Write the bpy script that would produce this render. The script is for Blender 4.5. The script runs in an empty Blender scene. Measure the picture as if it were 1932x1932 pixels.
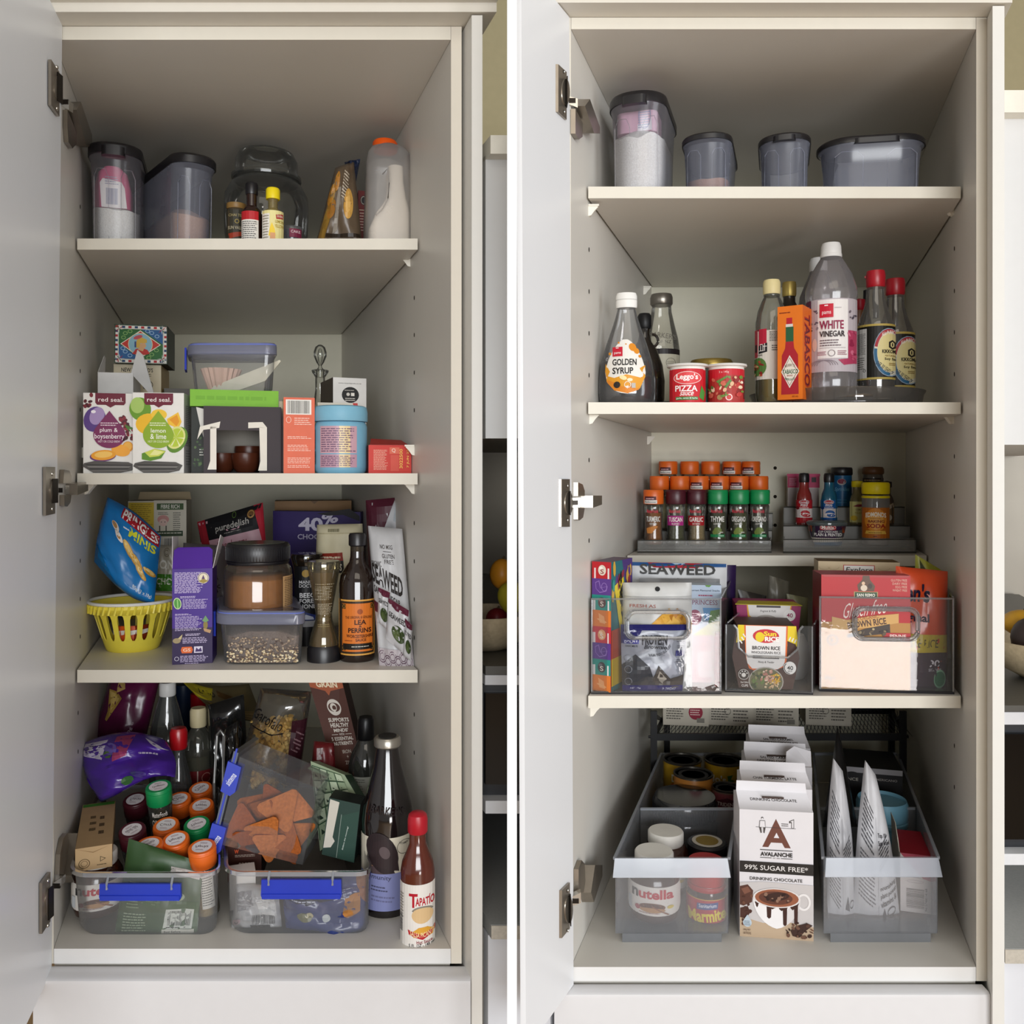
import bpy, bmesh, math, random
from math import sin, cos, pi, sqrt, atan2, radians, exp
from mathutils import Vector, Matrix, noise
from mathutils.geometry import tessellate_polygon
random.seed(7)
sc = bpy.context.scene
col = sc.collection
# ---------------------------------------------------------------- camera, light, exposure
F, CD, HC, VH = 1650.0, 1.1, 1.25, 890.0        # focal length (px), camera distance, camera height, horizon row
cam_d = bpy.data.cameras.new('camera'); cam = bpy.data.objects.new('camera', cam_d); col.objects.link(cam)
cam.location = (0, -CD, HC); cam.rotation_euler = (pi/2, 0, 0)
cam_d.sensor_width = 36; cam_d.lens = 36*F/1932; cam_d.shift_y = (VH-966)/1932; cam_d.clip_start = .01
sc.camera = cam
w = bpy.data.worlds.new('world'); sc.world = w; w.use_nodes = True
bg = w.node_tree.nodes['Background']; bg.inputs[0].default_value = (1, .965, .91, 1); bg.inputs[1].default_value = .32
def area(name, loc, target, sx, sy, power, colr):
    d = bpy.data.lights.new(name, 'AREA'); d.shape = 'RECTANGLE'; d.size = sx; d.size_y = sy; d.energy = power; d.color = colr
    o = bpy.data.objects.new(name, d); col.objects.link(o); o.location = loc
    o.rotation_euler = (Vector(target)-Vector(loc)).to_track_quat('-Z', 'Y').to_euler(); return o
area('assumed_glare_light', (1.185, -3.05, .33), (1.185, 0, .33), .66, .34, 10, (1, .96, .95))  # assumed unseen light, no window built, placed low for the bins' white glare
area('front_fill_light', (.7, -4.2, 1.45), (.1, .3, 1.15), 2.7, 1.3, 122, (.95, .975, 1))  # unseen broad fill added behind the camera to brighten the deep interiors
area('side_fill_light', (3.0, -1.6, 1.35), (-.5, 0, 1.25), 1.6, 1.8, 32, (.88, .94, 1))  # unseen cool fill added at the right to brighten the left door
area('overhead_fill_light', (.15, -1.7, 2.5), (.1, .3, 1.1), 1.4, .8, 6, (1, .9, .76))  # unseen warm fill added overhead, no lamp is built
sc.view_settings.view_transform = 'Standard'; sc.view_settings.look = 'None'
sc.view_settings.gamma = 1; sc.view_settings.use_curve_mapping = False; sc.view_settings.exposure = 0.0
cy = sc.cycles
cy.max_bounces = 10; cy.transparent_max_bounces = 40; cy.diffuse_bounces = 5; cy.glossy_bounces = 4
cy.transmission_bounces = 6; cy.caustics_reflective = False; cy.caustics_refractive = False
cy.use_denoising = True; cy.sample_clamp_indirect = 4
# ---------------------------------------------------------------- projection helpers (the photo's pixels at a chosen depth y)
def S(y): return (CD+y)/F
def PX(px, y): return (px-966)*S(y)
def PZ(py, y): return HC+(VH-py)*S(y)
def P(px, py, y): return Vector((PX(px, y), y, PZ(py, y)))
def depth_at(z, py): return F*(HC-z)/(py-VH)-CD   # depth of a point of height z seen on row py
KL, KR = (407-966)/F, (1485-966)/F                # how the two cupboards' sides run off towards their own backs
def face(x, y): return atan2(-x, CD+y)
# ---------------------------------------------------------------- materials
_m = {}
def lin(h):
    h = h.lstrip('#'); h = ''.join(q*2 for q in h) if len(h) == 3 else h; c = [int(h[i:i+2], 16)/255 for i in (0, 2, 4)]
    return tuple(v/12.92 if v <= .04045 else ((v+.055)/1.055)**2.4 for v in c)+(1,)
def M(h, rough=.55, metal=0, var=.04, bump=0, scale=60, spec=.3):
    k = (h, rough, metal, var, bump, scale, spec)
    if k in _m: return _m[k]
    m = bpy.data.materials.new('surface_'+h.lstrip('#')); m.use_nodes = True; nt = m.node_tree; b = nt.nodes['Principled BSDF']
    c = lin(h)
    tc = nt.nodes.new('ShaderNodeTexCoord'); n = nt.nodes.new('ShaderNodeTexNoise'); n.inputs['Scale'].default_value = scale; n.inputs['Detail'].default_value = 3
    nt.links.new(tc.outputs['Object'], n.inputs['Vector'])
    mx = nt.nodes.new('ShaderNodeMix'); mx.data_type = 'RGBA'
    mx.inputs[6].default_value = tuple(max(0, v*(1-var*2)) for v in c[:3])+(1,); mx.inputs[7].default_value = tuple(min(1, v*(1+var*2)) for v in c[:3])+(1,)
    nt.links.new(n.outputs['Fac'], mx.inputs[0]); nt.links.new(mx.outputs[2], b.inputs['Base Color'])
    b.inputs['Roughness'].default_value = rough; b.inputs['Metallic'].default_value = metal; b.inputs['Specular IOR Level'].default_value = spec
    if bump:
        bp = nt.nodes.new('ShaderNodeBump'); bp.inputs['Strength'].default_value = bump; bp.inputs['Distance'].default_value = .002
        nt.links.new(n.outputs['Fac'], bp.inputs['Height']); nt.links.new(bp.outputs[0], b.inputs['Normal'])
    _m[k] = m; return m
def GL(h, haze=.1, gloss=.06, edge=.45, rough=.06, tint=1.0, wavy=0):
    """clear or frosted thin plastic and glass: see-through, hazier and more mirror-like towards its edges"""
    k = ('gl', h, haze, gloss, edge, rough, tint, wavy)
    if k in _m: return _m[k]
    m = bpy.data.materials.new('clear_'+h.lstrip('#')); m.use_nodes = True; nt = m.node_tree; nt.nodes.clear(); c = lin(h)
    N = nt.nodes.new; L = nt.links.new
    out = N('ShaderNodeOutputMaterial'); tr = N('ShaderNodeBsdfTransparent'); di = N('ShaderNodeBsdfDiffuse'); tl = N('ShaderNodeBsdfTranslucent')
    gl = N('ShaderNodeBsdfGlossy'); lw = N('ShaderNodeLayerWeight'); fr = N('ShaderNodeFresnel'); fr.inputs[0].default_value = 1.45
    tc = N('ShaderNodeTexCoord'); no = N('ShaderNodeTexNoise'); no.inputs['Scale'].default_value = 25
    L(tc.outputs['Object'], no.inputs['Vector'])
    tr.inputs[0].default_value = tuple(1-(1-v)*tint for v in c[:3])+(1,)
    di.inputs[0].default_value = c; tl.inputs[0].default_value = c; gl.inputs['Roughness'].default_value = rough
    if wavy:
        n2 = N('ShaderNodeTexNoise'); n2.inputs['Scale'].default_value = 22; n2.inputs['Detail'].default_value = 4; L(tc.outputs['Object'], n2.inputs['Vector']); bp = N('ShaderNodeBump'); bp.inputs['Strength'].default_value = wavy; bp.inputs['Distance'].default_value = .01; L(n2.outputs['Fac'], bp.inputs['Height']); L(bp.outputs[0], gl.inputs['Normal'])
    dm = N('ShaderNodeMixShader'); dm.inputs[0].default_value = .45; L(di.outputs[0], dm.inputs[1]); L(tl.outputs[0], dm.inputs[2])
    lw.inputs[0].default_value = .35
    pw = N('ShaderNodeMath'); pw.operation = 'POWER'; pw.inputs[1].default_value = 2.2; L(lw.outputs['Facing'], pw.inputs[0])
    ma = N('ShaderNodeMath'); ma.operation = 'MULTIPLY_ADD'; ma.inputs[1].default_value = edge; ma.inputs[2].default_value = haze; L(pw.outputs[0], ma.inputs[0])
    nm = N('ShaderNodeMath'); nm.operation = 'MULTIPLY_ADD'; nm.inputs[1].default_value = .3; nm.inputs[2].default_value = .85; L(no.outputs['Fac'], nm.inputs[0])
    mm = N('ShaderNodeMath'); mm.operation = 'MULTIPLY'; mm.use_clamp = True; L(ma.outputs[0], mm.inputs[0]); L(nm.outputs[0], mm.inputs[1])
    m1 = N('ShaderNodeMixShader'); L(mm.outputs[0], m1.inputs[0]); L(tr.outputs[0], m1.inputs[1]); L(dm.outputs[0], m1.inputs[2])
    fa = N('ShaderNodeMath'); fa.operation = 'MULTIPLY_ADD'; fa.inputs[1].default_value = .9; fa.inputs[2].default_value = max(0, gloss-.04); fa.use_clamp = True; L(fr.outputs[0], fa.inputs[0])
    m2 = N('ShaderNodeMixShader'); L(fa.outputs[0], m2.inputs[0]); L(m1.outputs[0], m2.inputs[1]); L(gl.outputs[0], m2.inputs[2])
    L(m2.outputs[0], out.inputs[0]); _m[k] = m; return m
# ---------------------------------------------------------------- objects
def tag(o, label=None, cat=None, group=None, kind=None):
    if label: o['label'] = label
    if cat: o['category'] = cat
    if group: o['group'] = group
    if kind: o['kind'] = kind
    return o
def thing(name, label, cat, loc, rz=0, group=None):
    o = bpy.data.objects.new(name, None); col.objects.link(o); o.empty_display_size = .02
    o.location = loc; o.rotation_euler = (0, 0, rz); return tag(o, label, cat, group)
_mesh = {}
class MB:
    def __init__(s): s.v = []; s.f = []; s.i = []; s.m = []
    def mi(s, m):
        if m not in s.m: s.m.append(m)
        return s.m.index(m)
    def add(s, vs, fs, m):
        b = len(s.v); k = s.mi(m) if not isinstance(m, (list, tuple)) else None
        s.v += [tuple(v) for v in vs]
        for j, f in enumerate(fs):
            s.f.append(tuple(b+q for q in f)); s.i.append(k if k is not None else s.mi(m[j]))
        return s
    def box(s, x0, x1, y0, y1, z0, z1, m, k=0):
        """k: sideways run of the depth edges; m: one material or [front, right, back, left, top, bottom]"""
        a, b = k*y0, k*y1
        vs = [(x0+a, y0, z0), (x1+a, y0, z0), (x1+b, y1, z0), (x0+b, y1, z0), (x0+a, y0, z1), (x1+a, y0, z1), (x1+b, y1, z1), (x0+b, y1, z1)]
        return s.add(vs, [(0, 1, 5, 4), (1, 2, 6, 5), (2, 3, 7, 6), (3, 0, 4, 7), (4, 5, 6, 7), (3, 2, 1, 0)], m)
    def lathe(s, prof, m, seg=32, cx=0, cyy=0, capb=True, capt=True, sy=1):
        vs = []; n = len(prof)
        for r, z in prof:
            for a in range(seg):
                t = 2*pi*a/seg; vs.append((cx+r*cos(t), cyy+r*sin(t)*sy, z))
        fs = [(j*seg+a, j*seg+(a+1) % seg, (j+1)*seg+(a+1) % seg, (j+1)*seg+a) for j in range(n-1) for a in range(seg)]
        if capb and prof[0][0] > 1e-5: fs.append(tuple(range(seg-1, -1, -1)))
        if capt and prof[-1][0] > 1e-5: fs.append(tuple((n-1)*seg+a for a in range(seg)))
        return s.add(vs, fs, m)
    def loft(s, rings, m, capb=True, capt=True):
        n = len(rings[0]); vs = [p for r in rings for p in r]
        fs = [(j*n+a, j*n+(a+1) % n, (j+1)*n+(a+1) % n, (j+1)*n+a) for j in range(len(rings)-1) for a in range(n)]
        if capb: fs.append(tuple(range(n-1, -1, -1)))
        if capt: fs.append(tuple((len(rings)-1)*n+a for a in range(n)))
        return s.add(vs, fs, m)
    def tube(s, pts, r, m, n=8, closed=False):
        pts = [Vector(p) for p in pts]; rings = []
        for i, p in enumerate(pts):
            a = pts[i-1] if i else (pts[-1] if closed else p); b = pts[(i+1) % len(pts)] if (closed or i+1 < len(pts)) else p
            d = (b-a).normalized(); u = d.cross(Vector((0, 0, 1)))
            if u.length < .1: u = d.cross(Vector((1, 0, 0)))
            u.normalize(); q = d.cross(u)
            rings.append([p+u*r*cos(2*pi*k/n)+q*r*sin(2*pi*k/n) for k in range(n)])
        if closed: rings.append(rings[0])
        return s.loft(rings, m, not closed, not closed)
    def prism(s, poly, off, m):
        """a flat outline (3-D points) with real thickness off (a vector)"""
        n = len(poly); vs = [Vector(p) for p in poly]; vs += [p+Vector(off) for p in vs]
        return s.add(vs, [tuple(range(n)), tuple(range(2*n-1, n-1, -1))]+[(a, a+n, (a+1) % n+n, (a+1) % n) for a in range(n)], m)
    def mesh(s, name, angle=38):
        me = bpy.data.meshes.new(name); me.from_pydata(s.v, [], s.f)
        for m in s.m: me.materials.append(m)
        me.polygons.foreach_set('material_index', s.i); me.polygons.foreach_set('use_smooth', [True]*len(s.f))
        me.update(); me.set_sharp_from_angle(angle=radians(angle)); return me
    def build(s, name, parent=None, key=None, angle=38, loc=None):
        if key and key in _mesh: me = _mesh[key]
        else:
            me = s.mesh(name, angle)
            if key: _mesh[key] = me
        o = bpy.data.objects.new(name, me); col.objects.link(o)
        if parent: o.parent = parent
        if loc: o.location = loc
        return o
def rrect(w, d, r, n=5, x=0, y=0, k=0, front=True):
    """rounded rectangle in plan, front edge on y=0; k: sideways run of its depth edges"""
    r = min(r, w/2-1e-5, d/2-1e-5); o = []
    for cx_, cy_, a0 in ((w/2-r, d-r, 0), (-w/2+r, d-r, 90), (-w/2+r, r, 180), (w/2-r, r, 270)):
        for i in range(n+1):
            t = radians(a0+90*i/n); px, py = cx_+r*cos(t), cy_+r*sin(t)
            o.append((x+px+k*py, y+py))
    return o
def ring(pl, z): return [(a, b, z) for a, b in pl]
# ---------------------------------------------------------------- flat print on any surface, drawn in the photo's pixels
def clip(poly, ax, v, keep_less):
    out = []
    for i in range(len(poly)):
        a, b = poly[i-1], poly[i]
        ia, ib = (a[ax] <= v) == keep_less or a[ax] == v, (b[ax] <= v) == keep_less or b[ax] == v
        if ia != ib:
            t = (v-a[ax])/(b[ax]-a[ax]); q = [a[0]+t*(b[0]-a[0]), a[1]+t*(b[1]-a[1])]; q[ax] = v; out.append(tuple(q))
        if ib: out.append(b)
    return out
_txt = {}
def text_tris(s, b):
    k = (s, b)
    if k not in _txt:
        cu = bpy.data.curves.new('print', 'FONT'); cu.body = s; cu.resolution_u = 2 if len(s) > 6 else 3; cu.offset = b
        ob = bpy.data.objects.new('print', cu); me = bpy.data.meshes.new_from_object(ob)
        vs = [(v.co.x, v.co.y) for v in me.vertices]; fs = [tuple(p.vertices) for p in me.polygons]
        bpy.data.objects.remove(ob); bpy.data.curves.remove(cu); bpy.data.meshes.remove(me)
        if vs:
            x0, x1 = min(v[0] for v in vs), max(v[0] for v in vs); y0, y1 = min(v[1] for v in vs), max(v[1] for v in vs)
            vs = [((x-x0)/max(x1-x0, 1e-6), (y-y0)/max(y1-y0, 1e-6)) for x, y in vs]
        _txt[k] = (vs, fs)
    return _txt[k]
class Art:
    def __init__(s, fm, du=None, dv=None, rough=.5, h0=.0002, dh=.00005, win=None):
        s.fm, s.du, s.dv, s.rough, s.h, s.dh, s.mb, s.n, s.win = fm, du, dv, rough, h0, dh, MB(), 0, win
        s.rnd = random.Random(3)
    def put(s, polys, c):
        m = M(c, s.rough, var=.02) if isinstance(c, str) else c
        h = s.h+s.dh*s.n; s.n += 1
        for po in polys:
            if s.win:
                for ax, v, k in ((0, s.win[0], False), (0, s.win[2], True), (1, s.win[1], False), (1, s.win[3], True)):
                    if po: po = clip(po, ax, v, k)
            cells = [po] if len(po) > 2 else []
            for ax, st in ((0, s.du), (1, s.dv)):
                if not st: continue
                nx = []
                for q in cells:
                    a = math.floor(min(p[ax] for p in q)/st+1e-6)+1; b = math.ceil(max(p[ax] for p in q)/st-1e-6)
                    for g in range(a, b):
                        l = clip(q, ax, g*st, True); q = clip(q, ax, g*st, False)
                        if len(l) > 2: nx.append(l)
                        if len(q) < 3: break
                    if len(q) > 2: nx.append(q)
                cells = nx
            for q in cells: s.mb.add([s.fm(u, v, h) for u, v in q], [tuple(range(len(q)))], m)
        return s
    def p(s, pts, c):
        if len(pts) > 4 or s.du or s.win:
            t = tessellate_polygon([[Vector((x, y, 0)) for x, y in pts]]); return s.put([[tuple(pts[i]) for i in f] for f in t], c)
        return s.put([[tuple(q) for q in pts]], c)
    def r(s, x0, y0, x1, y1, c): return s.put([[(x0, y0), (x1, y0), (x1, y1), (x0, y1)]], c)
    def e(s, cx, cy_, rx, ry, c, n=22, rot=0):
        t = radians(rot); return s.put([[(cx+rx*cos(2*pi*i/n)*cos(t)-ry*sin(2*pi*i/n)*sin(t), cy_+rx*cos(2*pi*i/n)*sin(t)+ry*sin(2*pi*i/n)*cos(t)) for i in range(n)]], c)
    def ring(s, cx, cy_, rx, ry, w_, c, n=28, a0=0, a1=360):
        q = []
        for i in range(n):
            a, b = radians(a0+(a1-a0)*i/n), radians(a0+(a1-a0)*(i+1)/n)
            q.append([(cx+rx*cos(a), cy_+ry*sin(a)), (cx+rx*cos(b), cy_+ry*sin(b)), (cx+(rx-w_)*cos(b), cy_+(ry-w_)*sin(b)), (cx+(rx-w_)*cos(a), cy_+(ry-w_)*sin(a))])
        return s.put(q, c)
    def t(s, st, x0, y0, x1, y1, c, b=.012, rot=0, sh=0, arc=0):
        """lettering that fills the rectangle; rot in degrees about its centre, sh slants it, arc bows it"""
        vs, fs = text_tris(st, b); mx, my, t = (x0+x1)/2, (y0+y1)/2, radians(rot); o = []
        for x, y in vs:
            u = (x-.5)*(x1-x0)+sh*(y-.5)*(y1-y0); v = (.5-y)*(y1-y0)+arc*((2*x-1)**2-.5)
            o.append((mx+u*cos(t)-v*sin(t), my+u*sin(t)+v*cos(t)))
        return s.put([[o[i] for i in f] for f in fs], c)
    def l(s, x0, y0, x1, y1, n, c, fill=.42, rot=0, sh=0):
        """rows of print too small to read"""
        q = []; pt = (y1-y0)/n; mx, my, t = (x0+x1)/2, (y0+y1)/2, radians(rot)
        for i in range(n):
            y = y0+pt*(i+.3); x = x0; e_ = x1-s.rnd.random()*(x1-x0)*.22
            while x < e_:
                w_ = (x1-x0)*(.05+.13*s.rnd.random()); b = min(x+w_, e_)
                pp = [(x, y), (b, y), (b, y+pt*fill), (x, y+pt*fill)]
                q.append([(mx+(u-mx)*cos(t)-(v-my+sh*(u-mx))*sin(t), my+(u-mx)*sin(t)+(v-my+sh*(u-mx))*cos(t)) for u, v in pp]); x = b+(x1-x0)*.025
        return s.put(q, c)
    def bc(s, x0, y0, x1, y1, c='1a1a1a', vert=True):
        q = []; x = 0.; W = (x1-x0) if vert else (y1-y0)
        while x < W*.98:
            w_ = W*(.008+.022*s.rnd.random()); b = min(x+w_, W)
            q.append([(x0+x, y0), (x0+b, y0), (x0+b, y1), (x0+x, y1)] if vert else [(x0, y0+x), (x1, y0+x), (x1, y0+b), (x0, y0+b)])
            x = b+W*(.01+.02*s.rnd.random())
        return s.put(q, c)
    def blobs(s, x0, y0, x1, y1, n, cs, r0, r1):
        for i in range(n):
            s.e(x0+(x1-x0)*s.rnd.random(), y0+(y1-y0)*s.rnd.random(), r0+(r1-r0)*s.rnd.random(), (r0+(r1-r0)*s.rnd.random())*.7, s.rnd.choice(cs), 7, s.rnd.random()*180)
        s.n -= n; s.n += 6
        return s
    def done(s, name, parent): return s.mb.build(name, parent, angle=80) if s.mb.f else None
# ---------------------------------------------------------------- the builders most things share
def flat_map(cx, by, sc_, z0=0): return lambda u, v, h: Vector(((u-cx)*sc_, -h, z0+(by-v)*sc_))
def carton(name, label, cat, rect, y, t, c, z=None, rz=None, art=None, group=None, rough=.5, part='carton', extra=None):
    """a box whose front face fills rect; c = colour or [front, right, back, left, top, bottom]"""
    x0, y0, x1, y1 = rect; s = S(y); cx = (x0+x1)/2; X = PX(cx, y); zb = PZ(y1, y) if z is None else z
    r = radians((14 if X < 0 else -13) if rz is None else rz)
    o = thing(name, label, cat, (X, y, zb), r, group)
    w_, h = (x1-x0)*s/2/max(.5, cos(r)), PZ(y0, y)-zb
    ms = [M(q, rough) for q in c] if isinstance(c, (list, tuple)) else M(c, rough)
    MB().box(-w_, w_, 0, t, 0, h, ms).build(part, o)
    if art:
        k = w_*2/(x1-x0)
        a = Art(lambda u, v, hh: Vector(((u-cx)*k, -hh, h*(y1-v)/(y1-y0))), rough=rough); art(a); a.done('printed_panel', o)
    if extra: extra(o, s, w_, h)
    return o
def cyl_map(cx, zf, s, R):
    def f(u, v, h):
        z = zf(v); r = R(v) if callable(R) else R; x = max(-.995*r, min(.995*r, (u-cx)*s)); rr = r+h
        return Vector((x*rr/r, -sqrt(max(0, r*r-x*x))*rr/r, z))
    return f
def rnd_item(name, label, cat, cx, y, z, parts, art=None, artR=None, rz=None, group=None, du=5, rough=.45, sy=1, extra=None, win=None, artname='label'):
    """a turned thing: parts = [(part name, [(half width px, row px or None=base)], material)]; y = depth of its axis"""
    s = S(y); X = PX(cx, y); o = thing(name, label, cat, (X, y, z), face(X, y) if rz is None else radians(rz), group)
    for pn, pr, m in parts:
        MB().lathe([(hw*s, 0. if py is None else max(0., PZ(py, y)-z)) for hw, py in pr], m, 36, sy=sy).build(pn, o)
    if art:
        R = (lambda v: artR(v)*s) if callable(artR) else artR*s
        a = Art(cyl_map(cx, lambda v: max(0, PZ(v, y)-z), s, R), du=du, rough=rough, win=win); art(a); a.done(artname, o)
    if extra: extra(o, s, X, y, z)
    return o
def pouch(name, label, cat, quad, y, m, yt=None, thick=.03, art=None, wr=.004, seed=1, group=None, back=None, n=18, crimp=.08, part='bag', du=6, dv=6, rough=.35, sag=0, z0=None, edge=None):
    """a soft bag: quad = its corners tl, tr, br, bl in the photo's pixels; y / yt = depth of its foot and its top"""
    yt = y if yt is None else yt; tl, tr, br, bl = [Vector(q) for q in quad]
    mid = (bl+br)/2; base = P(mid.x, mid.y, y)
    if z0 is not None: base.z = z0
    o = thing(name, label, cat, base, 0, group)
    def px(u, v):
        q = tl*(1-u)*(1-v)+tr*u*(1-v)+br*u*v+bl*(1-u)*v
        if edge: q = q+Vector(edge(u, v))
        return q
    def bul(u, v):
        a = max(0, 1-(2*u-1)**2)**.55; b = max(0, min(1, v/crimp) if v < crimp else 1)*max(0, min(1, (1-v)/crimp) if v > 1-crimp else 1)
        return a*(.25+.75*b**.6)*(.35+.65*sin(pi*min(1, v*.75+.2)))
    def pos(u, v, h, sgn=-1):
        q = px(u, v); d = y+(yt-y)*(1-v)
        nz = noise.noise(Vector((u*3.1+seed*7, v*3.7, seed)))*wr*1.6+abs(noise.noise(Vector((u*6+seed, v*9, seed*3))))*wr
        t = (thick/2*bul(u, v)+nz*min(1, 6*min(u, 1-u, v, 1-v)+.15))
        w3 = P(q.x, q.y, d)-base; dirn = Vector((-w3.x-base.x, -CD-d, HC-w3.z-base.z)).normalized()
        dirn = Vector((dirn.x*.6, -1, dirn.z*.3)).normalized()
        return w3+dirn*((t+h) if sgn < 0 else -t)
    vs = []; N = n+1
    for sg in (-1, 1):
        for j in range(N):
            for i in range(N): vs.append(pos(i/n, j/n, 0, sg))
    fs = []; fm = []
    for j in range(n):
        for i in range(n):
            a = j*N+i; fs.append((a, a+N, a+N+1, a+1)); b = a+N*N; fs.append((b, b+1, b+N+1, b+N))
    bd = [(j*N, (j+1)*N) for j in range(n)]+[((j+1)*N+n, j*N+n) for j in range(n)]+[(i+1, i) for i in range(n)]+[(n*N+i, n*N+i+1) for i in range(n)]
    fs += [(a, a+N*N, b+N*N, b) for a, b in bd]
    mm = m if not isinstance(m, str) else M(m, rough, spec=.6)
    b = MB().add(vs, fs, mm); b.build(part, o, angle=60)
    if art:   # art coordinates: 0..100 across, 0..100 down the bag
        a = Art(lambda u, v, h: pos(min(1, max(0, u/100)), min(1, max(0, v/100)), h), du=du, dv=dv, rough=rough, h0=.0006, dh=.00008); art(a); a.done('printed_front', o)
    return o

def tilt_box(name, label, cat, quad, y, t, c, yt=None, art=None, group=None, rough=.5, z0=None, part='carton', extra=None):
    """a box that leans: quad = the corners tl, tr, br, bl of its face, t = thickness straight behind it"""
    yt = y if yt is None else yt; q = [Vector(a) for a in quad]; ds = [yt, yt, y, y]
    w3 = [P(a.x, a.y, d) for a, d in zip(q, ds)]; base = (w3[2]+w3[3])/2; base.z = min(v.z for v in w3) if z0 is None else z0
    o = thing(name, label, cat, base, 0, group); w3 = [v-base for v in w3]
    nrm = (w3[1]-w3[3]).cross(w3[0]-w3[2]).normalized()
    if nrm.y < 0: nrm = -nrm
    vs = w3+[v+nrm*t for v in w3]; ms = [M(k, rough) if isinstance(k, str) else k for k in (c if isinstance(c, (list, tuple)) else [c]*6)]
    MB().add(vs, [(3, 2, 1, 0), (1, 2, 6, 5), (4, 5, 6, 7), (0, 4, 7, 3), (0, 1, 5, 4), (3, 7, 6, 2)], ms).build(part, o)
    def pos(u, v, h): u, v = u/100, v/100; return w3[0]*(1-u)*(1-v)+w3[1]*u*(1-v)+w3[2]*u*v+w3[3]*(1-u)*v-nrm*h
    if art: a = Art(pos, rough=rough); art(a); a.done('printed_panel', o)
    if extra: extra(o, pos, nrm)
    return o
def tub(name, label, cat, b0, b1, pb, r0, r1, pr, z, ln, k, mat, rimmat, rr=.02, group=None, lip=.004, rimh=.006, foot=0):
    """open plastic box: b0,b1 = base width and pb = its front row; r0,r1,pr = rim, in pixels; ln = depth, k = run of its sides"""
    y = depth_at(z, pb); yr = y-.006; s0, s1 = S(y), S(yr); h = PZ(pr, yr)-z; cx = PX((b0+b1)/2, y); cr = PX((r0+r1)/2, yr)-cx
    o = thing(name, label, cat, (cx, y, z), 0, group); wb, wt = (b1-b0)*s0, (r1-r0)*s1-2*lip; R = []
    for t in (0, .03, .1, .5, 1):
        w_ = wb+(wt-wb)*t; i = .004*(1-min(1, t/.1)); R.append(ring(rrect(w_-2*i, ln+.012*t-2*i, rr, x=cr*t, y=-.006*t+i, k=k), max(t*h, foot)))
    m = MB(); m.loft(R, mat, True, False); m.build('body', o)
    q = MB(); O = rrect(wt+2*lip, ln+.012+2*lip, rr+lip, x=cr, y=-.006-lip, k=k); I = rrect(wt, ln+.012, rr, x=cr, y=-.006, k=k)
    q.loft([ring(I, h-.0005), ring(O, h-.0005), ring(O, h-rimh), ring(I, h-rimh-.0005)], rimmat, False, False); q.build('rim', o)
    return o, y, h, cx
# ================================================================ the setting
WHITE = M('d6d2ca', .38, var=.012, scale=14)
EDGE = M('dcd7ca', .4, var=.012)
WARMW = M('dad3c5', .42, var=.012)
DARK = M('15130f', .8)
FLO = M('a98a66', .45, var=.12, scale=9)
def struct(o): o['kind'] = 'structure'; return o
fl = MB(); fl.box(-3, 3.5, -5, 3, -.1, 0, FLO); struct(fl.build('floor'))
wm = MB(); wm.box(-.0051, .0051, -.176, -.158, 0, 2.5, M('fdfdfc', .5, var=.004)); struct(wm.build('divider_strip'))  # white strip added to divide the two halves, no part of the room
OL = M('b3a783', .7, var=.03, scale=40)
b = MB(); b.box(-1.6, .2, 1.62, 1.7, 0, 3, OL); struct(b.build('wall_left'))
b = MB(); b.box(.2, 2.4, 1.62, 1.7, 0, 3, OL); struct(b.build('wall_right'))
CABS = {}
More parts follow.
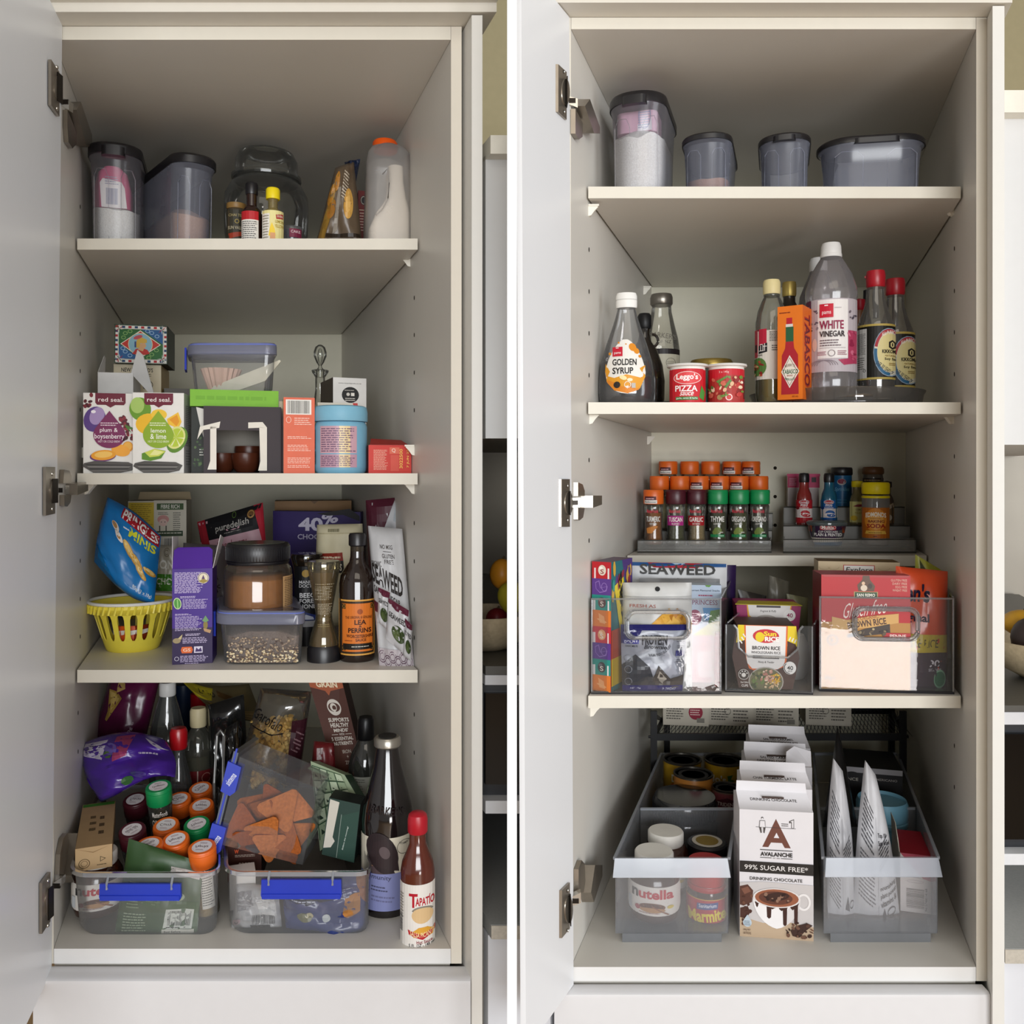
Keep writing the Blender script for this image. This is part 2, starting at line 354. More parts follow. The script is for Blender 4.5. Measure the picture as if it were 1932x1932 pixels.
def cupboard(side, label, xl, xr, xe, k, dep, zc, zt, zf, zfe, zdr, proud, xp0, xp1, zp, pxc, ydr, xdr0, xdr1, door_top, door_bot, kd, dlen):
    """one tall pantry cupboard; the plan is a parallelogram, so the sides run back at the slope k"""
    o = thing('pantry_cabinet', label, 'cabinet', ((xl+xr)/2, 0, 0)); ox = o.location.x
    def part(nm, mb):
        return mb.build(nm, o)
    def slab(nm, x0, x1, y0, y1, z0, z1, m=WHITE):
        b = MB(); b.box(x0-ox, x1-ox, y0, y1, z0, z1, m, k); return part(nm, b)
    t = xe-xr; al = sqrt(1+k*k)
    lw = slab('side_panel', xl-t, xl, 0, dep, zfe, zt, [EDGE, WHITE, WHITE, WHITE, WHITE, WHITE])
    rw = slab('side_panel', xr, xe, 0, dep, zfe, zt, [WARMW, WHITE, WHITE, WHITE, WHITE, WHITE])
    slab('back_panel', xl, xr, dep-.006, dep, zf, zc, M('e4e0cc', .5, var=.012))
    slab('top_panel', xl+.0004, xr-.0004, 0, dep-.007, zc, zt, [EDGE, WHITE, WHITE, WHITE, WHITE, WHITE])
    slab('floor_panel', xl+.0004, xr-.0004, 0, dep-.007, zfe, zf, [M('dedddb', .4, var=.01), WHITE, WHITE, WHITE, WHITE, WHITE])
    slab('filler_panel', xp0+k*proud, xp1+k*proud, -proud, dep+.2, 0, zp, M('dddbd5', .35, var=.01))
    # cornice with a sloped lower lip
    b = MB(); yc = -proud-.004; x0 = xl-.05-ox; x1 = PX(pxc, yc)-ox-k*yc
    for za, zb, ya in ((zt+.0005, zt+.012, yc), (zt+.012, zt+.1, yc-.006)): b.box(x0, x1, ya, .4, za, zb, M('d9d4c9', .4, var=.01), k)
    part('cornice', b)
    # drawer front under the cupboard, its top edge rounded
    b = MB(); q = []
    for a, z_ in ((ydr+.012, zdr), (ydr+.004, zdr), (ydr+.001, zdr-.002), (ydr, zdr-.006), (ydr, .1), (ydr+.02, .1), (0.0, zdr)): q.append((xdr0-ox, a, z_))
    b.prism(q, (xdr1-xdr0, 0, 0), M('d9d8d9', .3, var=.01)); part('drawer_front', b)
    # base carcass behind the drawer
    b = MB(); b.box(xl-ox, xr-ox, .006, dep-.01, .1, zfe-.002, WHITE, k); part('base_carcass', b)
    # door: hinged at the left, opened past a right angle
    dx, dz0, dz1 = door_top[0], PZ(door_bot[1], 0), PZ(door_top[1], 0)
    b = MB(); tt = -.019 if side == 'L' else -.006
    xt, xb = PX(door_top[0], 0)-ox, PX(door_bot[0], 0)-ox
    pl = [(xb, -.002, dz0), (xt, -.002, dz1), (xt-kd*dlen, -dlen, dz1), (xb-kd*dlen, -dlen, dz0)]
    b.prism(pl, (tt, 0, 0), M('e3e4e6', .3, var=.01, scale=8)); dr = part('door', b)
    CABS[side] = dict(o=o, xl=xl, xr=xr, k=k, dep=dep, zf=zf, ox=ox, lw=lw, rw=rw, door=dr, kd=kd, xb=PX(door_bot[0], 0), xt=PX(door_top[0], 0), dz0=dz0, dz1=dz1)
    return o
XL_L, XR_L = (101-966)/1500, (851-966)/1500
cupboard('L', 'tall white pantry cabinet on the left, its five levels crammed and untidy', XL_L, XR_L, XR_L+.0133, KL, .962, PZ(75, 0), PZ(50, 0), .65, PZ(1818, 0), PZ(1823, 0),
         .03, -.0493, -.0362, PZ(50, 0)-.0015, 937, -.03, -.586, -.0508, (119, 48), (99, 1830), (542-966)/F, .42)
XL_R, XR_R = (1077-966)/1500, (1842-966)/1500
cupboard('R', 'tall white pantry cabinet on the right, neatly sorted into bins and racks', XL_R, XR_R, XR_R+.0133, KR, .66, PZ(55, 0), PZ(33, 0), .627, PZ(1851, 0), PZ(1857, 0),
         .03, .588, .6025, PZ(33, 0)-.0015, 1910, -.02, PX(1046, -.02), PX(1869, -.02), (1074, 34), (1082, 1856), (1763-966)/F, .128)
def ray_wall(side, which, px, py):
    """point of a cupboard's side wall seen at a pixel"""
    c = CABS[side]; x0 = c['xl'] if which == 'l' else c['xr']; a = (px-966)/F
    y = (x0-a*CD)/(a-c['k']); return P(px, py, y)
def ray_door(side, px, py):
    c = CABS[side]; a = (px-966)/F; x0 = (c['xb']*(py-34)+c['xt']*(1856-py))/1822
    y = (x0-a*CD)/(a-c['kd']); return P(px, py, y)
# shelves: loose boards on pegs, things of their own
def shelf(side, label, py0, py1, y0, x0=None, x1=None, gap=.003):
    c = CABS[side]; z1, z0 = PZ(py0, y0), PZ(py1, y0); k = c['k']
    a, b_ = c['xl']+gap, c['xr']-gap
    o = thing('shelf', label, 'shelf', ((a+b_)/2+k*y0, y0, z0))
    m = MB(); m.box(a-o.location.x, b_-o.location.x, y0, c['dep']-.009, 0, z1-z0, [EDGE, WHITE, WHITE, WHITE, WHITE, WHITE], k)
    for q in range(len(m.v)): m.v[q] = (m.v[q][0], m.v[q][1]-y0, m.v[q][2])
    m.build('board', o)
    return z1
YS, YR = .169, .083
ZL1 = shelf('L', 'white shelf in the left cabinet carrying plastic tubs and the milk bottle', 450, 471, YS)
ZL2 = shelf('L', 'white shelf in the left cabinet carrying the tea boxes', 893, 914, YS)
ZL3 = shelf('L', 'white shelf in the left cabinet carrying the yellow basket', 1264, 1288, YS)
ZR1 = shelf('R', 'topmost white shelf in the right cabinet with black lidded containers', 352, 374, YR)
ZR2 = shelf('R', 'white shelf in the right cabinet carrying sauces and a turntable', 759, 781, YR)
ZR3 = shelf('R', 'narrow set-back white shelf in the right cabinet carrying spice racks', 1048, 1068, .373)
ZR4 = shelf('R', 'white shelf in the right cabinet carrying three clear bins', 1313, 1336, YR)
ZFL, ZFR = .65, .627
# drilled peg holes and little white shelf pegs, parts of the cupboards
HOLE = M('2a241c', .9); PEG = M('ece8dc', .4)
def hole(side, which, px, py):
    p = ray_wall(side, which, px, py); c = CABS[side]; sg = 1 if which == 'l' else -1
    m = MB(); q = []
    for i in range(10): q.append((sg*.0002+c['k']*.0022*cos(2*pi*i/10), .0022*cos(2*pi*i/10), .0032*sin(2*pi*i/10)))
    m.prism(q, (sg*.0004, 0, 0), HOLE); m.build('peg_hole', c['lw'] if which == 'l' else c['rw'], key=('hole', side, which), loc=(p.x-c['ox'], p.y, p.z))
def pegs(side, which, px, py, y=None):
    c = CABS[side]; sg = 1 if which == 'l' else -1; p = ray_wall(side, which, px, py)
    m = MB(); m.prism([(0, 0, .007), (sg*.013, 0, .007), (sg*.013, 0, .003), (sg*.009, 0, -.001), (sg*.004, 0, -.008), (0, 0, -.009)], (0, .008, 0), PEG)
    m.prism([(0, -.0015, .007), (sg*.0145, -.0015, .007), (sg*.0145, -.0015, .0045), (0, -.0015, .0045)], (0, .011, 0), PEG)
    m.build('shelf_peg', c['lw'] if which == 'l' else c['rw'], key=('peg', which), loc=(p.x-c['ox'], p.y, p.z))
for py in (562, 632, 703, 774, 987, 1059, 1131, 1203, 1348, 1420): hole('L', 'r', 782, py)
for py in (390, 560, 630, 700, 773, 987, 1058, 1130, 1201, 1345, 1418): hole('L', 'l', 151 if py < 1300 else 147, py)
for py in (469, 549, 627, 706, 861, 937, 1016, 1407, 1485): hole('R', 'r', 1801, py)
for py in (471, 550, 629, 708, 868, 940, 1020): hole('R', 'l', 1111, py)
def back_hole(px, py):
    c = CABS['R']; p = P(px, py, c['dep']-.0065); m = MB()
    m.prism([(.0035*cos(2*pi*i/12), 0, .0035*sin(2*pi*i/12)) for i in range(12)], (0, .0004, 0), HOLE); m.build('peg_hole', c['o'], key='bh', loc=(p.x-c['ox'], p.y, p.z))
for py in (883, 937, 991): back_hole(1462.5, py)
for s_, w_, px, py in (('L', 'l', 165, 489), ('L', 'r', 774, 492), ('L', 'r', 638, 640), ('L', 'l', 155, 853), ('L', 'r', 782, 848), ('L', 'r', 782, 921), ('L', 'l', 160, 922),
                       ('R', 'l', 1110, 395), ('R', 'r', 1800, 394), ('R', 'l', 1214, 547), ('R', 'l', 1112, 788), ('R', 'r', 1800, 788), ('R', 'l', 1221, 830), ('R', 'r', 1707, 828), ('R', 'l', 1114, 1340)):
    pegs(s_, w_, px, py)
# hinges: cup plate on the door, link arm, mounting arm on the cupboard wall
HM = M('958c80', .28, .75, var=.08); HD = M('2b2621', .35, .7); HB = M('c9c5bd', .18, .9)
def hinge(side, plate, link, arm, wings):
    """each list of corners is in the photo's pixels; plate lies on the door, arm and wings on the wall, link joins them"""
    c = CABS[side]; off = Vector((-c['ox'], 0, 0))
    pp = [ray_door(side, *q)+off+Vector((.0006, 0, 0)) for q in plate]
    h = MB().prism(pp, (.0035, 0, 0), HM).build('hinge', c['o'])
    cx_, cy_ = sum(q[0] for q in plate)/len(plate), sum(q[1] for q in plate)/len(plate)
    dp = ray_door(side, cx_+4, cy_)+off+Vector((.0045, 0, 0)); y0, y1 = min(q[1] for q in plate), max(q[1] for q in plate)
    hh = (y1-y0)/4*S(dp.y)
    xm = max(q[0] for q in plate)
    MB().prism([ray_door(side, xm-3+7.5*cos(t), cy_+(y1-y0)*.24*sin(t))+off+Vector((.0007, 0, 0)) for t in [2*pi*k/20 for k in range(20)]], (.0045, 0, 0), HM).build('hinge_boss', h)
    dp.x += .002; MB().box(dp.x, dp.x+.0012, dp.y-.006, dp.y+.006, dp.z-hh, dp.z+hh, HD).build('hinge_cup', h)
    for q in (y0+(y1-y0)*.14, y1-(y1-y0)*.14):
        sp = ray_door(side, cx_+3, q)+off; m = MB(); m.lathe([(.0028, 0), (.0022, .0012), (0, .0014)], HB, 10)
        m.v = [(sp.x+.004+v[2], sp.y+v[0], sp.z+v[1]) for v in m.v]; m.build('screw', h)
    wa = [ray_wall(side, 'l', *q)+off for q in arm]
    MB().prism(wa, (.016, 0, 0), HM).build('mounting_arm', h)
    for wg in wings: MB().prism([ray_wall(side, 'l', *q)+off+Vector((.0005, 0, 0)) for q in wg], (.006, 0, 0), HM).build('mounting_plate', h)
    a = [P(q[0], q[1], -.004)+off for q in link]
    MB().prism(a, (0, .010, 0), HB).build('link_arm', h)
    lc = sum((v for v in a), Vector())/4; MB().box(lc.x-.002, lc.x+.007, lc.y-.0006, lc.y+.002, lc.z-.003, lc.z+.003, HD).build('screw_slot', h)
hinge('L', [(90, 112), (106, 136), (106, 220), (90, 198)], [(105, 178), (131, 190), (130, 207), (108, 194)], [(131, 192), (154, 255), (154, 278), (142, 274), (122, 207)], [[(118, 207), (136, 250), (136, 272), (128, 280), (120, 268), (118, 240)]])
hinge('L', [(80, 881), (98, 881), (98, 969), (80, 973)], [(93, 917), (123, 916), (123, 933), (94, 934)], [(124, 913), (146, 909), (146, 926), (124, 934)], [[(112, 886), (122, 888), (126, 898), (126, 912), (110, 912)], [(112, 934), (126, 934), (124, 948), (118, 956), (112, 954)]])
hinge('L', [(73, 1666), (89, 1645), (89, 1738), (73, 1762)], [(88, 1674), (116, 1656), (116, 1670), (90, 1686)], [(112, 1652), (124, 1572), (140, 1572), (138, 1600), (118, 1665)], [[(104, 1612), (110, 1582), (118, 1572), (122, 1590), (112, 1650), (102, 1650)]])
hinge('R', [(1047, 121), (1063, 136), (1063, 226), (1047, 211)], [(1060, 178), (1090, 186), (1090, 203), (1062, 192)], [(1090, 187), (1110, 240), (1110, 252), (1098, 251), (1080, 200)], [[(1076, 205), (1090, 232), (1090, 258), (1083, 263), (1076, 252)]])
hinge('R', [(1053, 904), (1069, 904), (1069, 994), (1053, 994)], [(1065, 940), (1095, 939), (1095, 957), (1066, 958)], [(1096, 935), (1114, 935), (1114, 952), (1096, 958)], [[(1081, 910), (1090, 914), (1094, 926), (1094, 936), (1081, 936)], [(1081, 958), (1094, 958), (1091, 976), (1084, 982), (1081, 980)]])
hinge('R', [(1054, 1680), (1069, 1665), (1069, 1752), (1054, 1770)], [(1066, 1698), (1096, 1684), (1096, 1704), (1068, 1713)], [(1092, 1684), (1100, 1632), (1115, 1632), (1115, 1652), (1098, 1702)], [[(1082, 1640), (1088, 1623), (1094, 1630), (1096, 1680), (1082, 1686)]])
# ---------------------------------------------------------------- the slivers of kitchen beyond each cupboard
STEEL = M('8f877b', .32, .6, var=.1, scale=5); GREYT = M('4f4d48', .35, var=.05); STONE = M('a9aaa8', .55, var=.06, scale=300); STONEE = M('b9b2a5', .6, var=.1, scale=260)
def kitchen(side, x0, x1, rows, word):
    d1, d2, u = -.004, -.026, rows; K = KL if side == 'L' else KR
    def bx(ob, nm, xa, xb, y0, y1, z0, z1, m):
        b = MB(); L = ob.location; b.prism([(a-L.x, q-L.y, z0-L.z) for a, q in ((xa+K*y0, y0), (xb+KR*y0, y0), (xb+KR*y1, y1), (xa+K*y1, y1))], (0, 0, z1-z0), m[0] if isinstance(m, list) else m); return b.build(nm, ob)
    xm = (x0+x1)/2
    o = thing('overhead_cabinet', 'white overhead kitchen cabinet glimpsed past the %s pantry' % word, 'cabinet', (xm, d1, PZ(u['od'], d1)))
    bx(o, 'cornice', x0, x1, d1-.02, 1.0, PZ(u['ot2'], d1-.02), PZ(u['ot'], d1-.02), M('e4e0d3', .4))
    bx(o, 'door', x0, x1, d1, d1+.02, PZ(u['od'], d1), PZ(u['ot2']+3, d1), M('d2d2d1', .3, var=.01))
    bx(o, 'body', x0, x1, d1+.021, 1.0, PZ(u['od'], d1)+.004, PZ(u['ot2'], d1)-.002, WHITE)
    b = MB(); b.box(*((-.4, .3) if side == 'L' else (.9, 1.8)), 1.0, 1.02, .55, PZ(u['od'], d1)+.3, STEEL); struct(b.build('trim_1' if side == 'L' else 'trim_2'))
    zs = PZ(u['se'], d1); zb = PZ(u['m1'], d1)
    o = thing('microwave_shelf', 'white framed kitchen shelf with dark grey top past the %s pantry' % word, 'shelf', (xm, d1, PZ(u['w2'], d1)))
    bx(o, 'top_board', x0, x1, d1, .99, PZ(u['se2'], d1), zs, GREYT)
    bx(o, 'upper_rail', x0, x1, d1+.002, .99, PZ(u['w0'], d1), PZ(u['se2'], d1)-.001, M('c9c9cb', .4))
    bx(o, 'lower_board', x0, x1, d1, .99, PZ(u['w2'], d1), PZ(u['w1'], d1), M('d5d6d8', .4))
    o = thing('microwave_oven', 'black microwave oven in the shelf past the %s pantry' % word, 'microwave', (xm, d1+.02, PZ(u['w1'], d1)))
    bx(o, 'body', x0, x1, d1+.02, .8, PZ(u['w1'], d1), PZ(u['w0'], d1)-.004, M('2c2d30', .35))
    bx(o, 'door_glass', x0+.004, x1, d1+.013, d1+.02, PZ(u['m2'], d1), PZ(u['m1'], d1), M('070708', .12))
    o = thing('stone_worktop', 'grey speckled stone worktop past the %s pantry' % word, 'worktop', (xm, d2, PZ(u['b2'], d2)))
    bx(o, 'slab', x0, x1, d2, .99, PZ(u['b2'], d2), PZ(u['b1'], d2), STONE); bx(o, 'front_edge', x0, x1, d2-.0015, d2-.0002, PZ(u['b2'], d2), PZ(u['b1'], d2)-.0005, STONEE)
    o = thing('base_cabinet', 'white kitchen base cabinet under stone worktop past the %s pantry' % word, 'cabinet', (xm, d2+.012, 0))
    bx(o, 'door', x0, x1, d2+.012, d2+.03, .08, PZ(u['b2'], d2)-.002, M('d6d8dd', .3, var=.01))
    bx(o, 'body', x0, x1, d2+.031, .98, 0, PZ(u['b2'], d2)-.003, WHITE)
    return zs
ZKL = kitchen('L', -.0345, .052, dict(ot=255, ot2=290, od=827, se=1257, se2=1273, w0=1293, m1=1313, m2=1487, w1=1511, w2=1535, b1=1745, b2=1771), 'left')
ZKR = kitchen('R', .6135, .9, dict(ot=170, ot2=212, od=839, se=1331, se2=1343, w0=1368, m1=1391, m2=1592, w1=1611, w2=1632, b1=1790, b2=1817), 'right')
def fruit_bowl(cx, y, z, r, h, label, rim, fruits):
    o = thing('fruit_bowl', label, 'bowl', (cx, y, z))
    MB().lathe([(r*.45, 0), (r*.75, h*.25), (r*.95, h*.7), (r, h), (r*.96, h), (r*.9, h*.7), (r*.7, h*.3), (0, h*.15)], M('b3a284', .6, var=.12, scale=200), 40).build('bowl_body', o)
    for nm, lb, ct, dx, dy, dz, rr, sx, sz, c in fruits:
        f = thing(nm, lb, ct, (cx+dx, y+dy, z+dz)); m = MB(); pr = []
        for i in range(11): t = pi*i/10; pr.append((max(rr*sx*sin(t)*(1-.18*cos(t)*(1 if nm == 'pear' else 0)), 0), rr*sz*(1-cos(t))))
        m.lathe(pr, M(c, .4, var=.2, scale=50), 20); m.build('skin', f)
        s_ = MB(); s_.tube([(0, 0, rr*sz*1.9), (.003, 0, rr*sz*2.15)], .0015, M('4a3a22')); s_.build('stem', f)
fruit_bowl(-.036, .115, ZKL+.0005, .07, .05, 'stoneware fruit bowl on the grey shelf past the left pantry', 0,
  [('pear', 'yellow green pear in the fruit bowl past the left pantry', 'fruit', .036, -.008, .046, .02, 1, 1.15, 'a79a2a'),
   ('apple', 'dark red apple in the fruit bowl past the left pantry', 'fruit', .015, .02, .022, .016, 1, .9, '7d2026'),
   ('mango', 'yellow mango on top of the fruit past the left pantry', 'fruit', .022, .035, .075, .02, .9, 1.1, 'd08a25')])
fruit_bowl(.765, .14, ZKR+.0005, .085, .055, 'stoneware fruit bowl on the grey shelf past the right pantry', 0,
  [('avocado', 'dark brown avocado in the bowl past the right pantry', 'fruit', -.04, -.015, .03, .024, 1, 1.2, '2e2320'),
   ('lemon', 'yellow fruit lying behind the avocado in the bowl', 'fruit', -.028, .02, .055, .024, 1.2, .8, 'b5861f')])
# ================================================================ left cabinet, top shelf
BLK = M('17161a', .35, spec=.6); FROST = GL('f0f0fa', haze=.12, edge=.35, rough=.2, tint=.2); FROST2 = GL('d2d8ee', haze=.28, edge=.3, rough=.2, tint=.3)
def modular(label, cx, y, z, ptop, wpx, ln, rz, body=FROST, fill=None, group='oval storage containers with black lids', tab=True, wide=0):
    s = S(y); w_ = wpx*s; h = PZ(ptop, y)-z; o = thing('storage_container', label, 'container', (PX(cx, y), y, z), radians(rz), group)
    r = w_*.46 if not wide else .045; R = [ring(rrect(w_*t, ln*t, r*t, 8, y=ln*(1-t)/2), zz*h) for t, zz in ((.8, 0), (.86, .02), (.88, .5), (.92, .84), (.97, .88), (.97, .9))]
    MB().loft(R, body, True, False).build('body', o)
    L = MB(); L.loft([ring(rrect(w_*a, ln*a, r*a, 8, y=ln*(1-a)/2), zz*h) for a, zz in ((.97, .885), (1, .885), (1, .96), (.97, .99), (.9, 1))], BLK); L.build('lid', o)
    if tab: MB().loft([ring(rrect(w_*.42, .02, .008, y=-.003), zz*h) for zz in (.855, .94)], BLK).build('lid_tab', o)
    g = MB()   # raised panels moulded into the wall
    for sx in (-.24, .24):
        yy = .002+ (r-sqrt(max(0, r*r-(max(0, abs(sx*w_)-(w_*.44-r)))**2)) if abs(sx*w_) > w_*.44-r else 0)+ln*.05
        g.tube([(sx*w_-.13*w_, yy+.004, .03*h), (sx*w_-.13*w_, yy+.001, .68*h), (sx*w_-.07*w_, yy-.001, .76*h), (sx*w_+.07*w_, yy-.001, .76*h), (sx*w_+.13*w_, yy+.001, .68*h), (sx*w_+.13*w_, yy+.004, .03*h)], .0007, body, 5)
    g.build('moulded_ribs', o)
    if fill:
        nm, lb, ct, hz, c, peak = fill
        f = thing(nm, lb, ct, (PX(cx, y), y, z+.003), radians(rz)); n = 8; RR = []
        for t, zz in ((.79, .0), (.84, .4), (.86, .8)): RR.append(ring(rrect(w_*t, ln*t, r*t, 8, y=ln*(1-t)/2), zz*hz))
        top = []
        for a, b in rrect(w_*.86, ln*.86, r*.86, 8, y=ln*.07): top.append((a, b, hz*(.9+.12*noise.noise(Vector((a*40, b*40, 2))))))
        mid = [((a)*.5, ln*.35+(b-ln*.35)*.5, hz*peak) for a, b, q in top]
        RR += [top, mid]; m = MB().loft(RR, M(c, .95, var=.12, bump=.6, scale=500)); q = m.build('heap', f); tag(f, kind='stuff')
    return o, s, h, w_
o1, *_ = modular('oval container with white flour, leftmost on the left cabinet top shelf', 213, .2, ZL1, 264, 98, .27, 18, fill=('flour', 'white flour filling the leftmost container of the left cabinet', 'flour', .062, 'efece4', 1.08))
p = thing('flour_bag', 'pink and white paper flour bag folded inside the leftmost oval container', 'bag', (PX(211, .24), .24, ZL1+.066), radians(18))
m = MB(); m.loft([ring(rrect(.052*a, .05, .01), z_) for a, z_ in ((1, 0), (1, .03), (.8, .055), (.45, .064))], M('c4537a', .6)); m.build('paper', p)
a = Art(lambda u, v, h: Vector(((u-50)*.00048, -.0008-h+(.012*max(0, (30-v)/100)), (100-v)*.00062))); a.p([(20, 100), (15, 40), (40, 4), (60, 4), (88, 50), (95, 100)], 'e9e4e2'); a.bc(33, 52, 68, 92, '5d6a94'); a.l(30, 10, 70, 44, 6, '9a9ab0'); a.done('label', p)
modular('oval container of brown sugar set askew, second on the left cabinet top shelf', 378, .205, ZL1, 288, 86, .27, 40, body=FROST2, fill=('brown_sugar', 'brown sugar heaped in the askew oval container', 'sugar', .05, 'c39a78', 1.25), tab=False)
GLASS = GL('e9ebe4', haze=.03, gloss=.06, edge=.4, rough=.03, tint=.3)
rnd_item('glass_jar', 'large empty clear glass jar with domed glass lid on the top shelf', 'jar', 503, .34, ZL1,
  [('body', [(70, None), (76, 440), (77, 400), (76, 372), (64, 350), (58, 345)], GLASS), ('lid', [(56, 343), (64, 341), (64, 335), (57, 330), (57, 306), (50, 292), (30, 284), (12, 281), (0, 281)], GLASS), ('lid_rim', [(52, 348), (63, 344), (64, 339), (52, 337)], GLASS)])
def blab(c0, c1=None): return c0
rnd_item('chai_jar', 'small brown jar of chai with dark label in front of the glass jar', 'jar', 446, .26, ZL1,
  [('jar', [(17, None), (18, 440), (18, 402), (16, 396)], M('4b4031', .3)), ('lid', [(17, 396), (18, 394), (18, 386), (0, 384)], M('8a6a3a', .4))],
  lambda a: (a.r(429, 400, 464, 456, '39362b'), a.t('CHAI TEA', 432, 408, 460, 413, 'a39464'), a.ring(447, 422, 4, 4, 1, 'b09a4a'), a.t('SUN VALLEY', 431, 431, 462, 437, 'b8ad90'), a.p([(432, 445), (460, 440), (460, 447), (434, 455)], '9c3a25')), artR=18)
rnd_item('essence_bottle', 'small dark essence bottle with black cap and red label', 'bottle', 475, .22, ZL1,
  [('glass', [(18, None), (19, 450), (19, 405), (16, 397), (9.5, 390), (9.5, 367)], M('2a1813', .15, spec=.8)), ('cap', [(11, 368), (11.5, 366), (11.5, 349), (10, 346), (0, 345)], BLK)],
  lambda a: (a.r(457, 403, 487, 460, 'e5e1d8'), a.r(457, 403, 487, 419, 'b8262c'), a.l(458, 421, 486, 455, 9, '555555')), artR=19.2)
rnd_item('essence_bottle', 'small essence bottle with yellow cap and cupcake label', 'bottle', 515, .22, ZL1,
  [('glass', [(19, None), (20, 450), (20, 408), (17, 400), (9, 394), (9, 376)], GL('e8d9a0', haze=.25, edge=.4)), ('cap', [(12.5, 377), (13, 375), (13, 359), (11, 356), (0, 355)], M('f0d820', .4)), ('liquid', [(17, None), (18, 450), (18, 405)], M('c9a93a', .3))],
  lambda a: (a.r(496, 402, 534, 460, 'e9df9c'), a.r(496, 408, 509, 460, 'ece8df'), a.l(497, 410, 508, 455, 9, '8a8570'), a.p([(520, 410), (533, 407), (533, 416), (521, 418)], 'b03a3a'), a.t('QUEEN', 522, 410, 532, 415, 'f3e6d0'), a.t('LEMON', 519, 420, 534, 425, 'a58a2a'), a.t('YELLOW', 518, 428, 534, 434, 'b59a35'), a.p([(507, 450), (520, 450), (518, 437), (513, 425), (509, 437)], 'f3d13c'), a.r(510, 444, 519, 458, 'd9a070')), artR=20.3)
tub_ = rnd_item('cake_case_tub', 'low tub of printed cake cases right of the yellow capped bottle', 'tub', 551, .27, ZL1,
  [('tub', [(16, None), (19, 440), (20, 432), (19, 430)], GL('d8d8d8', haze=.25)), ('cake_cases', [(14, None), (18, 436), (0, 434)], M('3a4356', .6))],
  lambda a: (a.r(546, 436, 568, 452, '7c2a44'), a.t('CAKE', 549, 439, 566, 444, 'e0c8cc')), artR=20)
pouch('potato_bag', 'crumpled brown bag printed with potatoes beside the milk bottle', 'bag', [(632, 318), (668, 306), (684, 470), (593, 470)], .25, '5c4d3c', thick=.05, wr=.006, seed=4, z0=ZL1,
  art=lambda a: (a.p([(2, 98), (8, 60), (30, 10), (38, 12), (18, 98)], '8a6a2c'), a.e(18, 38, 10, 13, 'b07a2c', rot=20), a.e(26, 55, 13, 10, '9a682a', rot=-30), a.e(34, 22, 9, 12, 'a9742f'), a.e(74, 50, 13, 18, 'c99a4d', rot=8), a.e(73, 48, 8, 13, 'd7ab60', rot=8), a.l(56, 12, 76, 46, 9, 'cfc2ae', rot=18), a.p([(40, 30), (50, 30), (46, 80), (36, 84)], '8b8378'), a.r(22, 84, 98, 88, '2e251c'), a.r(25, 89, 96, 99, '352d27')))
pouch('foil_packet', 'scrunched dark blue packet top poking above the potato bag', 'packet', [(650, 306), (680, 300), (672, 342), (654, 330)], .262, '1b2740', thick=.02, wr=.008, seed=9, n=12, z0=PZ(336, .262))
carton('tea_tin', 'dark red box with round emblem wedged left of the milk bottle', 'box', (676, 360, 694, 462), .30, .05, '6f2420', z=ZL1, art=lambda a: (a.e(686, 374, 6, 7, '2a2a2a'), a.ring(686, 374, 5, 6, 1, 'b8b0a0'), a.r(678, 388, 693, 389, 'd8c9b0'), a.l(679, 391, 693, 420, 7, 'c9a89a')))
def milk():
    y = .215; s = S(y); cx = 736; o = thing('milk_bottle', 'translucent plastic milk bottle with orange cap on the top shelf', 'bottle', (PX(cx, y), y, ZL1), radians(13))
    pl = GL('eeebe9', haze=.3, edge=.4, rough=.25, tint=.3)
    rows = [(472, 44, .95), (462, 45, 1), (405, 45, 1), (370, 43.5, 1), (300, 42, 1), (282, 40, .97), (271, 34, .9), (266, 22, .8), (263, 16, .7)]
    hz = lambda p_: max(0, PZ(p_, y)-ZL1)
    MB().loft([ring(rrect(hw*2*s, .085*d, .018, x=(1 if p_ > 280 else .0), y=.0425*(1-d)), hz(p_)) if False else ring(rrect(hw*2*s, .085*d, .018, y=.0425*(1-d)), hz(p_)) for p_, hw, d in rows], pl).build('body', o)
    MB().lathe([(23*s, hz(268)), (24*s, hz(266)), (24*s, hz(252)), (21*s, hz(248)), (0, hz(247))], M('ea5a14', .4), 28, cx=-5*s, cyy=.0425).build('cap', o)
    f = thing('milk_powder', 'cream powder standing in the milk bottle', 'powder', (PX(cx, y), y+.001, ZL1+.002), radians(13)); tag(f, kind='stuff')
    R = []
    for p_, x0, x1 in ((470, 694, 778), (430, 698, 777), (398, 712, 776), (385, 722, 773), (370, 731, 768), (340, 735, 763), (310, 734, 762)): R.append(ring(rrect((x1-x0)*s, .07, .012, x=((x0+x1)/2-cx)*s, y=.004), hz(p_)))
    MB().loft(R, M('f0e6d6', .9)).build('heap', f)
    g = MB(); g.tube([((x-cx)*s, -.001, hz(p_)) for x, p_ in ((722, 330), (732, 318), (734, 345), (732, 375), (722, 395), (710, 408))], .001, pl, 6); g.build('handle_moulding', o)
milk()
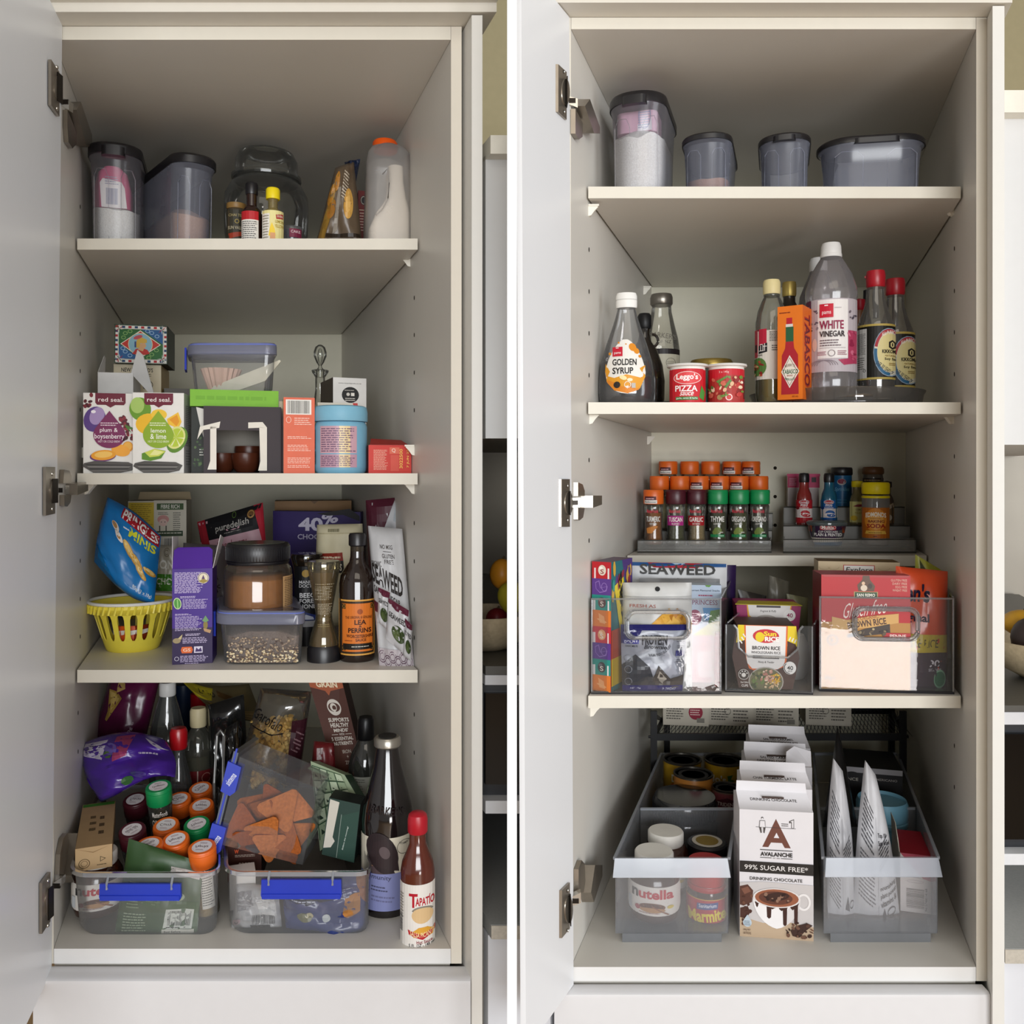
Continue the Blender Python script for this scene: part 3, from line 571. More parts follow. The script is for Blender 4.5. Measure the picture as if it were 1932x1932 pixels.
# ================================================================ left cabinet, tea shelf
MAR = '6d1f33'
def drop(a, cx, tip, cy_, r, c, ry=None):
    ry = ry or r; q = [(cx, tip)]
    for i in range(25):
        t = radians(-32+244*i/24); q.append((cx+r*cos(t), cy_+ry*sin(t)))
    return a.p(q, c)
def towel(a, x0, x1, y0, y1):
    a.p([(x0+3, y0+4), (x0+20, y0), (x1-12, y0+2), (x1, y0+8), (x1-6, y1-4), (x1-25, y1), (x0+18, y1), (x0, y0+10)], '55524f')
    for i in range(4): a.p([(x0+4+i*3, y0+6+i*4), (x1-6-i*2, y0+7+i*3.4), (x1-8-i*3, y0+8.6+i*3.4), (x0+8+i*3, y0+7.8+i*4)], ['33302e', '8b8884', '2c2a28', '77736f'][i])
def sealtop(a, x0, x1, y0, y1):
    a.p([(x0, y0), (x1, y0), (x1, y1-6), (x1-3, y1-2), ((x0+x1)/2+8, y1-2), ((x0+x1)/2, y1+3), ((x0+x1)/2-8, y1-2), (x0+3, y1-2), (x0, y1-6)], MAR)
    a.t('red seal.', x0+5, y0+8, x1-4, y1-8, 'f1e8e6', b=.008)
def tea1(a):
    a.blobs(163, 745, 177, 768, 9, ['4a1720', '7a2630', '5c1c26'], 3, 5); sealtop(a, 183, 234, 742, 766)
    a.e(182, 791, 18, 24, '5b3f86', rot=15); a.e(186, 785, 12, 17, 'a78fc0', rot=20); a.e(180, 777, 4, 3, 'f4eef6')
    a.blobs(220, 786, 240, 806, 14, ['5c1c2a', '8a2635', '451520'], 3, 5); a.blobs(230, 806, 249, 830, 14, ['6c1f2c', '3c1018', '93303c'], 3, 5); a.p([(232, 800), (246, 806), (250, 812), (240, 808), (244, 816), (236, 808)], '4f7a2e')
    a.e(238, 842, 9, 10, 'd98f2a'); a.e(238, 841, 7, 8, 'f0b44a'); a.e(224, 848, 16, 12, 'b9d', 20) if False else a.e(226, 849, 16, 11, 'f2a93a', rot=15)
    a.e(196, 860, 22, 10, '6a3a78', rot=-5); a.e(197, 858, 21, 9.5, 'eca12c', rot=-5); a.e(197, 857, 15, 6, 'f7c765', rot=-5)
    drop(a, 207, 775, 820, 27, '7b2a5a', 25); a.l(192, 796, 222, 804, 2, 'e8d6e0'); a.t('plum &', 191, 807, 221, 817, 'fbf3f7', b=.004); a.t('boysenberry', 182, 818, 232, 830, 'fbf3f7', b=.004); a.ring(207, 831, 19, 3.2, .5, 'e8d6e0') if False else a.t('HOT OR COLD BREW', 188, 830.5, 225, 834.5, 'ecd9e4', b=.004)
    towel(a, 162, 251, 869, 891)
def tea2(a):
    a.e(267, 772, 19, 22, '6b9a2f', rot=-10); a.e(262, 765, 12, 15, 'a9c86a'); sealtop(a, 274, 325, 742, 766)
    a.e(283, 800, 24, 20, 'f0bc2c'); a.e(300, 782, 14, 10, 'f3c93e'); a.p([(314, 790), (334, 777), (340, 795), (334, 808), (316, 800)], 'f3c23a'); a.p([(318, 791), (332, 782), (336, 795), (331, 804)], 'e79a1e')
    a.e(332, 829, 17, 26, '5f8a2a', rot=25); a.e(330, 825, 16, 22, 'dfe08a', rot=20); a.e(330, 825, 13, 18, 'b7cb3c', rot=20)
    for i in range(6): a.p([(330, 825), (330+15*cos(i*1.05)+1, 825+18*sin(i*1.05)), (330+15*cos(i*1.05+.12), 825+18*sin(i*1.05+.12))], 'eef0c0')
    a.p([(270, 855), (292, 846), (312, 850), (304, 864), (285, 869), (270, 866)], '5f8f2a'); a.p([(275, 853), (292, 846), (312, 851), (300, 860), (284, 862)], 'cfd85a'); a.p([(292, 848), (308, 852), (298, 858), (284, 858)], 'e9ea9a')
    drop(a, 299, 775, 820, 27, '8fae2c', 25); a.l(284, 796, 314, 804, 2, 'eef3cf'); a.t('lemon', 286, 808, 312, 816, 'fbfdf0', b=.004); a.t('& lime', 285, 818, 313, 828, 'fbfdf0', b=.004); a.t('HOT OR COLD BREW', 281, 830.5, 318, 834.5, 'eef3cf', b=.004)
    towel(a, 255, 342, 869, 891)
TW = ['e9e7e2', 'e3e2e0', 'dddddd', 'e6e4df', 'e9e7e2', 'cccccc']
carton('tea_box', 'white tea box with purple drop and plums, red banner', 'box', (163, 742, 253, 892), .19, .07, TW, z=ZL2, art=tea1, group='fruit tea boxes', rz=15)
def teaside(o, s, w_, h):
    a = Art(lambda u, v, hh: Vector((w_+hh, u/100*.07, h*(1-v/100)))); a.l(18, 14, 72, 66, 22, '9a9a98', fill=.5); a.l(20, 70, 70, 90, 6, 'a9a9a5'); a.done('side_print', o)
carton('tea_box', 'white tea box with green drop, lemons and limes', 'box', (254, 741, 344, 892), .19, .07, TW, z=ZL2, art=tea2, group='fruit tea boxes', rz=10, extra=teaside)
def flapbox(o, s, w_, h):
    MB().prism([(w_-.004, .004, h), (w_+.006, .002, h+.038), (w_+.014, .004, h+.03), (w_+.03, .004, h-.03), (w_+.026, .006, h-.035)], (.0006, .001, 0), M('c9c8c6', .6)).build('flap', o)
    MB().prism([(-w_, .002, h), (-w_+.004, .03, h+.03), (-w_+.002, .05, h+.03), (-w_-.001, .06, h)], (-.0006, 0, 0), M('d5d4d2', .6)).build('flap', o)
carton('open_box', 'plain white open carton with torn flaps behind the plum tea box', 'box', (188, 703, 248, 892), .31, .07, 'dcdbd9', z=ZL2, extra=flapbox)
carton('biscuit_box', 'cream box lettered NEW LAND\'S standing behind the open white carton', 'box', (219, 688, 300, 892), .42, .1, ['d9cdb0', 'b99b63', 'd9cdb0', 'd9cdb0', 'cfc3a8', 'd9cdb0'], z=ZL2,
  art=lambda a: (a.t("NEW ZEALAND'S", 232, 694, 286, 702, '2e2a26', b=.02), a.l(258, 704, 284, 711, 2, '5a5248'), a.ring(277, 726, 9, 9, 1, '3a352f'), a.p([(268, 727), (286, 727), (284, 733), (277, 735.5), (270, 733)], '34302c'), a.p([(271, 725), (283, 725), (280, 721), (276, 723), (274, 719)], '34302c')))
zt_ = PZ(688, .42)
def folk(a):
    x0, y0, x1, y1 = 223, 615, 310, 684
    a.r(x0, y0, x1, y1, 'e7e2d6')
    for i in range(16):
        c = ['b8272d', 'f0ece4', '23456b', 'f0ece4'][i % 4]
        u = x0+(x1-x0)*i/16; a.r(u, y0+1, u+(x1-x0)/16, y0+5, c); a.r(u, y1-5, u+(x1-x0)/16, y1-1, c)
        v = y0+(y1-y0)*i/16; a.r(x0, v, x0+4, v+(y1-y0)/16, c); a.r(x1-4, v, x1, v+(y1-y0)/16, c)
    a.r(x0+6, y0+7, x1-6, y1-7, '2f6a34'); a.p([(x0+44, y0+7), (x1-6, y0+7), (x1-6, y0+34)], '2a5f96'); a.p([(x0+44, y1-7), (x0+6, y1-7), (x0+6, y1-34)], '2a5f96')
    for px, py in ((240, 630), (248, 626), (237, 638), (285, 668), (293, 660), (280, 674)): a.ring(px, py, 4, 3.4, 1.1, '8fb86a')
    for px, py in ((285, 628), (294, 634), (278, 625), (240, 664), (248, 671), (236, 658)): a.ring(px, py, 4, 3.4, 1.1, '9dc0dd')
    for cx, cy_ in ((x0+7, y0+7), (x1-7, y0+7), (x0+7, y1-7), (x1-7, y1-7)):
        for t in range(8):
            an = t*pi/4; a.p([(cx, cy_), (cx+9*cos(an), cy_+9*sin(an)), (cx+3.4*cos(an+.39), cy_+3.4*sin(an+.39))], ['f2efe8', '2c6a3a', 'f2efe8', 'b8272d'][t % 4])
    a.p([(232, 650), (266, 624), (301, 650), (266, 676)], 'f0e8d8'); a.p([(234, 650), (266, 626), (299, 650), (266, 674)], 'c8372b')
    a.e(266, 650, 21, 21, 'e9d9a8'); a.e(266, 650, 20, 20, '8fbccb')
    # plain generic profile bust with a plumed helmet
    a.p([(252, 668), (258, 659), (268, 656), (278, 660), (282, 667), (274, 669.5), (260, 669.5)], 'c0322b'); a.p([(262, 660), (263, 650), (274, 646), (276, 653), (272, 659), (270, 663)], 'd9a878'); a.p([(258, 652), (260, 642), (268, 637), (277, 641), (277, 647), (266, 648), (264, 656), (259, 657)], 'd8b04a'); a.e(262, 637, 8, 3.4, 'c8505a', rot=-20); a.r(256, 645, 259, 656, '2e4a86')
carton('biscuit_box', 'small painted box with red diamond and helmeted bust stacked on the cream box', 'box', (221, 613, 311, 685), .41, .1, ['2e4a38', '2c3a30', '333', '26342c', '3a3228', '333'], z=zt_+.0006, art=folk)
carton('tin_box', 'low grey box behind the lemon tea box', 'box', (312, 733, 362, 892), .45, .08, '6c6862', z=ZL2)
# dark open carton with a cut-out front showing brown cups
def cups_box():
    y, x0, x1, p0, p1 = .20, 388, 528, 767, 892; s = S(y); X = PX((x0+x1)/2, y); o = thing('cut_out_carton', 'dark purple open carton with torn white cut-out front holding brown cups', 'box', (X, y, ZL2), radians(15)); cx = (x0+x1)/2
    D_ = M('2c1f24', .5); I_ = M('8b867d', .7); Wp = M('e5e0d5', .7); g = lambda u: (u-cx)*s; hz = lambda v: max(0, PZ(v, y)-ZL2); t = .09; W2 = (x1-x0)/2*s
    b = MB(); b.box(-W2, W2, t-.001, t, 0, hz(p0), I_); b.box(-W2, -W2+.001, .001, t-.001, 0, hz(p0), D_); b.box(W2-.001, W2, .001, t-.001, 0, hz(p0), [D_, D_, D_, I_, D_, D_]); b.box(-W2, W2, .001, t-.001, hz(p0)-.001, hz(p0), D_); b.box(-W2, W2, -.004, t-.001, 0, .001, D_); b.build('shell', o)
    f = MB()
    for a0, a1, b0, b1 in ((x0, x1, p0, 812), (x0, 411, 812, p1), (488, x1, 812, p1)): f.box(g(a0)+.0001, g(a1)-.0001, -.001, 0, hz(b1), hz(b0), D_)
    f.build('front_panel', o)
    for po in ([(400, 806), (411, 806), (411, 886), (395, 886), (400, 870)], [(488, 806), (502, 806), (502, 888), (486, 888), (490, 870)], [(382, 806), (418, 796), (416, 808), (388, 812), (377, 830)], [(468, 797), (494, 796), (502, 806), (468, 808)]):
        MB().prism([(g(u), -.0016, hz(v)) for u, v in po], (0, -.0008, 0), Wp).build('torn_paper', o)
    MB().prism([(g(x1), 0, hz(p0+2)), (g(x1)+.003, -.012, hz(p0+40)), (g(x1)+.003, -.012, hz(p1-2)), (g(x1), 0, 0)], (.0006, 0, 0), M('564b50', .5)).build('side_flap', o)
    for i, (cx_, yy, lb) in enumerate(((464, .235, 'round brown cup in the middle of the cut-out carton'), (418, .24, 'brown cup half hidden at the left of the cut-out carton'), (470, .275, 'brown cup standing behind others in the cut-out carton'))):
        rnd_item('chocolate_cup', lb, 'cup', cx_, yy, ZL2+.0012, [('cup', [(16, None), (22, 884), (27, 862 if i < 2 else 850), (26, 855 if i < 2 else 842), (24, 860), (18, 882)], M('4a2416', .3))], group='brown cups in the cut-out carton')
cups_box()
carton('gift_box', 'bright green flat box lying on the dark cut-out carton', 'box', (366, 736, 520, 768), .212, .09, '7fba3c', z=PZ(767, .20)+.0006, rough=.6, rz=15, art=lambda a: (a.l(376, 746, 505, 753, 1, '74ad36', fill=1)))
z_ = PZ(767, .20)+.0008+(768-736)*S(.212)
CLR = GL('eef0f2', haze=.12, gloss=.06, edge=.4, rough=.08, tint=.3); LAV = GL('c6cae6', haze=.45, edge=.35, rough=.15, tint=.4); BLU = M('1c36b4', .4, spec=.6)
def lidded(label, x0, x1, pb, pt, y, z, ln, clipside=None, k=KL, name='food_container', inset=10):
    s = S(y); X = PX((x0+x1)/2, y); W2 = (x1-x0)*s; o = thing(name, label, 'container', (X, y, z), 0); h = PZ(pt, y)-z
    MB().loft([ring(rrect(W2*t, ln*t, .016, x=0, y=ln*(1-t)/2, k=k), h*zz) for t, zz in ((.86, 0), (.9, .04), (.95, .6), (.97, .86))], CLR, True, False).build('body', o)
    L = MB(); L.loft([ring(rrect(W2*t, ln*t, .018, y=ln*(1-t)/2, k=k), h*zz) for t, zz in ((1, .72), (1.03, .74), (1.03, .9), (.98, .97), (.86, .98), (.84, .965), (0.3, .965))], LAV); L.build('lid', o)
    G = MB(); pl = rrect(W2*1.0, ln, .017, k=k); G.tube([(a, b, h*.93) for a, b in pl], .0012, M('6f7fd0', .4), 6, True); G.build('seal', o)
    xx = -W2*.5-.004; MB().box(xx-.003, xx, ln*.2, ln*.6, h*.45, h*.9, BLU, k).build('clip', o)
    return o, s, h
oc, s_, h_ = lidded('clear lidded container of paper cases stacked on the green box', 356, 522, 735, 643, .225, z_, .10)
cz = thing('paper_cases', 'stack of pale pink paper baking cases in the clear container on the green box', 'baking cases', (PX(405, .25), .25, z_+.004), 0)
m = MB(); m.lathe([(.018, 0), (.030, .034), (.029, .034), (.017, .002)], M('e3bfae', .8), 40)
for i in range(len(m.v)): v = m.v[i]; a = atan2(v[1], v[0]); q = 1+.05*cos(a*20); m.v[i] = (v[0]*q, v[1]*q+.03, v[2])
m.build('cases', cz)
sp = thing('spatula', 'cream flat scraper leaning inside the clear container on the green box', 'utensil', (PX(460, .25), .25, z_+.004), 0); MB().prism([(-.055, .01, .0), (-.05, .01, .006), (.052, .012, .047), (.054, .012, .045), (.03, .01, .014), (-.01, .01, 0)], (0, .002, 0), M('e2dcc8', .6)).build('blade', sp)
carton('tea_box', 'narrow dark green box with white flap left of the cut-out carton', 'box', (362, 768, 384, 892), .205, .06, ['222721', '2d332a', '333', '2b2f2a', '999', '333'], z=ZL2, rz=14, art=lambda a: (a.blobs(364, 800, 384, 880, 14, ['3f5a34', '2a3a25', '55703f'], 2, 4), a.l(376, 845, 384, 860, 3, 'c8c8c0')),
  extra=lambda o, s, w_, h: MB().prism([(-.002, -.003, h), (.012, -.006, h-.004), (.022, -.012, h-.06), (.014, -.012, h-.062), (.004, -.006, h-.028)], (0, -.0006, 0), M('dcdad4', .6)).build('flap', o))
def orange(a):
    a.r(541, 754, 586, 782, 'ece9e2'); a.bc(544, 756, 583, 780, '1d1d1d'); a.ring(546, 792, 4.5, 6, .8, 'f6d8c8'); a.l(556, 787, 588, 802, 4, 'f4c9b8')
    for v in (822, 838, 845, 862, 868, 876): a.l(544, v, 586, v+6, 2, 'f4c9b8')
carton('tea_box', 'tall coral orange box with barcode left of the blue tub', 'box', (537, 750, 592, 892), .195, .075, ['dd6a4b', 'e9e2d6', 'd96', 'c8b8a0', 'e8a890', 'd96'], z=ZL2, art=orange, rz=16)
carton('cream_box', 'cream box edge showing between the cut-out carton and the coral box', 'box', (527, 757, 541, 892), .235, .05, ['cdbfa5', 'cdbfa5', 'cdbfa5', '8a6a2a', 'a98f3a', 'cdbfa5'], z=ZL2)
rnd_item('protein_tub', 'pale blue plastic tub with screw lid and silver label', 'tub', 643, .225, ZL2,
  [('tub', [(44, None), (48, 888), (49, 880), (49, 806), (47, 800), (45, 797)], M('7db4cf', .4)), ('lid', [(49, 796), (50, 794), (50, 778), (48, 769), (44, 767), (0, 767)], M('82b9d2', .45))],
  lambda a: (a.r(606, 806, 672, 856, 'c9a2ae'), a.r(606, 858, 672, 882, 'bf98a8'), a.r(640, 806, 660, 856, 'e6cf9e'), a.r(640, 858, 660, 882, 'dfc79a'), a.l(608, 809, 670, 854, 11, '6d5570'), a.l(608, 860, 670, 880, 6, '6d5570'), a.r(594, 812, 597, 848, '8a3a4a'), a.bc(594, 852, 598, 876, '333333', vert=False)), artR=49.3, rough=.3)
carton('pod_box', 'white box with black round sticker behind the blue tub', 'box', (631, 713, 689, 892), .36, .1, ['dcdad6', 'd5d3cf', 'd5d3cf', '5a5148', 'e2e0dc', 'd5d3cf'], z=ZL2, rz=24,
  art=lambda a: (a.t('www.recyclepods.co.nz', 640, 722, 680, 725, '55524e'), a.e(661, 745, 15, 15, '1d1c1b'), a.e(657, 744, 3, 3.2, 'cfcac2'), a.r(662, 741, 668, 747, 'e5e0d8'), a.l(652, 750, 670, 757, 2, 'd9d4cc'), a.l(651, 735, 671, 738, 1, 'b9b4ac')))
carton('white_box', 'low white box with red corner between blue tub and the round-sticker box', 'box', (601, 760, 674, 892), .30, .04, 'd8d3c4', z=ZL2, art=lambda a: a.p([(664, 760), (673, 760), (674, 768), (667, 768)], 'c0302a'))
rnd_item('decanter', 'clear glass cruet with tall looped stopper at the back of the tea shelf', 'decanter', 604, .62, ZL2,
  [('body', [(24, None), (26, 850), (22, 800), (12, 760), (9, 735), (9, 712), (15, 703), (16, 699), (14, 698)], GLASS), ('stopper', [(7, 712), (8, 698), (4, 694), (3, 690), (7, 684), (12, 672), (12, 664), (9, 655), (4, 651), (0, 650)], GLASS), ('stopper_core', [(0, 690), (4, 680), (5, 670), (3, 660), (0, 656)], GLASS)])
carton('tea_box', 'small bright red box lying at the right end of the tea shelf', 'box', (697, 840, 775, 892), .21, .09, ['c8352a', 'a82a22', 'a82a22', '8a231c', '8f2a22', 'a82a22'], z=ZL2, rz=14,
  art=lambda a: (a.l(706, 848, 732, 886, 16, 'e8b09a', rot=0), a.r(735, 844, 753, 856, 'd9694f'), a.t('Q', 739, 846, 746, 854, 'f0d0c0'), a.r(737, 858, 752, 888, 'd0503f'), a.t('3022500', 738, 862, 774, 868, 'f0c25a', rot=-90), a.t('7 JUN 22', 752, 862, 786, 867, 'f0c25a', rot=-90)),
  extra=lambda o, s, w_, h: MB().prism([(-w_+.002, .004, h), (w_-.004, .004, h), (w_-.012, .03, h+.008), (-w_+.006, .03, h+.01)], (0, 0, .0008), M('9a2d25', .5)).build('flap', o))
# ================================================================ left cabinet, basket shelf
def chip_bag(a):
    a.p([(34, 1), (99, 1), (99, 17), (70, 15), (34, 12)], 'a3202c'); a.t('PRINGLES', 37, 2, 98, 13, 'f4f0ee', b=.03, rot=2); a.t('MINIS', 52, 17, 96, 28, 'd9dc3a', b=.03, rot=4); a.l(42, 18, 52, 22, 1, 'dfe9f2')
    for x, y, rx, ry, rt in ((36, 34, 9, 4, 30), (28, 26, 8, 4, 20)): a.e(x, y, rx, ry, 'e9e2d8', rot=rt); a.e(x-2, y-1, rx*.7, ry*.7, 'b98a52', rot=rt)
    for x, y, rx, ry, rt in ((55, 42, 13, 6, 40), (68, 50, 13, 6, 30), (76, 60, 13, 5, 45), (90, 56, 10, 4, 25)): a.e(x, y, rx, ry, 'c99a45', rot=rt); a.e(x-1, y-1.2, rx*.86, ry*.75, 'e5c277', rot=rt); a.e(x-2, y-2, rx*.5, ry*.3, 'f0d79a', rot=rt)
    a.t('85g (3 x 19g)', 62, 84, 96, 90, 'dce8f0', rot=14)
    a.p([(0, 70), (12, 76), (40, 99), (0, 99)], '0d5a8c')
def basket():
    y, cx = .325, 251; s = S(y); X = PX(cx, y); Yl = M('ead94a', .45, spec=.6); o = thing('plastic_basket', 'round yellow plastic basket with slots and white rim holding a blue chip bag', 'basket', (X, y, ZL3))
    rb, rt, h = .040, .064, .080; g = lambda z: rb+(rt-rb)*z/h
    MB().lathe([(0, .002), (rb-.002, 0), (rb, .002), (g(.012), .012), (g(.02), .02), (g(.02)-.0018, .02), (rb-.002, .004), (0, .004)], Yl, 40).build('base', o)
    N = 18
    for i in range(N):
        a0 = 2*pi*i/N; m = MB(); da = .078; zs = (.019, .024, .03, .054, .060, .064); ws = (1.9, 1.25, 1.0, 1.0, 1.25, 1.9); vs = []
        for z, w_ in zip(zs, ws):
            for t in (-1, 0, 1): vs.append((g(z)*cos(t*da*w_), g(z)*sin(t*da*w_), z))
        for z, w_ in zip(zs, ws):
            for t in (-1, 0, 1): vs.append(((g(z)-.0018)*cos(t*da*w_), (g(z)-.0018)*sin(t*da*w_), z))
        fs = [(3*j+q, 3*j+q+1, 3*j+q+4, 3*j+q+3) for j in range(5) for q in range(2)]; fs += [tuple(18+k for k in f[::-1]) for f in fs]
        fs += [(3*j, 3*j+3, 3*j+21, 3*j+18) for j in range(5)]+[(3*j+2, 3*j+20, 3*j+23, 3*j+5) for j in range(5)]
        q = m.add(vs, fs, Yl).build('slat', o, key='bslat'); q.rotation_euler = (0, 0, a0+.08)
    MB().lathe([(g(.062), .062), (g(.066)+.003, .065), (rt+.004, .072), (rt+.003, .077), (rt-.002, .077), (g(.066)-.002, .064)], Yl, 48, capb=False, capt=False).build('band', o)
    for i in range(44):
        t = 2*pi*i/44; b = MB(); b.tube([((rt+.0035)*cos(t+d), (rt+.0035)*sin(t+d), z) for d, z in ((0, .064), (.05, .077))], .0022, Yl, 6); bo = b
        if i == 0: B0 = MB()
        B0.v += []; n0 = len(B0.v); B0.add(b.v, b.f, Yl)
    tag(B0.build('rope_edge', o), kind='stuff')
    MB().tube([((rt+.002)*cos(2*pi*i/48), (rt+.002)*sin(2*pi*i/48), .0795) for i in range(48)], .0026, M('e6e6e4', .5), 8, True).build('rim', o)
    for i, (a, zz, c) in enumerate(((-2.3, .006, 'd2521c'), (-1.75, .006, 'e2631d'), (-1.2, .006, 'd9561a'), (-.6, .006, '8a2f18'))):
        p = thing('sweet_packet', ['orange and black sweet packet at the left inside the yellow basket', 'orange packet with white corner behind the middle slots of the yellow basket', 'orange packet behind the middle right slot of the yellow basket', 'red and white packet at the right inside the yellow basket'][i], 'packet', (X+.026*cos(a), y+.026*sin(a), ZL3+.0045), a+pi/2, 'sweet packets in the yellow basket')
        m = MB(); R = []
        for z, wx, d in ((0, .012, .004), (.008, .0125, .009), (.02, .0125, .009), (.032, .011, .005), (.036, .012, .002)): R.append(ring(rrect(wx*2, d, .001, 2), z))
        m.loft(R, M(c, .35)); m.build('wrapper', p); Art(lambda u, v, h: Vector((u, -.001-h*3, v))).p([(-.01, .02), (.01, .024), (.01, .03), (-.01, .028)], 'e9e4dc').done('print', p)
    return X
basket()
pouch('chip_bag', 'glossy blue potato crisp bag tipped into the yellow basket', 'bag', [(203, 938), (304, 1012), (291, 1138), (178, 1060)], .29, '1874b8', yt=.33, thick=.065, wr=.006, seed=3, art=chip_bag, rough=.22, edge=lambda u, v: (6*sin(pi*u)*(v)-4*(1-u)*sin(pi*v), 22*v*sin(pi*u)-8*sin(pi*u)*(1-v)), part='foil')
def fibre(a):
    x0, y0 = 248, 945; a.r(248, 948, 291, 1166, 'd9bb2e'); a.r(291, 944, 347, 1166, 'dcd5c3'); a.l(252, 950, 289, 1010, 16, 'a88a1a'); a.r(296, 950, 342, 962, '3c5a2c'); a.t('FIBRE RICH', 303, 952, 335, 960, 'f0eee0', b=.02)
    a.l(298, 966, 317, 972, 2, '6a675c'); a.l(324, 966, 338, 1002, 9, '6a675c'); a.e(307, 980, 10, 8, 'd99a94'); a.e(307, 986, 7, 7, 'ecc9be'); a.r(300, 992, 302, 1003, '4a4036'); a.r(311, 992, 313, 1003, '4a4036'); a.e(304, 985, .9, .9, '3a2a2a'); a.e(310, 985, .9, .9, '3a2a2a')
    a.r(294, 1002, 341, 1012, '2f4426'); a.l(297, 1004, 339, 1008, 1, 'e4e2d0'); a.r(306, 1014, 334, 1040, 'e9e5da'); a.bc(309, 1016, 332, 1034)
carton('cereal_box', 'open yellow and cream cereal box with green FIBRE RICH banner at the back', 'box', (247, 945, 347, 1166), .62, .09, ['d8cfb8', 'cfc6b0', 'cfc6b0', 'b8912a', 'bba', 'cfc6b0'], z=ZL3, rz=14, art=fibre,
  extra=lambda o, s, w_, h: MB().prism([(-w_+.004, .085, h), (w_, .085, h), (w_-.003, .088, h+.016), (-w_+.008, .088, h+.016)], (0, .001, 0), M('c8b491', .7)).build('flap', o))
pouch('snack_bag', 'white bag with green band standing between basket and purple tea box', 'bag', [(297, 1028), (338, 1030), (342, 1150), (292, 1150)], .44, 'b9b3a4', thick=.03, seed=5, z0=ZL3, art=lambda a: (a.r(0, 44, 100, 70, '4a8a2e'), a.t('ION', 10, 22, 80, 36, 'f0eee6', b=.03), a.t('CHOC', 6, 50, 92, 60, 'f0f0e4', b=.02), a.ring(50, 10, 14, 7, 1.5, '8a8070'), a.ring(50, 10, 9, 4, 1.2, '8a8070')))
def ceylon(a):
    a.r(328, 1185, 398, 1253, '281547'); a.r(328, 1150, 398, 1185, '3a1a66') if False else None
    a.l(332, 1079, 382, 1119, 17, 'cdbfe4', fill=.5); a.e(382, 1091, 10, 10.5, 'e9dfc2'); a.ring(382, 1091, 9, 9.4, 1, '5a4a7a'); a.p([(374, 1097), (382, 1092), (391, 1097), (382, 1101)], 'a08a3a'); a.p([(379, 1093), (382, 1085), (385, 1093)], '5a3a6a')
    a.l(342, 1124, 370, 1129, 2, 'dccff0'); a.l(346, 1130, 392, 1149, 7, 'cdbfe4'); a.e(337, 1138, 7, 11, 'cfe0b0', rot=-8); a.e(337, 1138, 5.6, 9.4, '4f9a3c', rot=-8); a.p([(336, 1130), (338, 1130), (339, 1147), (337, 1147)], '9cd07a')
    a.l(333, 1157, 362, 1161, 2, 'dccff0'); a.l(333, 1162, 380, 1190, 11, 'cdbfe4'); a.e(386, 1180, 4, 8, '8a7a3a'); a.p([(380, 1172), (386, 1162), (392, 1172), (386, 1175)], '6f9a6a'); a.p([(382, 1186), (396, 1190), (394, 1196), (384, 1192)], 'b9926a')
    a.l(351, 1195, 378, 1200, 2, 'dccff0'); a.l(346, 1202, 394, 1214, 4, 'cdbfe4'); a.e(336, 1208, 7, 5, 'a08f6a'); a.p([(338, 1204), (346, 1196), (344, 1206)], 'c9b98a')
    a.p([(345, 1220), (362, 1220), (364, 1226), (362, 1232), (345, 1232), (343, 1226)], 'e0662a'); a.t('GS', 347, 1223, 360, 1229, 'f3d9c4'); a.r(366, 1220, 381, 1232, 'd9d2e6'); a.p([(368, 1230), (370, 1222), (374, 1226), (378, 1222), (380, 1230)], '3a2360')
    a.ring(336, 1242, 4, 4, .8, 'd9d2e6'); a.l(342, 1236, 394, 1249, 5, 'cdbfe4'); a.l(350, 1250, 380, 1252.5, 1, 'cdbfe4')
def cflaps(o, s, w_, h):
    MB().prism([(-w_, .001, h), (w_, .001, h), (w_-.001, .012, h+.027), (w_-.006, .014, h+.031), (-w_+.006, .014, h+.031), (-w_+.001, .012, h+.027)], (0, .0008, 0), M('4a1d92', .45)).build('flap', o)
    MB().prism([(-w_, .003, h), (-w_, .06, h), (-w_+.001, .056, h+.045), (-w_-.001, .012, h+.048)], (-.0007, 0, 0), M('d3cfd2', .6)).build('flap', o)
    MB().prism([(w_, .003, h), (w_, .05, h), (w_+.012, .046, h+.042), (w_+.011, .003, h+.05)], (.0007, 0, 0), M('d9d5d6', .6)).build('flap', o)
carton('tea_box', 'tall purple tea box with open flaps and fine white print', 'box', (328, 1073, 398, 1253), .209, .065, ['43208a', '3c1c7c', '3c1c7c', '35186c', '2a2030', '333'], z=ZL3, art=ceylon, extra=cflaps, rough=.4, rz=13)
pouch('snack_bag', 'pink and black fruit snack bag leaning behind the peanut butter jar', 'bag', [(372, 985), (496, 948), (512, 1160), (402, 1160)], .46, 'b8909a', yt=.5, thick=.035, seed=11, z0=ZL3, rough=.5,
  art=lambda a: (a.p([(0, 0), (100, 0), (100, 22), (0, 22)], '17171a'), a.p([(0, 0), (12, 0), (22, 99), (8, 99)], '8a1c28'), a.p([(86, 0), (100, 0), (100, 60), (97, 40)], 'a32030'), a.t('puredelish', 27, 9, 78, 17, 'b5b1aa', b=.006), a.l(38, 17.6, 66, 19.5, 1, '8a8680'), a.e(82, 7, 6, 4, '6a4a2a'), a.ring(82, 7, 5, 3.3, .8, 'b08a50'), a.t('Raspberry', 26, 26, 72, 36, '6a1c28', b=.0, sh=.25), a.t('& Nut', 36, 38, 86, 46, '6a1c28', sh=.2), a.ring(57, 3.5, 3, 3, .6, '5c7a3a')))
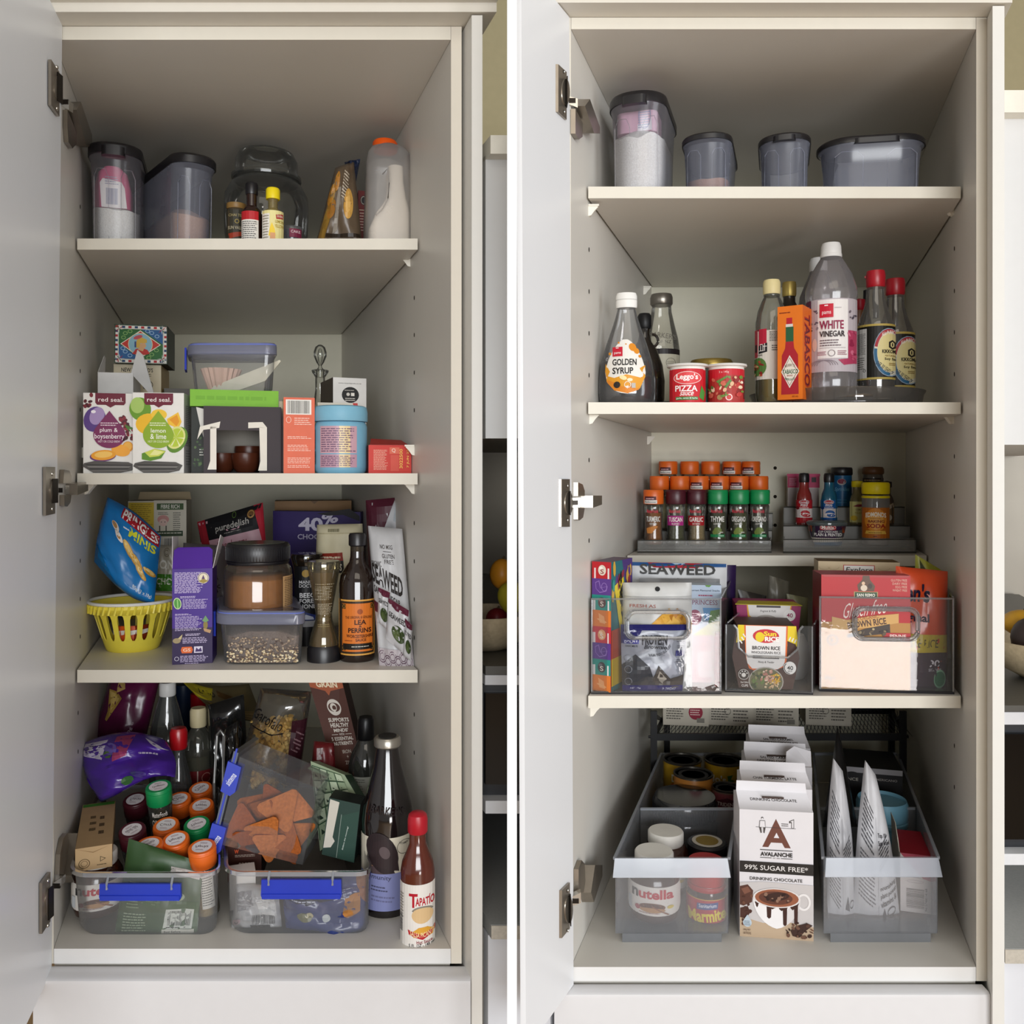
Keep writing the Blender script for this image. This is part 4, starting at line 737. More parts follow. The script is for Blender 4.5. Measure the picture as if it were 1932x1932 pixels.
pouch('nut_bag', 'crinkled clear bag with dark print upside down behind the purple tea box', 'bag', [(346, 1024), (424, 1030), (436, 1160), (338, 1160)], .40, GL('b7aeb2', haze=.5, edge=.3, rough=.25), yt=.42, thick=.05, seed=13, wr=.009, z0=ZL3,
  art=lambda a: (a.t('SNUTS', 40, 62, 88, 72, '4a3a40', rot=160, b=.02), a.t('NUTRITION', 40, 46, 84, 54, '4a3a40', rot=165), a.blobs(10, 4, 90, 30, 14, ['8a8085', 'c9c2c4', '6f666b'], 3, 9)))
# oats container and the peanut butter jar standing on it
YO = depth_at(ZL3, 1257)
oo, s_, hO = lidded('clear clip container of oats with lavender lid under the peanut butter jar', 412, 576, 1257, 1150, YO+.004, ZL3, .17, name='oats_container')
f = thing('rolled_oats', 'speckled oats filling the clear clip container', 'oats', (PX(494, YO+.004), YO+.009, ZL3+.002)); tag(f, kind='stuff')
m = MB(); W2 = .105; m.loft([ring(rrect(W2*t, .145, .014, y=.004, k=KL), z_) for t, z_ in ((.98, 0), (1.02, .02), (1.05, .040), (.6, .047))], M('7d6c62', .95, var=.25, bump=.8, scale=400)); m.build('heap', f)
rr = random.Random(5); m = MB()
for i in range(420):
    x = (rr.random()-.5)*W2*1.0; z_ = .003+.036*rr.random()**1.6; r_ = .0011+.001*rr.random(); c = rr.choice(['d9c7a2', 'c2ab84', 'e6d9bb', '8f7a66', '6d5b50']) if z_ < .02 else rr.choice(['9a8878', '6f6058', '8a7868', 'b5a28a', '584b46'])
    t = rr.random()*3; m.add([(x+r_*cos(t+q*pi/2.5), -.0006-.0008*(q % 2), z_+r_*.8*sin(t+q*pi/2.5)) for q in range(5)], [(0, 1, 2, 3, 4)], M(c, .9))
q = m.build('flakes', f); tag(q, kind='stuff')
zl = ZL3+hO*.965
def ribs(o, r, z0, z1, n, m=None):
    b = MB()
    for i in range(n):
        t = 2*pi*i/n; b.box(-.0004, .0004, -r-.0004, -r+.0006, z0, z1, m or BLK)
        for j in range(8): v = b.v[-8+j]; b.v[-8+j] = (v[0]*cos(t)-v[1]*sin(t), v[0]*sin(t)+v[1]*cos(t), v[2])
    return tag(b.build('lid_ribs', o), kind='stuff')
def pb(a):
    a.r(531, 1084, 552, 1148, 'c9a070'); a.l(534, 1086, 552, 1092, 2, '5a4632'); a.l(534, 1094, 552, 1146, 16, '6a543c'); a.r(533, 1092, 551, 1093, '4a3a2a')
rnd_item('peanut_butter_jar', 'squat jar of peanut butter with black ribbed lid standing on the oats container', 'jar', 487, YO+.075, zl,
  [('jar', [(52, None), (60, 1150), (62, 1143), (62, 1074), (58, 1066), (54, 1062), (54, 1054)], GL('e6dccb', haze=.06, edge=.4, gloss=.1)), ('lid', [(57, 1056), (58, 1054), (58, 1028), (55, 1024), (0, 1024)], BLK), ('lid_disc', [(50, 1023.6), (50, 1023), (0, 1023)], M('55584c', .25)),
   ('peanut_butter', [(50, None), (58.5, 1150), (60.6, 1142), (60.6, 1090), (54, 1085), (0, 1083)], M('c0854a', .7, var=.12, bump=.3, scale=90)), ('neck_ring', [(56, 1062), (57.5, 1060), (57.5, 1057), (56, 1056)], BLK)], pb, artR=62.6,
  extra=lambda o, s, X, y, z: ribs(o, 58.3*s, PZ(1054, y)-z, PZ(1030, y)-z, 70))
carton('parcel_box', 'plain brown cardboard box at the back behind the purple chocolate packet', 'box', (523, 945, 660, 1160), .72, .08, ['8a6436', '7a572e', '7a572e', '6d4d28', '9a7340', '7a572e'], z=ZL3, art=lambda a: a.p([(586, 945), (600, 945), (593, 951)], '6a4a26'))
tilt_box('chocolate_packet', 'dark purple chocolate packet lettered 40% lying against the brown box', 'packet', [(515, 964), (680, 966), (684, 1160), (515, 1160)], .62, .03, '2c1a5c', art=lambda a: (a.t('40', 29, 6, 57, 19, 'c9c3d6', b=.035), a.t('%', 56, 1, 74, 12, 'c9c3d6', b=.03, rot=-14), a.t('CHOCOLATE', 28, 22, 78, 27, 'b9b3c9', b=.02), a.p([(50, 2), (88, -3), (99, 4), (99, 9), (80, 3), (62, 4)], '15131a')), z0=ZL3)
rnd_item('honey_bottle', 'upside-down black honey bottle with silver print behind the hourglass bottle', 'bottle', 579, .36, ZL3, [('cap', [(24, None), (27, 1185), (27, 1172), (24, 1170)], BLK), ('bottle', [(20, 1172), (24, 1140), (20, 1110), (25, 1070), (30, 1050), (28, 1044), (0, 1043)], GL('4a4038', haze=.3, edge=.4, gloss=.1))],
  lambda a: (a.r(557, 1066, 604, 1178, '16161a'), a.e(577, 1079, 7, 7, 'a8873a'), a.t('MANUKA', 565, 1092, 600, 1098, 'c8c8cc'), a.t('DOCTOR', 565, 1099, 600, 1105, 'c8c8cc'), a.t('BEECH', 566, 1115, 602, 1124, 'dcdcdf', b=.02), a.t('FOREST', 566, 1126, 602, 1134, 'dcdcdf', b=.02), a.t('HONEY', 566, 1136, 602, 1144, 'dcdcdf', b=.02), a.p([(562, 1166), (575, 1150), (598, 1158), (600, 1166)], '2a3a7c'), a.p([(568, 1164), (577, 1155), (590, 1160), (592, 1165)], 'c9cfe0'), a.r(560, 1167, 602, 1178, 'a9a9ad')), artR=28)
rnd_item('honey_bottle', 'upside-down hourglass honey bottle on black cap in front, amber inside', 'bottle', 611, .236, ZL3, [('cap', [(28, None), (31, 1246), (31, 1222), (28, 1216)], BLK), ('bottle', [(27, 1217), (27, 1210), (24, 1195), (16, 1170), (15, 1158), (18, 1140), (24, 1105), (29, 1075), (31, 1062), (29, 1058), (0, 1059)], GL('d9cfae', haze=.06, edge=.45, gloss=.1)),
   ('honey', [(26, 1217), (26, 1211), (22, 1196), (14, 1172), (13, 1158), (16, 1140), (22, 1104), (26, 1078), (0, 1076)], M('74603a', .25, spec=.8))],
  lambda a: (a.l(596, 1098, 632, 1101, 1, 'cfc6ae'), a.l(595, 1103, 628, 1130, 9, 'b5ab92'), a.l(600, 1136, 626, 1170, 13, 'b5ab92'), a.l(600, 1174, 624, 1181, 2, 'cfc6ae'), a.l(590, 1186, 606, 1194, 1, 'b9ae94', rot=16)), artR=lambda v: 14+abs(v-1162)*.17)
pouch('almond_bag', 'cream stand-up almond bag with folded top behind the sauce bottle', 'bag', [(598, 990), (684, 988), (690, 1180), (592, 1180)], .40, 'cfc6a6', thick=.05, seed=21, z0=ZL3, rough=.55, art=lambda a: (a.l(26, 2, 52, 9, 1, '8a8468'), a.r(2, 8, 98, 9, 'b8ae8c'), a.p([(13, 28), (58, 27), (60, 35), (12, 36)], '8f2f22'), a.l(16, 29.5, 56, 34, 1, 'e8d8c0'), a.p([(9, 36), (60, 35), (61, 43), (56, 47), (12, 47), (8, 42)], '17161a'), a.t('ALMONDS', 13, 38, 57, 45, 'efe9da', b=.03), a.l(60, 66, 84, 72, 2, '9a9274')))
def worc(a):
    a.r(640, 1127, 706, 1230, 'd9a04c'); a.r(643, 1130, 704, 1227, '33261a'); a.r(647, 1134, 702, 1223, 'd5752a')
    for x, y_ in ((648, 1135), (699, 1135), (648, 1212), (699, 1212)): a.r(x-1, y_, x+5, y_+9, '3a2814'); a.ring(x+2, y_+4.5, 2.4, 3.4, .7, 'b98a3c')
    a.e(679, 1149, 5, 5, '9a4a1a'); a.t('THE ORIGINAL & GENUINE', 653, 1157, 700, 1162, '5a2a10', arc=1); a.t('LEA', 669, 1164, 690, 1173, '38180c', b=.025); a.t('&', 677, 1174, 682, 1178, '38180c'); a.t('PERRINS', 658, 1179, 699, 1188, '38180c', b=.025); a.t('WORCESTERSHIRE', 655, 1191, 702, 1197, '4a1f10', b=.02, arc=-1); a.t('SAUCE', 671, 1199, 690, 1204, '4a1f10', b=.02)
    a.l(652, 1201, 666, 1204, 1, '7a3a18'); a.r(649, 1208, 700, 1219, '1d1712'); a.l(664, 1212, 696, 1215, 1, 'd9d4c8')
rnd_item('sauce_bottle', 'dark worcestershire sauce bottle with black cap and orange label', 'bottle', 674, .242, ZL3, [('glass', [(31, None), (33, 1238), (33.5, 1230), (33.5, 1100), (31, 1085), (22, 1070), (15, 1060), (13, 1050), (12.5, 1030)], M('1f120c', .08, spec=.9)), ('neck', [(12.6, 1062), (12.8, 1030)], GL('8a7c66', haze=.2)), ('cap', [(14, 1030), (16, 1028), (16, 1010), (14, 1006), (0, 1006)], BLK)], worc, artR=33.8)
def seaw(a):
    a.t('NO MSG', 32, 12, 68, 15, '55504e', b=.01); a.r(40, 16.6, 64, 17, '55504e'); a.t('GLUTEN', 36, 18.5, 72, 21.5, '55504e'); a.t('FREE', 42, 22.5, 68, 25.5, '55504e'); a.t('ORGANIC', 2, 24, 32, 28, '4a4644'); a.t('SEAWEED', 2, 30, 88, 44, '2f2b2a', b=.03, rot=7); a.t('SALT & VINEGAR', 4, 46, 78, 51, '3a3634', b=.02, rot=8)
    a.p([(0, 52), (40, 58), (99, 66), (99, 69), (0, 60)], '5a2034'); a.r(0, 86, 99, 99, 'b9b1b6')
    for i in range(6): a.ring(12+i*15, 92+3*(i % 2), 11, 4.5, .7, '5c4152'); a.ring(12+i*15, 92+3*(i % 2), 7, 2.8, .6, '5c4152')
pouch('seaweed_bag', 'pale grey bag with maroon folded top behind the open seaweed bag', 'bag', [(690, 944), (776, 936), (780, 1180), (700, 1180)], .35, 'a5a5a8', thick=.03, seed=31, z0=ZL3, rough=.45, art=lambda a: (a.p([(0, 0), (66, 0), (36, 26), (30, 60), (0, 70)], '4a1828'), a.p([(66, 0), (99, 0), (99, 24), (60, 18)], '9aa0a6')))
pouch('seaweed_bag', 'open white seaweed snack bag leaning on the right cabinet wall', 'bag', [(694, 992), (759, 998), (782, 1262), (716, 1258)], .20, 'c2c3c6', yt=.26, thick=.035, seed=33, rough=.4, art=seaw, z0=ZL3)
for i, (q, d, lb) in enumerate((([(733, 1128), (772, 1152), (764, 1236), (728, 1205)], .188, 'small seaweed snack pack in front of the open seaweed bag'), ([(714, 1108), (736, 1118), (732, 1190), (712, 1172)], .196, 'small seaweed snack pack half hidden beside the sauce bottle'), ([(764, 1166), (778, 1180), (776, 1248), (760, 1236)], .185, 'small seaweed snack pack at the right edge of the basket shelf'))):
    pouch('seaweed_pack', lb, 'packet', q, d, 'bdbdc0', thick=.012, seed=40+i, n=10, group='small seaweed packs', art=lambda a: (a.p([(0, 0), (99, 0), (99, 14), (40, 18), (0, 10)], '5a2034'), a.t('SEAWEED', 8, 28, 92, 40, '3a3634', b=.03), a.e(60, 66, 34, 18, '3c4a2a'), a.e(52, 70, 20, 10, '55633a')))
# ================================================================ left cabinet, floor
pouch('chip_bag', 'tall maroon corn chip bag at the left back of the cabinet floor', 'bag', [(210, 1268), (306, 1262), (268, 1425), (170, 1405)], .42, '560f3a', yt=.46, thick=.07, seed=51, rough=.25, wr=.007, z0=ZFL+.1,
  art=lambda a: (a.p([(10, 20), (26, 22), (42, 30), (22, 62), (18, 60), (20, 48)], 'a98a42'), a.p([(12, 22), (26, 25), (38, 31), (26, 46)], 'c9ab62'), a.p([(26, 8), (40, 12), (44, 18), (28, 24)], 'b8985a'), a.t('170g e', 60, 66, 82, 73, 'd9c4d2', rot=-78)))
pouch('raisin_bag', 'crumpled bright purple raisin bag draped over the left tub', 'bag', [(157, 1402), (310, 1396), (330, 1466), (190, 1512)], .20, '45248c', yt=.27, thick=.07, seed=55, wr=.012, rough=.2, edge=lambda u, v: (-14*sin(pi*v)*(1-u)+10*sin(pi*v)*u, -16*sin(pi*u)*(1-v)-24*v*sin(pi*u)*u), n=22,
  art=lambda a: (a.p([(4, 2), (34, 4), (26, 34), (4, 20)], 'b9b2c4'), a.l(8, 6, 30, 22, 5, '4a3a6a', rot=12), a.p([(44, 2), (66, 0), (54, 34), (38, 40)], '9c3f66'), a.e(38, 18, 8, 10, '6a5aa8'), a.e(34, 26, 5, 7, '4f6a35'), a.p([(78, 2), (92, 8), (99, 26), (90, 16)], 'cfc9d8'), a.e(60, 78, 8, 12, '5a4a96', rot=-20), a.e(44, 84, 7, 8, '3d6a3a'), a.l(66, 32, 92, 40, 1, 'd9cfe8', rot=10)))
pouch('spaghetti_packet', 'yellow and clear spaghetti packet lying under the lowest left shelf', 'packet', [(338, 1280), (470, 1290), (498, 1364), (384, 1326)], .44, GL('c9b98a', haze=.35, edge=.4, rough=.15), yt=.5, thick=.035, seed=61, rough=.3, z0=ZFL+.16, edge=lambda u, v: (0, 8*sin(pi*u)),
  art=lambda a: (a.p([(0, 0), (48, 6), (34, 50), (0, 70)], 'b5a52a'), a.t('LARO', 22, 16, 46, 34, '2c2a20', b=.03, rot=8), a.p([(52, 10), (74, 30), (66, 44), (50, 30)], '5c4426'), [a.p([(20+i*2, 62+i*3), (98, 70+i*3), (98, 71.4+i*3), (20+i*2, 63.6+i*3)], ['a88a58', '8f7446', 'bfa06c'][i % 3]) for i in range(9)]))
rnd_item('vinegar_bottle', 'clear bottle with white cap standing behind the left tub', 'bottle', 316, .40, ZFL, [('bottle', [(28, None), (31, 1600), (32, 1470), (32, 1400), (29, 1370), (22, 1340), (14, 1312), (13, 1306)], GL('c9d0d2', haze=.12, edge=.4, gloss=.1, tint=.5)), ('cap', [(14, 1312), (15, 1310), (15, 1290), (13, 1287), (0, 1287)], M('dcdcda', .4))], lambda a: (a.r(300, 1392, 334, 1440, '6c6c70'), a.ring(317, 1408, 9, 9, 1.4, '2f2f33'), a.ring(317, 1408, 5, 5, 1, '2f2f33')), artR=32.5)
rnd_item('sauce_bottle', 'empty clear bottle with red cap just behind the spice jars', 'bottle', 337, .31, ZFL, [('bottle', [(22, None), (24, 1600), (25, 1520), (24, 1478), (18, 1450), (11, 1425), (11, 1410)], GL('d3d5d5', haze=.1, edge=.4, gloss=.1, tint=.4)), ('cap', [(14, 1412), (16, 1408), (16, 1380), (13, 1373), (0, 1372)], M('b0101a', .3, spec=.7))])
rnd_item('rice_vinegar_bottle', 'bottle with cream cap and red label behind the spice jars', 'bottle', 374, .38, ZFL, [('bottle', [(25, None), (28, 1600), (28, 1430), (26, 1400), (19, 1382), (12, 1372), (11, 1366)], GL('cccebe', haze=.12, edge=.4, gloss=.1, tint=.5)), ('cap', [(14, 1370), (15, 1367), (15, 1340), (13, 1335), (0, 1335)], M('d6c9a0', .45)), ('vinegar', [(23, None), (26, 1600), (26, 1422), (0, 1421)], M('4a4638', .3))], lambda a: (a.r(352, 1446, 400, 1520, '6a1a1e'), a.r(372, 1446, 374, 1520, 'b9a9a0'), a.ring(388, 1460, 8, 9, 1, 'b98a80'), a.l(378, 1478, 398, 1510, 5, 'c9b0a8')), artR=28.6)
rnd_item('sauce_bottle', 'dark bottle with red cap furthest back under the lowest left shelf', 'bottle', 374, .56, ZFL, [('bottle', [(20, None), (22, 1500), (22, 1400), (12, 1350), (11, 1330)], M('14161c', .15)), ('cap', [(13, 1336), (14, 1333), (14, 1308), (0, 1306)], M('9c0f18', .35))])
rnd_item('drink_bottle', 'dark blue ridged bottle behind the white capped bottle', 'bottle', 346, .58, ZFL, [('bottle', [(18, None), (20, 1500), (20, 1400), (19, 1345), (20, 1340), (19, 1335), (20, 1330), (19, 1325), (20, 1320), (18, 1290), (0, 1288)], M('15233a', .35))])
def pasta_pieces(o, pos_):
    m = MB(); rr = random.Random(9); mats = [M(c, .6) for c in ('d0a652', 'deb868', 'bf9544', 'e6c47a')]
    for i in range(110):
        x, y, z = pos_(rr); L = .012; d = Vector((rr.random()-.5, (rr.random()-.5)*.5, rr.random()-.5)).normalized(); u = d.cross(Vector((0, 1, .1))).normalized(); q = d.cross(u); R = []
        for j in range(7):
            c = Vector((x, y, z))+d*L*(j/6-.5)*1.6; t = j*1.1; r_ = .0042*(1+.28*(-1)**j); R.append([c+u*r_*cos(t+k*pi/3)+q*r_*sin(t+k*pi/3) for k in range(6)])
        m.loft(R, mats[i % 4])
    return tag(m.build('spirals', o), kind='stuff')
yb = .34; B_ = P(520, 1470, yb); pp = thing('pasta', 'ridged pasta spirals inside the clear pasta bag', 'pasta', (B_.x, yb, ZFL+.09)); tag(pp, kind='stuff')
def rot_pos(rr):
    v = rr.random(); u = rr.random(); X0 = PX(466+20*v, yb), PX(548+24*v, yb); z = PZ(1475-v*120, yb)
    return X0[0]+(X0[1]-X0[0])*u-B_.x, (rr.random()-.8)*.02, z-ZFL-.09
pasta_pieces(pp, rot_pos)
pouch('pasta_bag', 'clear bag of ridged pasta with black script standing behind the tilted chip box', 'bag', [(492, 1298), (588, 1305), (562, 1490), (452, 1440)], .325, GL('eee8da', haze=.05, edge=.35, gloss=.12, rough=.1, tint=.2), yt=.33, thick=.06, seed=71, wr=.004, z0=ZFL+.06, rough=.3,
  art=lambda a: (a.t('Garofalo', 2, 26, 60, 40, '151210', rot=8, sh=.3, b=.004), a.p([(4, 46), (40, 48), (62, 44), (62, 45), (40, 49.4), (4, 47.4)], '151210'), a.p([(74, 30), (99, 26), (99, 96), (80, 96)], '3a1a22'), a.l(82, 40, 97, 62, 6, '8a6a70', rot=12), a.t('500g e', 24, 88, 50, 93, '1a1512', rot=14)))
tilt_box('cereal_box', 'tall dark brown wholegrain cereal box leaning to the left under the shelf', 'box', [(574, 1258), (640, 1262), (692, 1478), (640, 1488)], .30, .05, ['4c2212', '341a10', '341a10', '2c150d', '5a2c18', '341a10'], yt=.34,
  art=lambda a: (a.p([(0, 0), (99, 0), (99, 17), (58, 20), (50, 24), (42, 20), (0, 17)], 'a5522c'), a.t('WHOLE', 22, 6, 80, 11, 'ecd9b8', b=.04), a.t('GRAIN', 20, 12, 82, 17, 'ecd9b8', b=.04), a.ring(56, 34, 21, 7, 3, 'd8cfc4'), a.e(54, 34, 10, 3.6, 'd8cfc4'), a.e(56, 34.4, 6, 2, '4a2414'), a.r(52, 36, 58, 39, 'd8cfc4'), a.t('SUPPORTS', 28, 43, 92, 46.5, 'd8cfc4', b=.03), a.t('HEALTHY', 30, 47.4, 88, 51, 'd8cfc4', b=.03), a.t("MINDS'", 36, 52, 82, 55, 'd8cfc4', b=.03), a.t('WITH', 50, 56, 66, 58, 'd8cfc4'), a.r(26, 56.8, 46, 57.2, 'd8cfc4'), a.r(70, 56.8, 90, 57.2, 'd8cfc4'), a.t('5 ESSENTIAL', 22, 59, 92, 62, 'd8cfc4', b=.02), a.t('NUTRIENTS', 26, 63, 86, 66, 'd8cfc4', b=.02), a.t('IRON', 46, 70, 74, 73, 'b9ada2'), a.t('+', 56, 74.5, 62, 77, 'b9ada2'), a.t('ZINC', 46, 79, 74, 82, 'b9ada2'), a.t('+', 56, 83.5, 62, 86, 'b9ada2'), a.t('FOLATE', 44, 88, 80, 91, 'b9ada2')))
rnd_item('oil_bottle', 'dark capped bottle with pale label behind the large cordial bottle', 'bottle', 690, .27, ZFL, [('bottle', [(30, None), (32, 1640), (33, 1520), (32, 1440), (27, 1420), (18, 1402), (13, 1392), (12, 1380)], GL('6f706a', haze=.25, edge=.4, gloss=.1)), ('oil', [(29, None), (31, 1640), (31, 1450), (0, 1449)], M('24261f', .2)), ('cap', [(15, 1394), (16, 1390), (15, 1358), (12, 1352), (0, 1352)], M('0e0e10', .3))],
  lambda a: (a.r(660, 1455, 720, 1545, '8f9188'), a.l(664, 1458, 690, 1466, 2, '55564f'), a.l(664, 1470, 688, 1530, 14, '6a6b64')), artR=33.4)
pouch('fruit_packet', 'small dark red glossy packet behind the tilted chip box', 'packet', [(592, 1398), (630, 1402), (636, 1490), (585, 1480)], .26, '5c1418', thick=.03, seed=77, n=10, z0=ZFL+.1, art=lambda a: (a.p([(20, 12), (50, 8), (46, 34), (24, 36)], '9a8c8c'), a.e(50, 60, 30, 14, '7c2026')))
for i, (q, d, c, lb) in enumerate((([(392, 1330), (460, 1310), (470, 1480), (398, 1500)], .36, '4a4c4c', 'grey clear zip bag of packets standing behind the tilted chip box'), ([(424, 1375), (450, 1360), (452, 1500), (418, 1500)], .30, '3a3c3e', 'smoky clear bag crumpled behind the blue clip of the chip box'))):
    pouch('zip_bag', lb, 'bag', q, d, GL(c, haze=.3, edge=.5, gloss=.12, rough=.15), thick=.03, seed=80+i, wr=.01, n=12, z0=ZFL)
tg = thing('tongs', 'pair of slim steel and white tongs standing behind the spice jars', 'utensil', (PX(412, .25), .25, ZFL))
for dx in (-.006, .006): MB().tube([(dx, 0, .005), (dx*1.1, 0, .12), (dx*.9, .01, .19)], .0025, M('8a8a88', .3, .8), 8).build('arm', tg)
MB().tube([(-.0055, .01, .19), (0, .011, .197), (.0055, .01, .19)], .0026, M('8a8a88', .3, .8), 8).build('hinge_spring', tg)
# ================================================================ the two open tubs on the left cabinet's floor
TUBP = GL('f8fafc', haze=.16, edge=.3, gloss=.06, rough=.12, tint=.15); RIMP = GL('e2e8f0', haze=.45, edge=.35, gloss=.1, rough=.15, tint=.3)
def handle(o, y, x0, x1, p0, p1, cx, z):
    s = S(y); m = MB(); W2 = (x1-x0)/2*s; X = PX((x0+x1)/2, y)-cx; hz = lambda p_: PZ(p_, y)-z
    m.loft([[(X+a*W2, -.008+d, hz(v)) for a, v in ((-.985, p0), (.985, p0), (.99, (p0+p1)/2), (1, p1-6), (.97, p1), (-.97, p1), (-1, p1-6), (-.99, (p0+p1)/2))] for d in (0, -.004)], BLU)
    m.box(X-W2*.97, X+W2*.97, -.0135, -.012, hz(p1), hz(p1-9), BLU); m.build('clip_handle', o)
    for t in (-.8, .78): MB().tube([(X+t*W2, -.0085, hz(p0-14)), (X+t*W2, -.0135, hz(p0-2)), (X+t*W2, -.0135, hz(p0+9))], .0016, RIMP, 6).build('clip_hinge', o)
t1, y1, h1, cx1 = tub('open_tub', 'open clear plastic tub with blue handle full of spice jars', 'tub', 147, 410, 1766, 130, 418, 1644, ZFL, .30, KL, TUBP, RIMP, group='clear tubs with blue clip handles')
handle(t1, y1, 195, 348, 1660, 1690, cx1, ZFL)
t2, y2, h2, cx2 = tub('open_tub', 'open clear plastic tub with blue handle under the tilted chip box', 'tub', 434, 700, 1764, 425, 708, 1642, ZFL, .30, KL, TUBP, RIMP, group='clear tubs with blue clip handles')
handle(t2, y2, 497, 648, 1652, 1687, cx2, ZFL)
ZT = ZFL+.003
def nut(lab, cx, y, z, k=1., lid=True, part=None):
    """hazelnut spread jar, k scales the pixel rows about the base"""
    s = S(y); o = thing('spread_jar', lab, 'jar', (PX(cx, y), y, z), face(PX(cx, y), y), 'chocolate spread jars'); q = k
    MB().lathe([(r*q, h*q) for r, h in ((.022, 0), (.0285, .004), (.031, .012), (.0325, .02), (.0325, .044), (.031, .055), (.026, .064), (.022, .067), (.022, .07))], M('36190f', .12, spec=.8), 36).build('glass', o)
    MB().lathe([(r*q, h*q) for r, h in ((.0235, .066), (.0245, .068), (.0245, .081), (.023, .083), (0, .083))], M('e3e1da', .45), 36).build('lid', o)
    MB().lathe([(r*q, h*q) for r, h in ((.0315, .0145), (.0329, .02), (.0329, .043), (.0318, .050))], M('e8e4de', .5), 40, capb=False, capt=False).build('label_band', o)
    a = Art(cyl_map(0, lambda v: v*q, q, lambda v: (.0334-.00002)*q), du=.005, h0=.0001); C = 'c02038'
    a.t('n', -.027, .0455, -.0195, .036, '2a2a2c', b=.03); a.t('utella', -.0188, .0478, .024, .036, C, b=.03); a.e(-.002, .026, .016, .005, '7a4a2c'); a.e(-.002, .0268, .014, .0035, '4a2414'); a.e(-.002, .0225, .016, .003, 'b5885a'); a.p([(-.004, .029), (.016, .019), (.019, .017), (.017, .0165), (-.002, .0262)], '8a5a40'); a.l(-.018, .0195, .008, .018, 1, '8a2a34'); a.e(.020, .026, .004, .002, 'd9c04a'); a.e(-.02, .024, .003, .003, 'a03040'); a.r(-.031, .034, -.027, .019, 'cfd6dc')
    a.done('label', o); return o
nut('chocolate spread jar in the left tub under the cardboard carton', 185, .088, ZT, 1.0)
tilt = carton('soap_carton', 'kraft cardboard carton lying across the left tub on the spread jar', 'box', (148, 1597, 206, 1640), .052, .165, ['b89a72', 'b0926c', 'a88a66', 'a08360', 'a78a64', 'a88a66'], rz=23, rough=.75,
  art=lambda a: (a.r(148, 1597, 206, 1640, 'b89a72'), a.ring(162, 1627, 9, 9, 1.2, '5a452c'), a.ring(162, 1627, 5.5, 5.5, .8, '5a452c'), a.p([(150, 1598), (176, 1607), (204, 1598), (176, 1608.4)], '8a6c48'), a.t('♻', 184, 1616, 197, 1629, '2c2418') if False else (a.ring(190, 1622, 6, 6, 1.6, '2c2418', 3), a.l(182, 1631, 198, 1634, 1, '3c3020'))),
  extra=lambda o, s, w_, h: (lambda a: (a.r(2, 92, 98, 99, '3f7a2a'), a.l(58, 20, 74, 70, 3, '4a3a24', rot=0), a.l(30, 30, 50, 72, 3, '5a482e'), a.done('top_print', o)))(Art(lambda u, v, hh: Vector(((u/50-1)*w_, v/100*.165, h+hh)), rough=.75)))
def spice(name, label, x, y, z, capc, fill, art=None, disc=None, rz=0, group='spice jars', k=1., lean=0, fillh=.06):
    """spice jar: clear body, flip cap, contents, price disc on the cap"""
    o = thing(name, label, 'jar', (x, y, z), rz, group)
    if lean: o.rotation_euler = Matrix.Rotation(lean, 3, 'X').to_euler() if False else (Matrix.Rotation(lean, 3, 'X') @ Matrix.Rotation(rz, 3, 'Z')).to_euler()
    MB().lathe([(.0145, 0), (.0168, .002), (.017, .006), (.0155, .022), (.0155, .05), (.0165, .064), (.0168, .069), (.0155, .073), (.0145, .075)], GL('dcdcd4', haze=.05, edge=.45, gloss=.08, rough=.05), 28).build('glass', o, key='sj_glass')
    MB().lathe([(.0172, .0735), (.0178, .0745), (.0178, .097), (.0168, .0985), (0, .0985)], M(capc, .4, spec=.6), 28).build('cap', o, key='sj_cap'+capc)
    MB().lathe([(.0178, .093), (.0181, .0935), (.0181, .0945), (.0178, .095)], M(capc, .4, spec=.6), 28, capb=False, capt=False).build('cap_seam', o, key='sj_seam'+capc)
    if fill: MB().lathe([(.0135, .002), (.0158, .004), (.016, .007), (.0146, .022), (.0146, min(fillh, .06)), (0, min(fillh, .06)+.002)], M(fill, .95, var=.25, bump=.5, scale=500), 24).build('contents', o, key='sj_fill'+fill+str(fillh))
    if disc:
        a = Art(lambda u, v, h: Vector((u, v, .0985+h)), h0=.0001); a.e(0, 0, .0128, .0128, 'dcd7da', 28); a.ring(0, 0, .0118, .0118, .0005, 'b5a9b0', 24, 200, 330)
        a.t(disc, -.0085, -.003, .0085, .0035, '4a3038', sh=.3, b=.006); a.l(-.005, .009, .005, .0055, 2, '8a6a74'); a.l(-.006, -.0055, .006, -.0085, 2, '9a8088'); a.done('lid_sticker', o)
    if art:
        a = Art(lambda u, v, h: Vector(((.0168+h)*sin(u), -(.0168+h)*cos(u), v)), du=.25, h0=.0001); art(a); a.done('label', o)
    return o
OR, GR, MN = 'e0661a', '0f8a4c', '4a1420'
def paper(a): a.r(-1.0, .012, -.25, .064, '2a2c3c'); a.r(-.95, .014, -.3, .06, 'cfc8b8'); a.r(-.9, .03, -.4, .05, '2c3456'); a.r(.1, .016, 1.1, .066, 'd9d5ce'); a.l(.15, .064, 1.05, .02, 12, '6a6a6a')
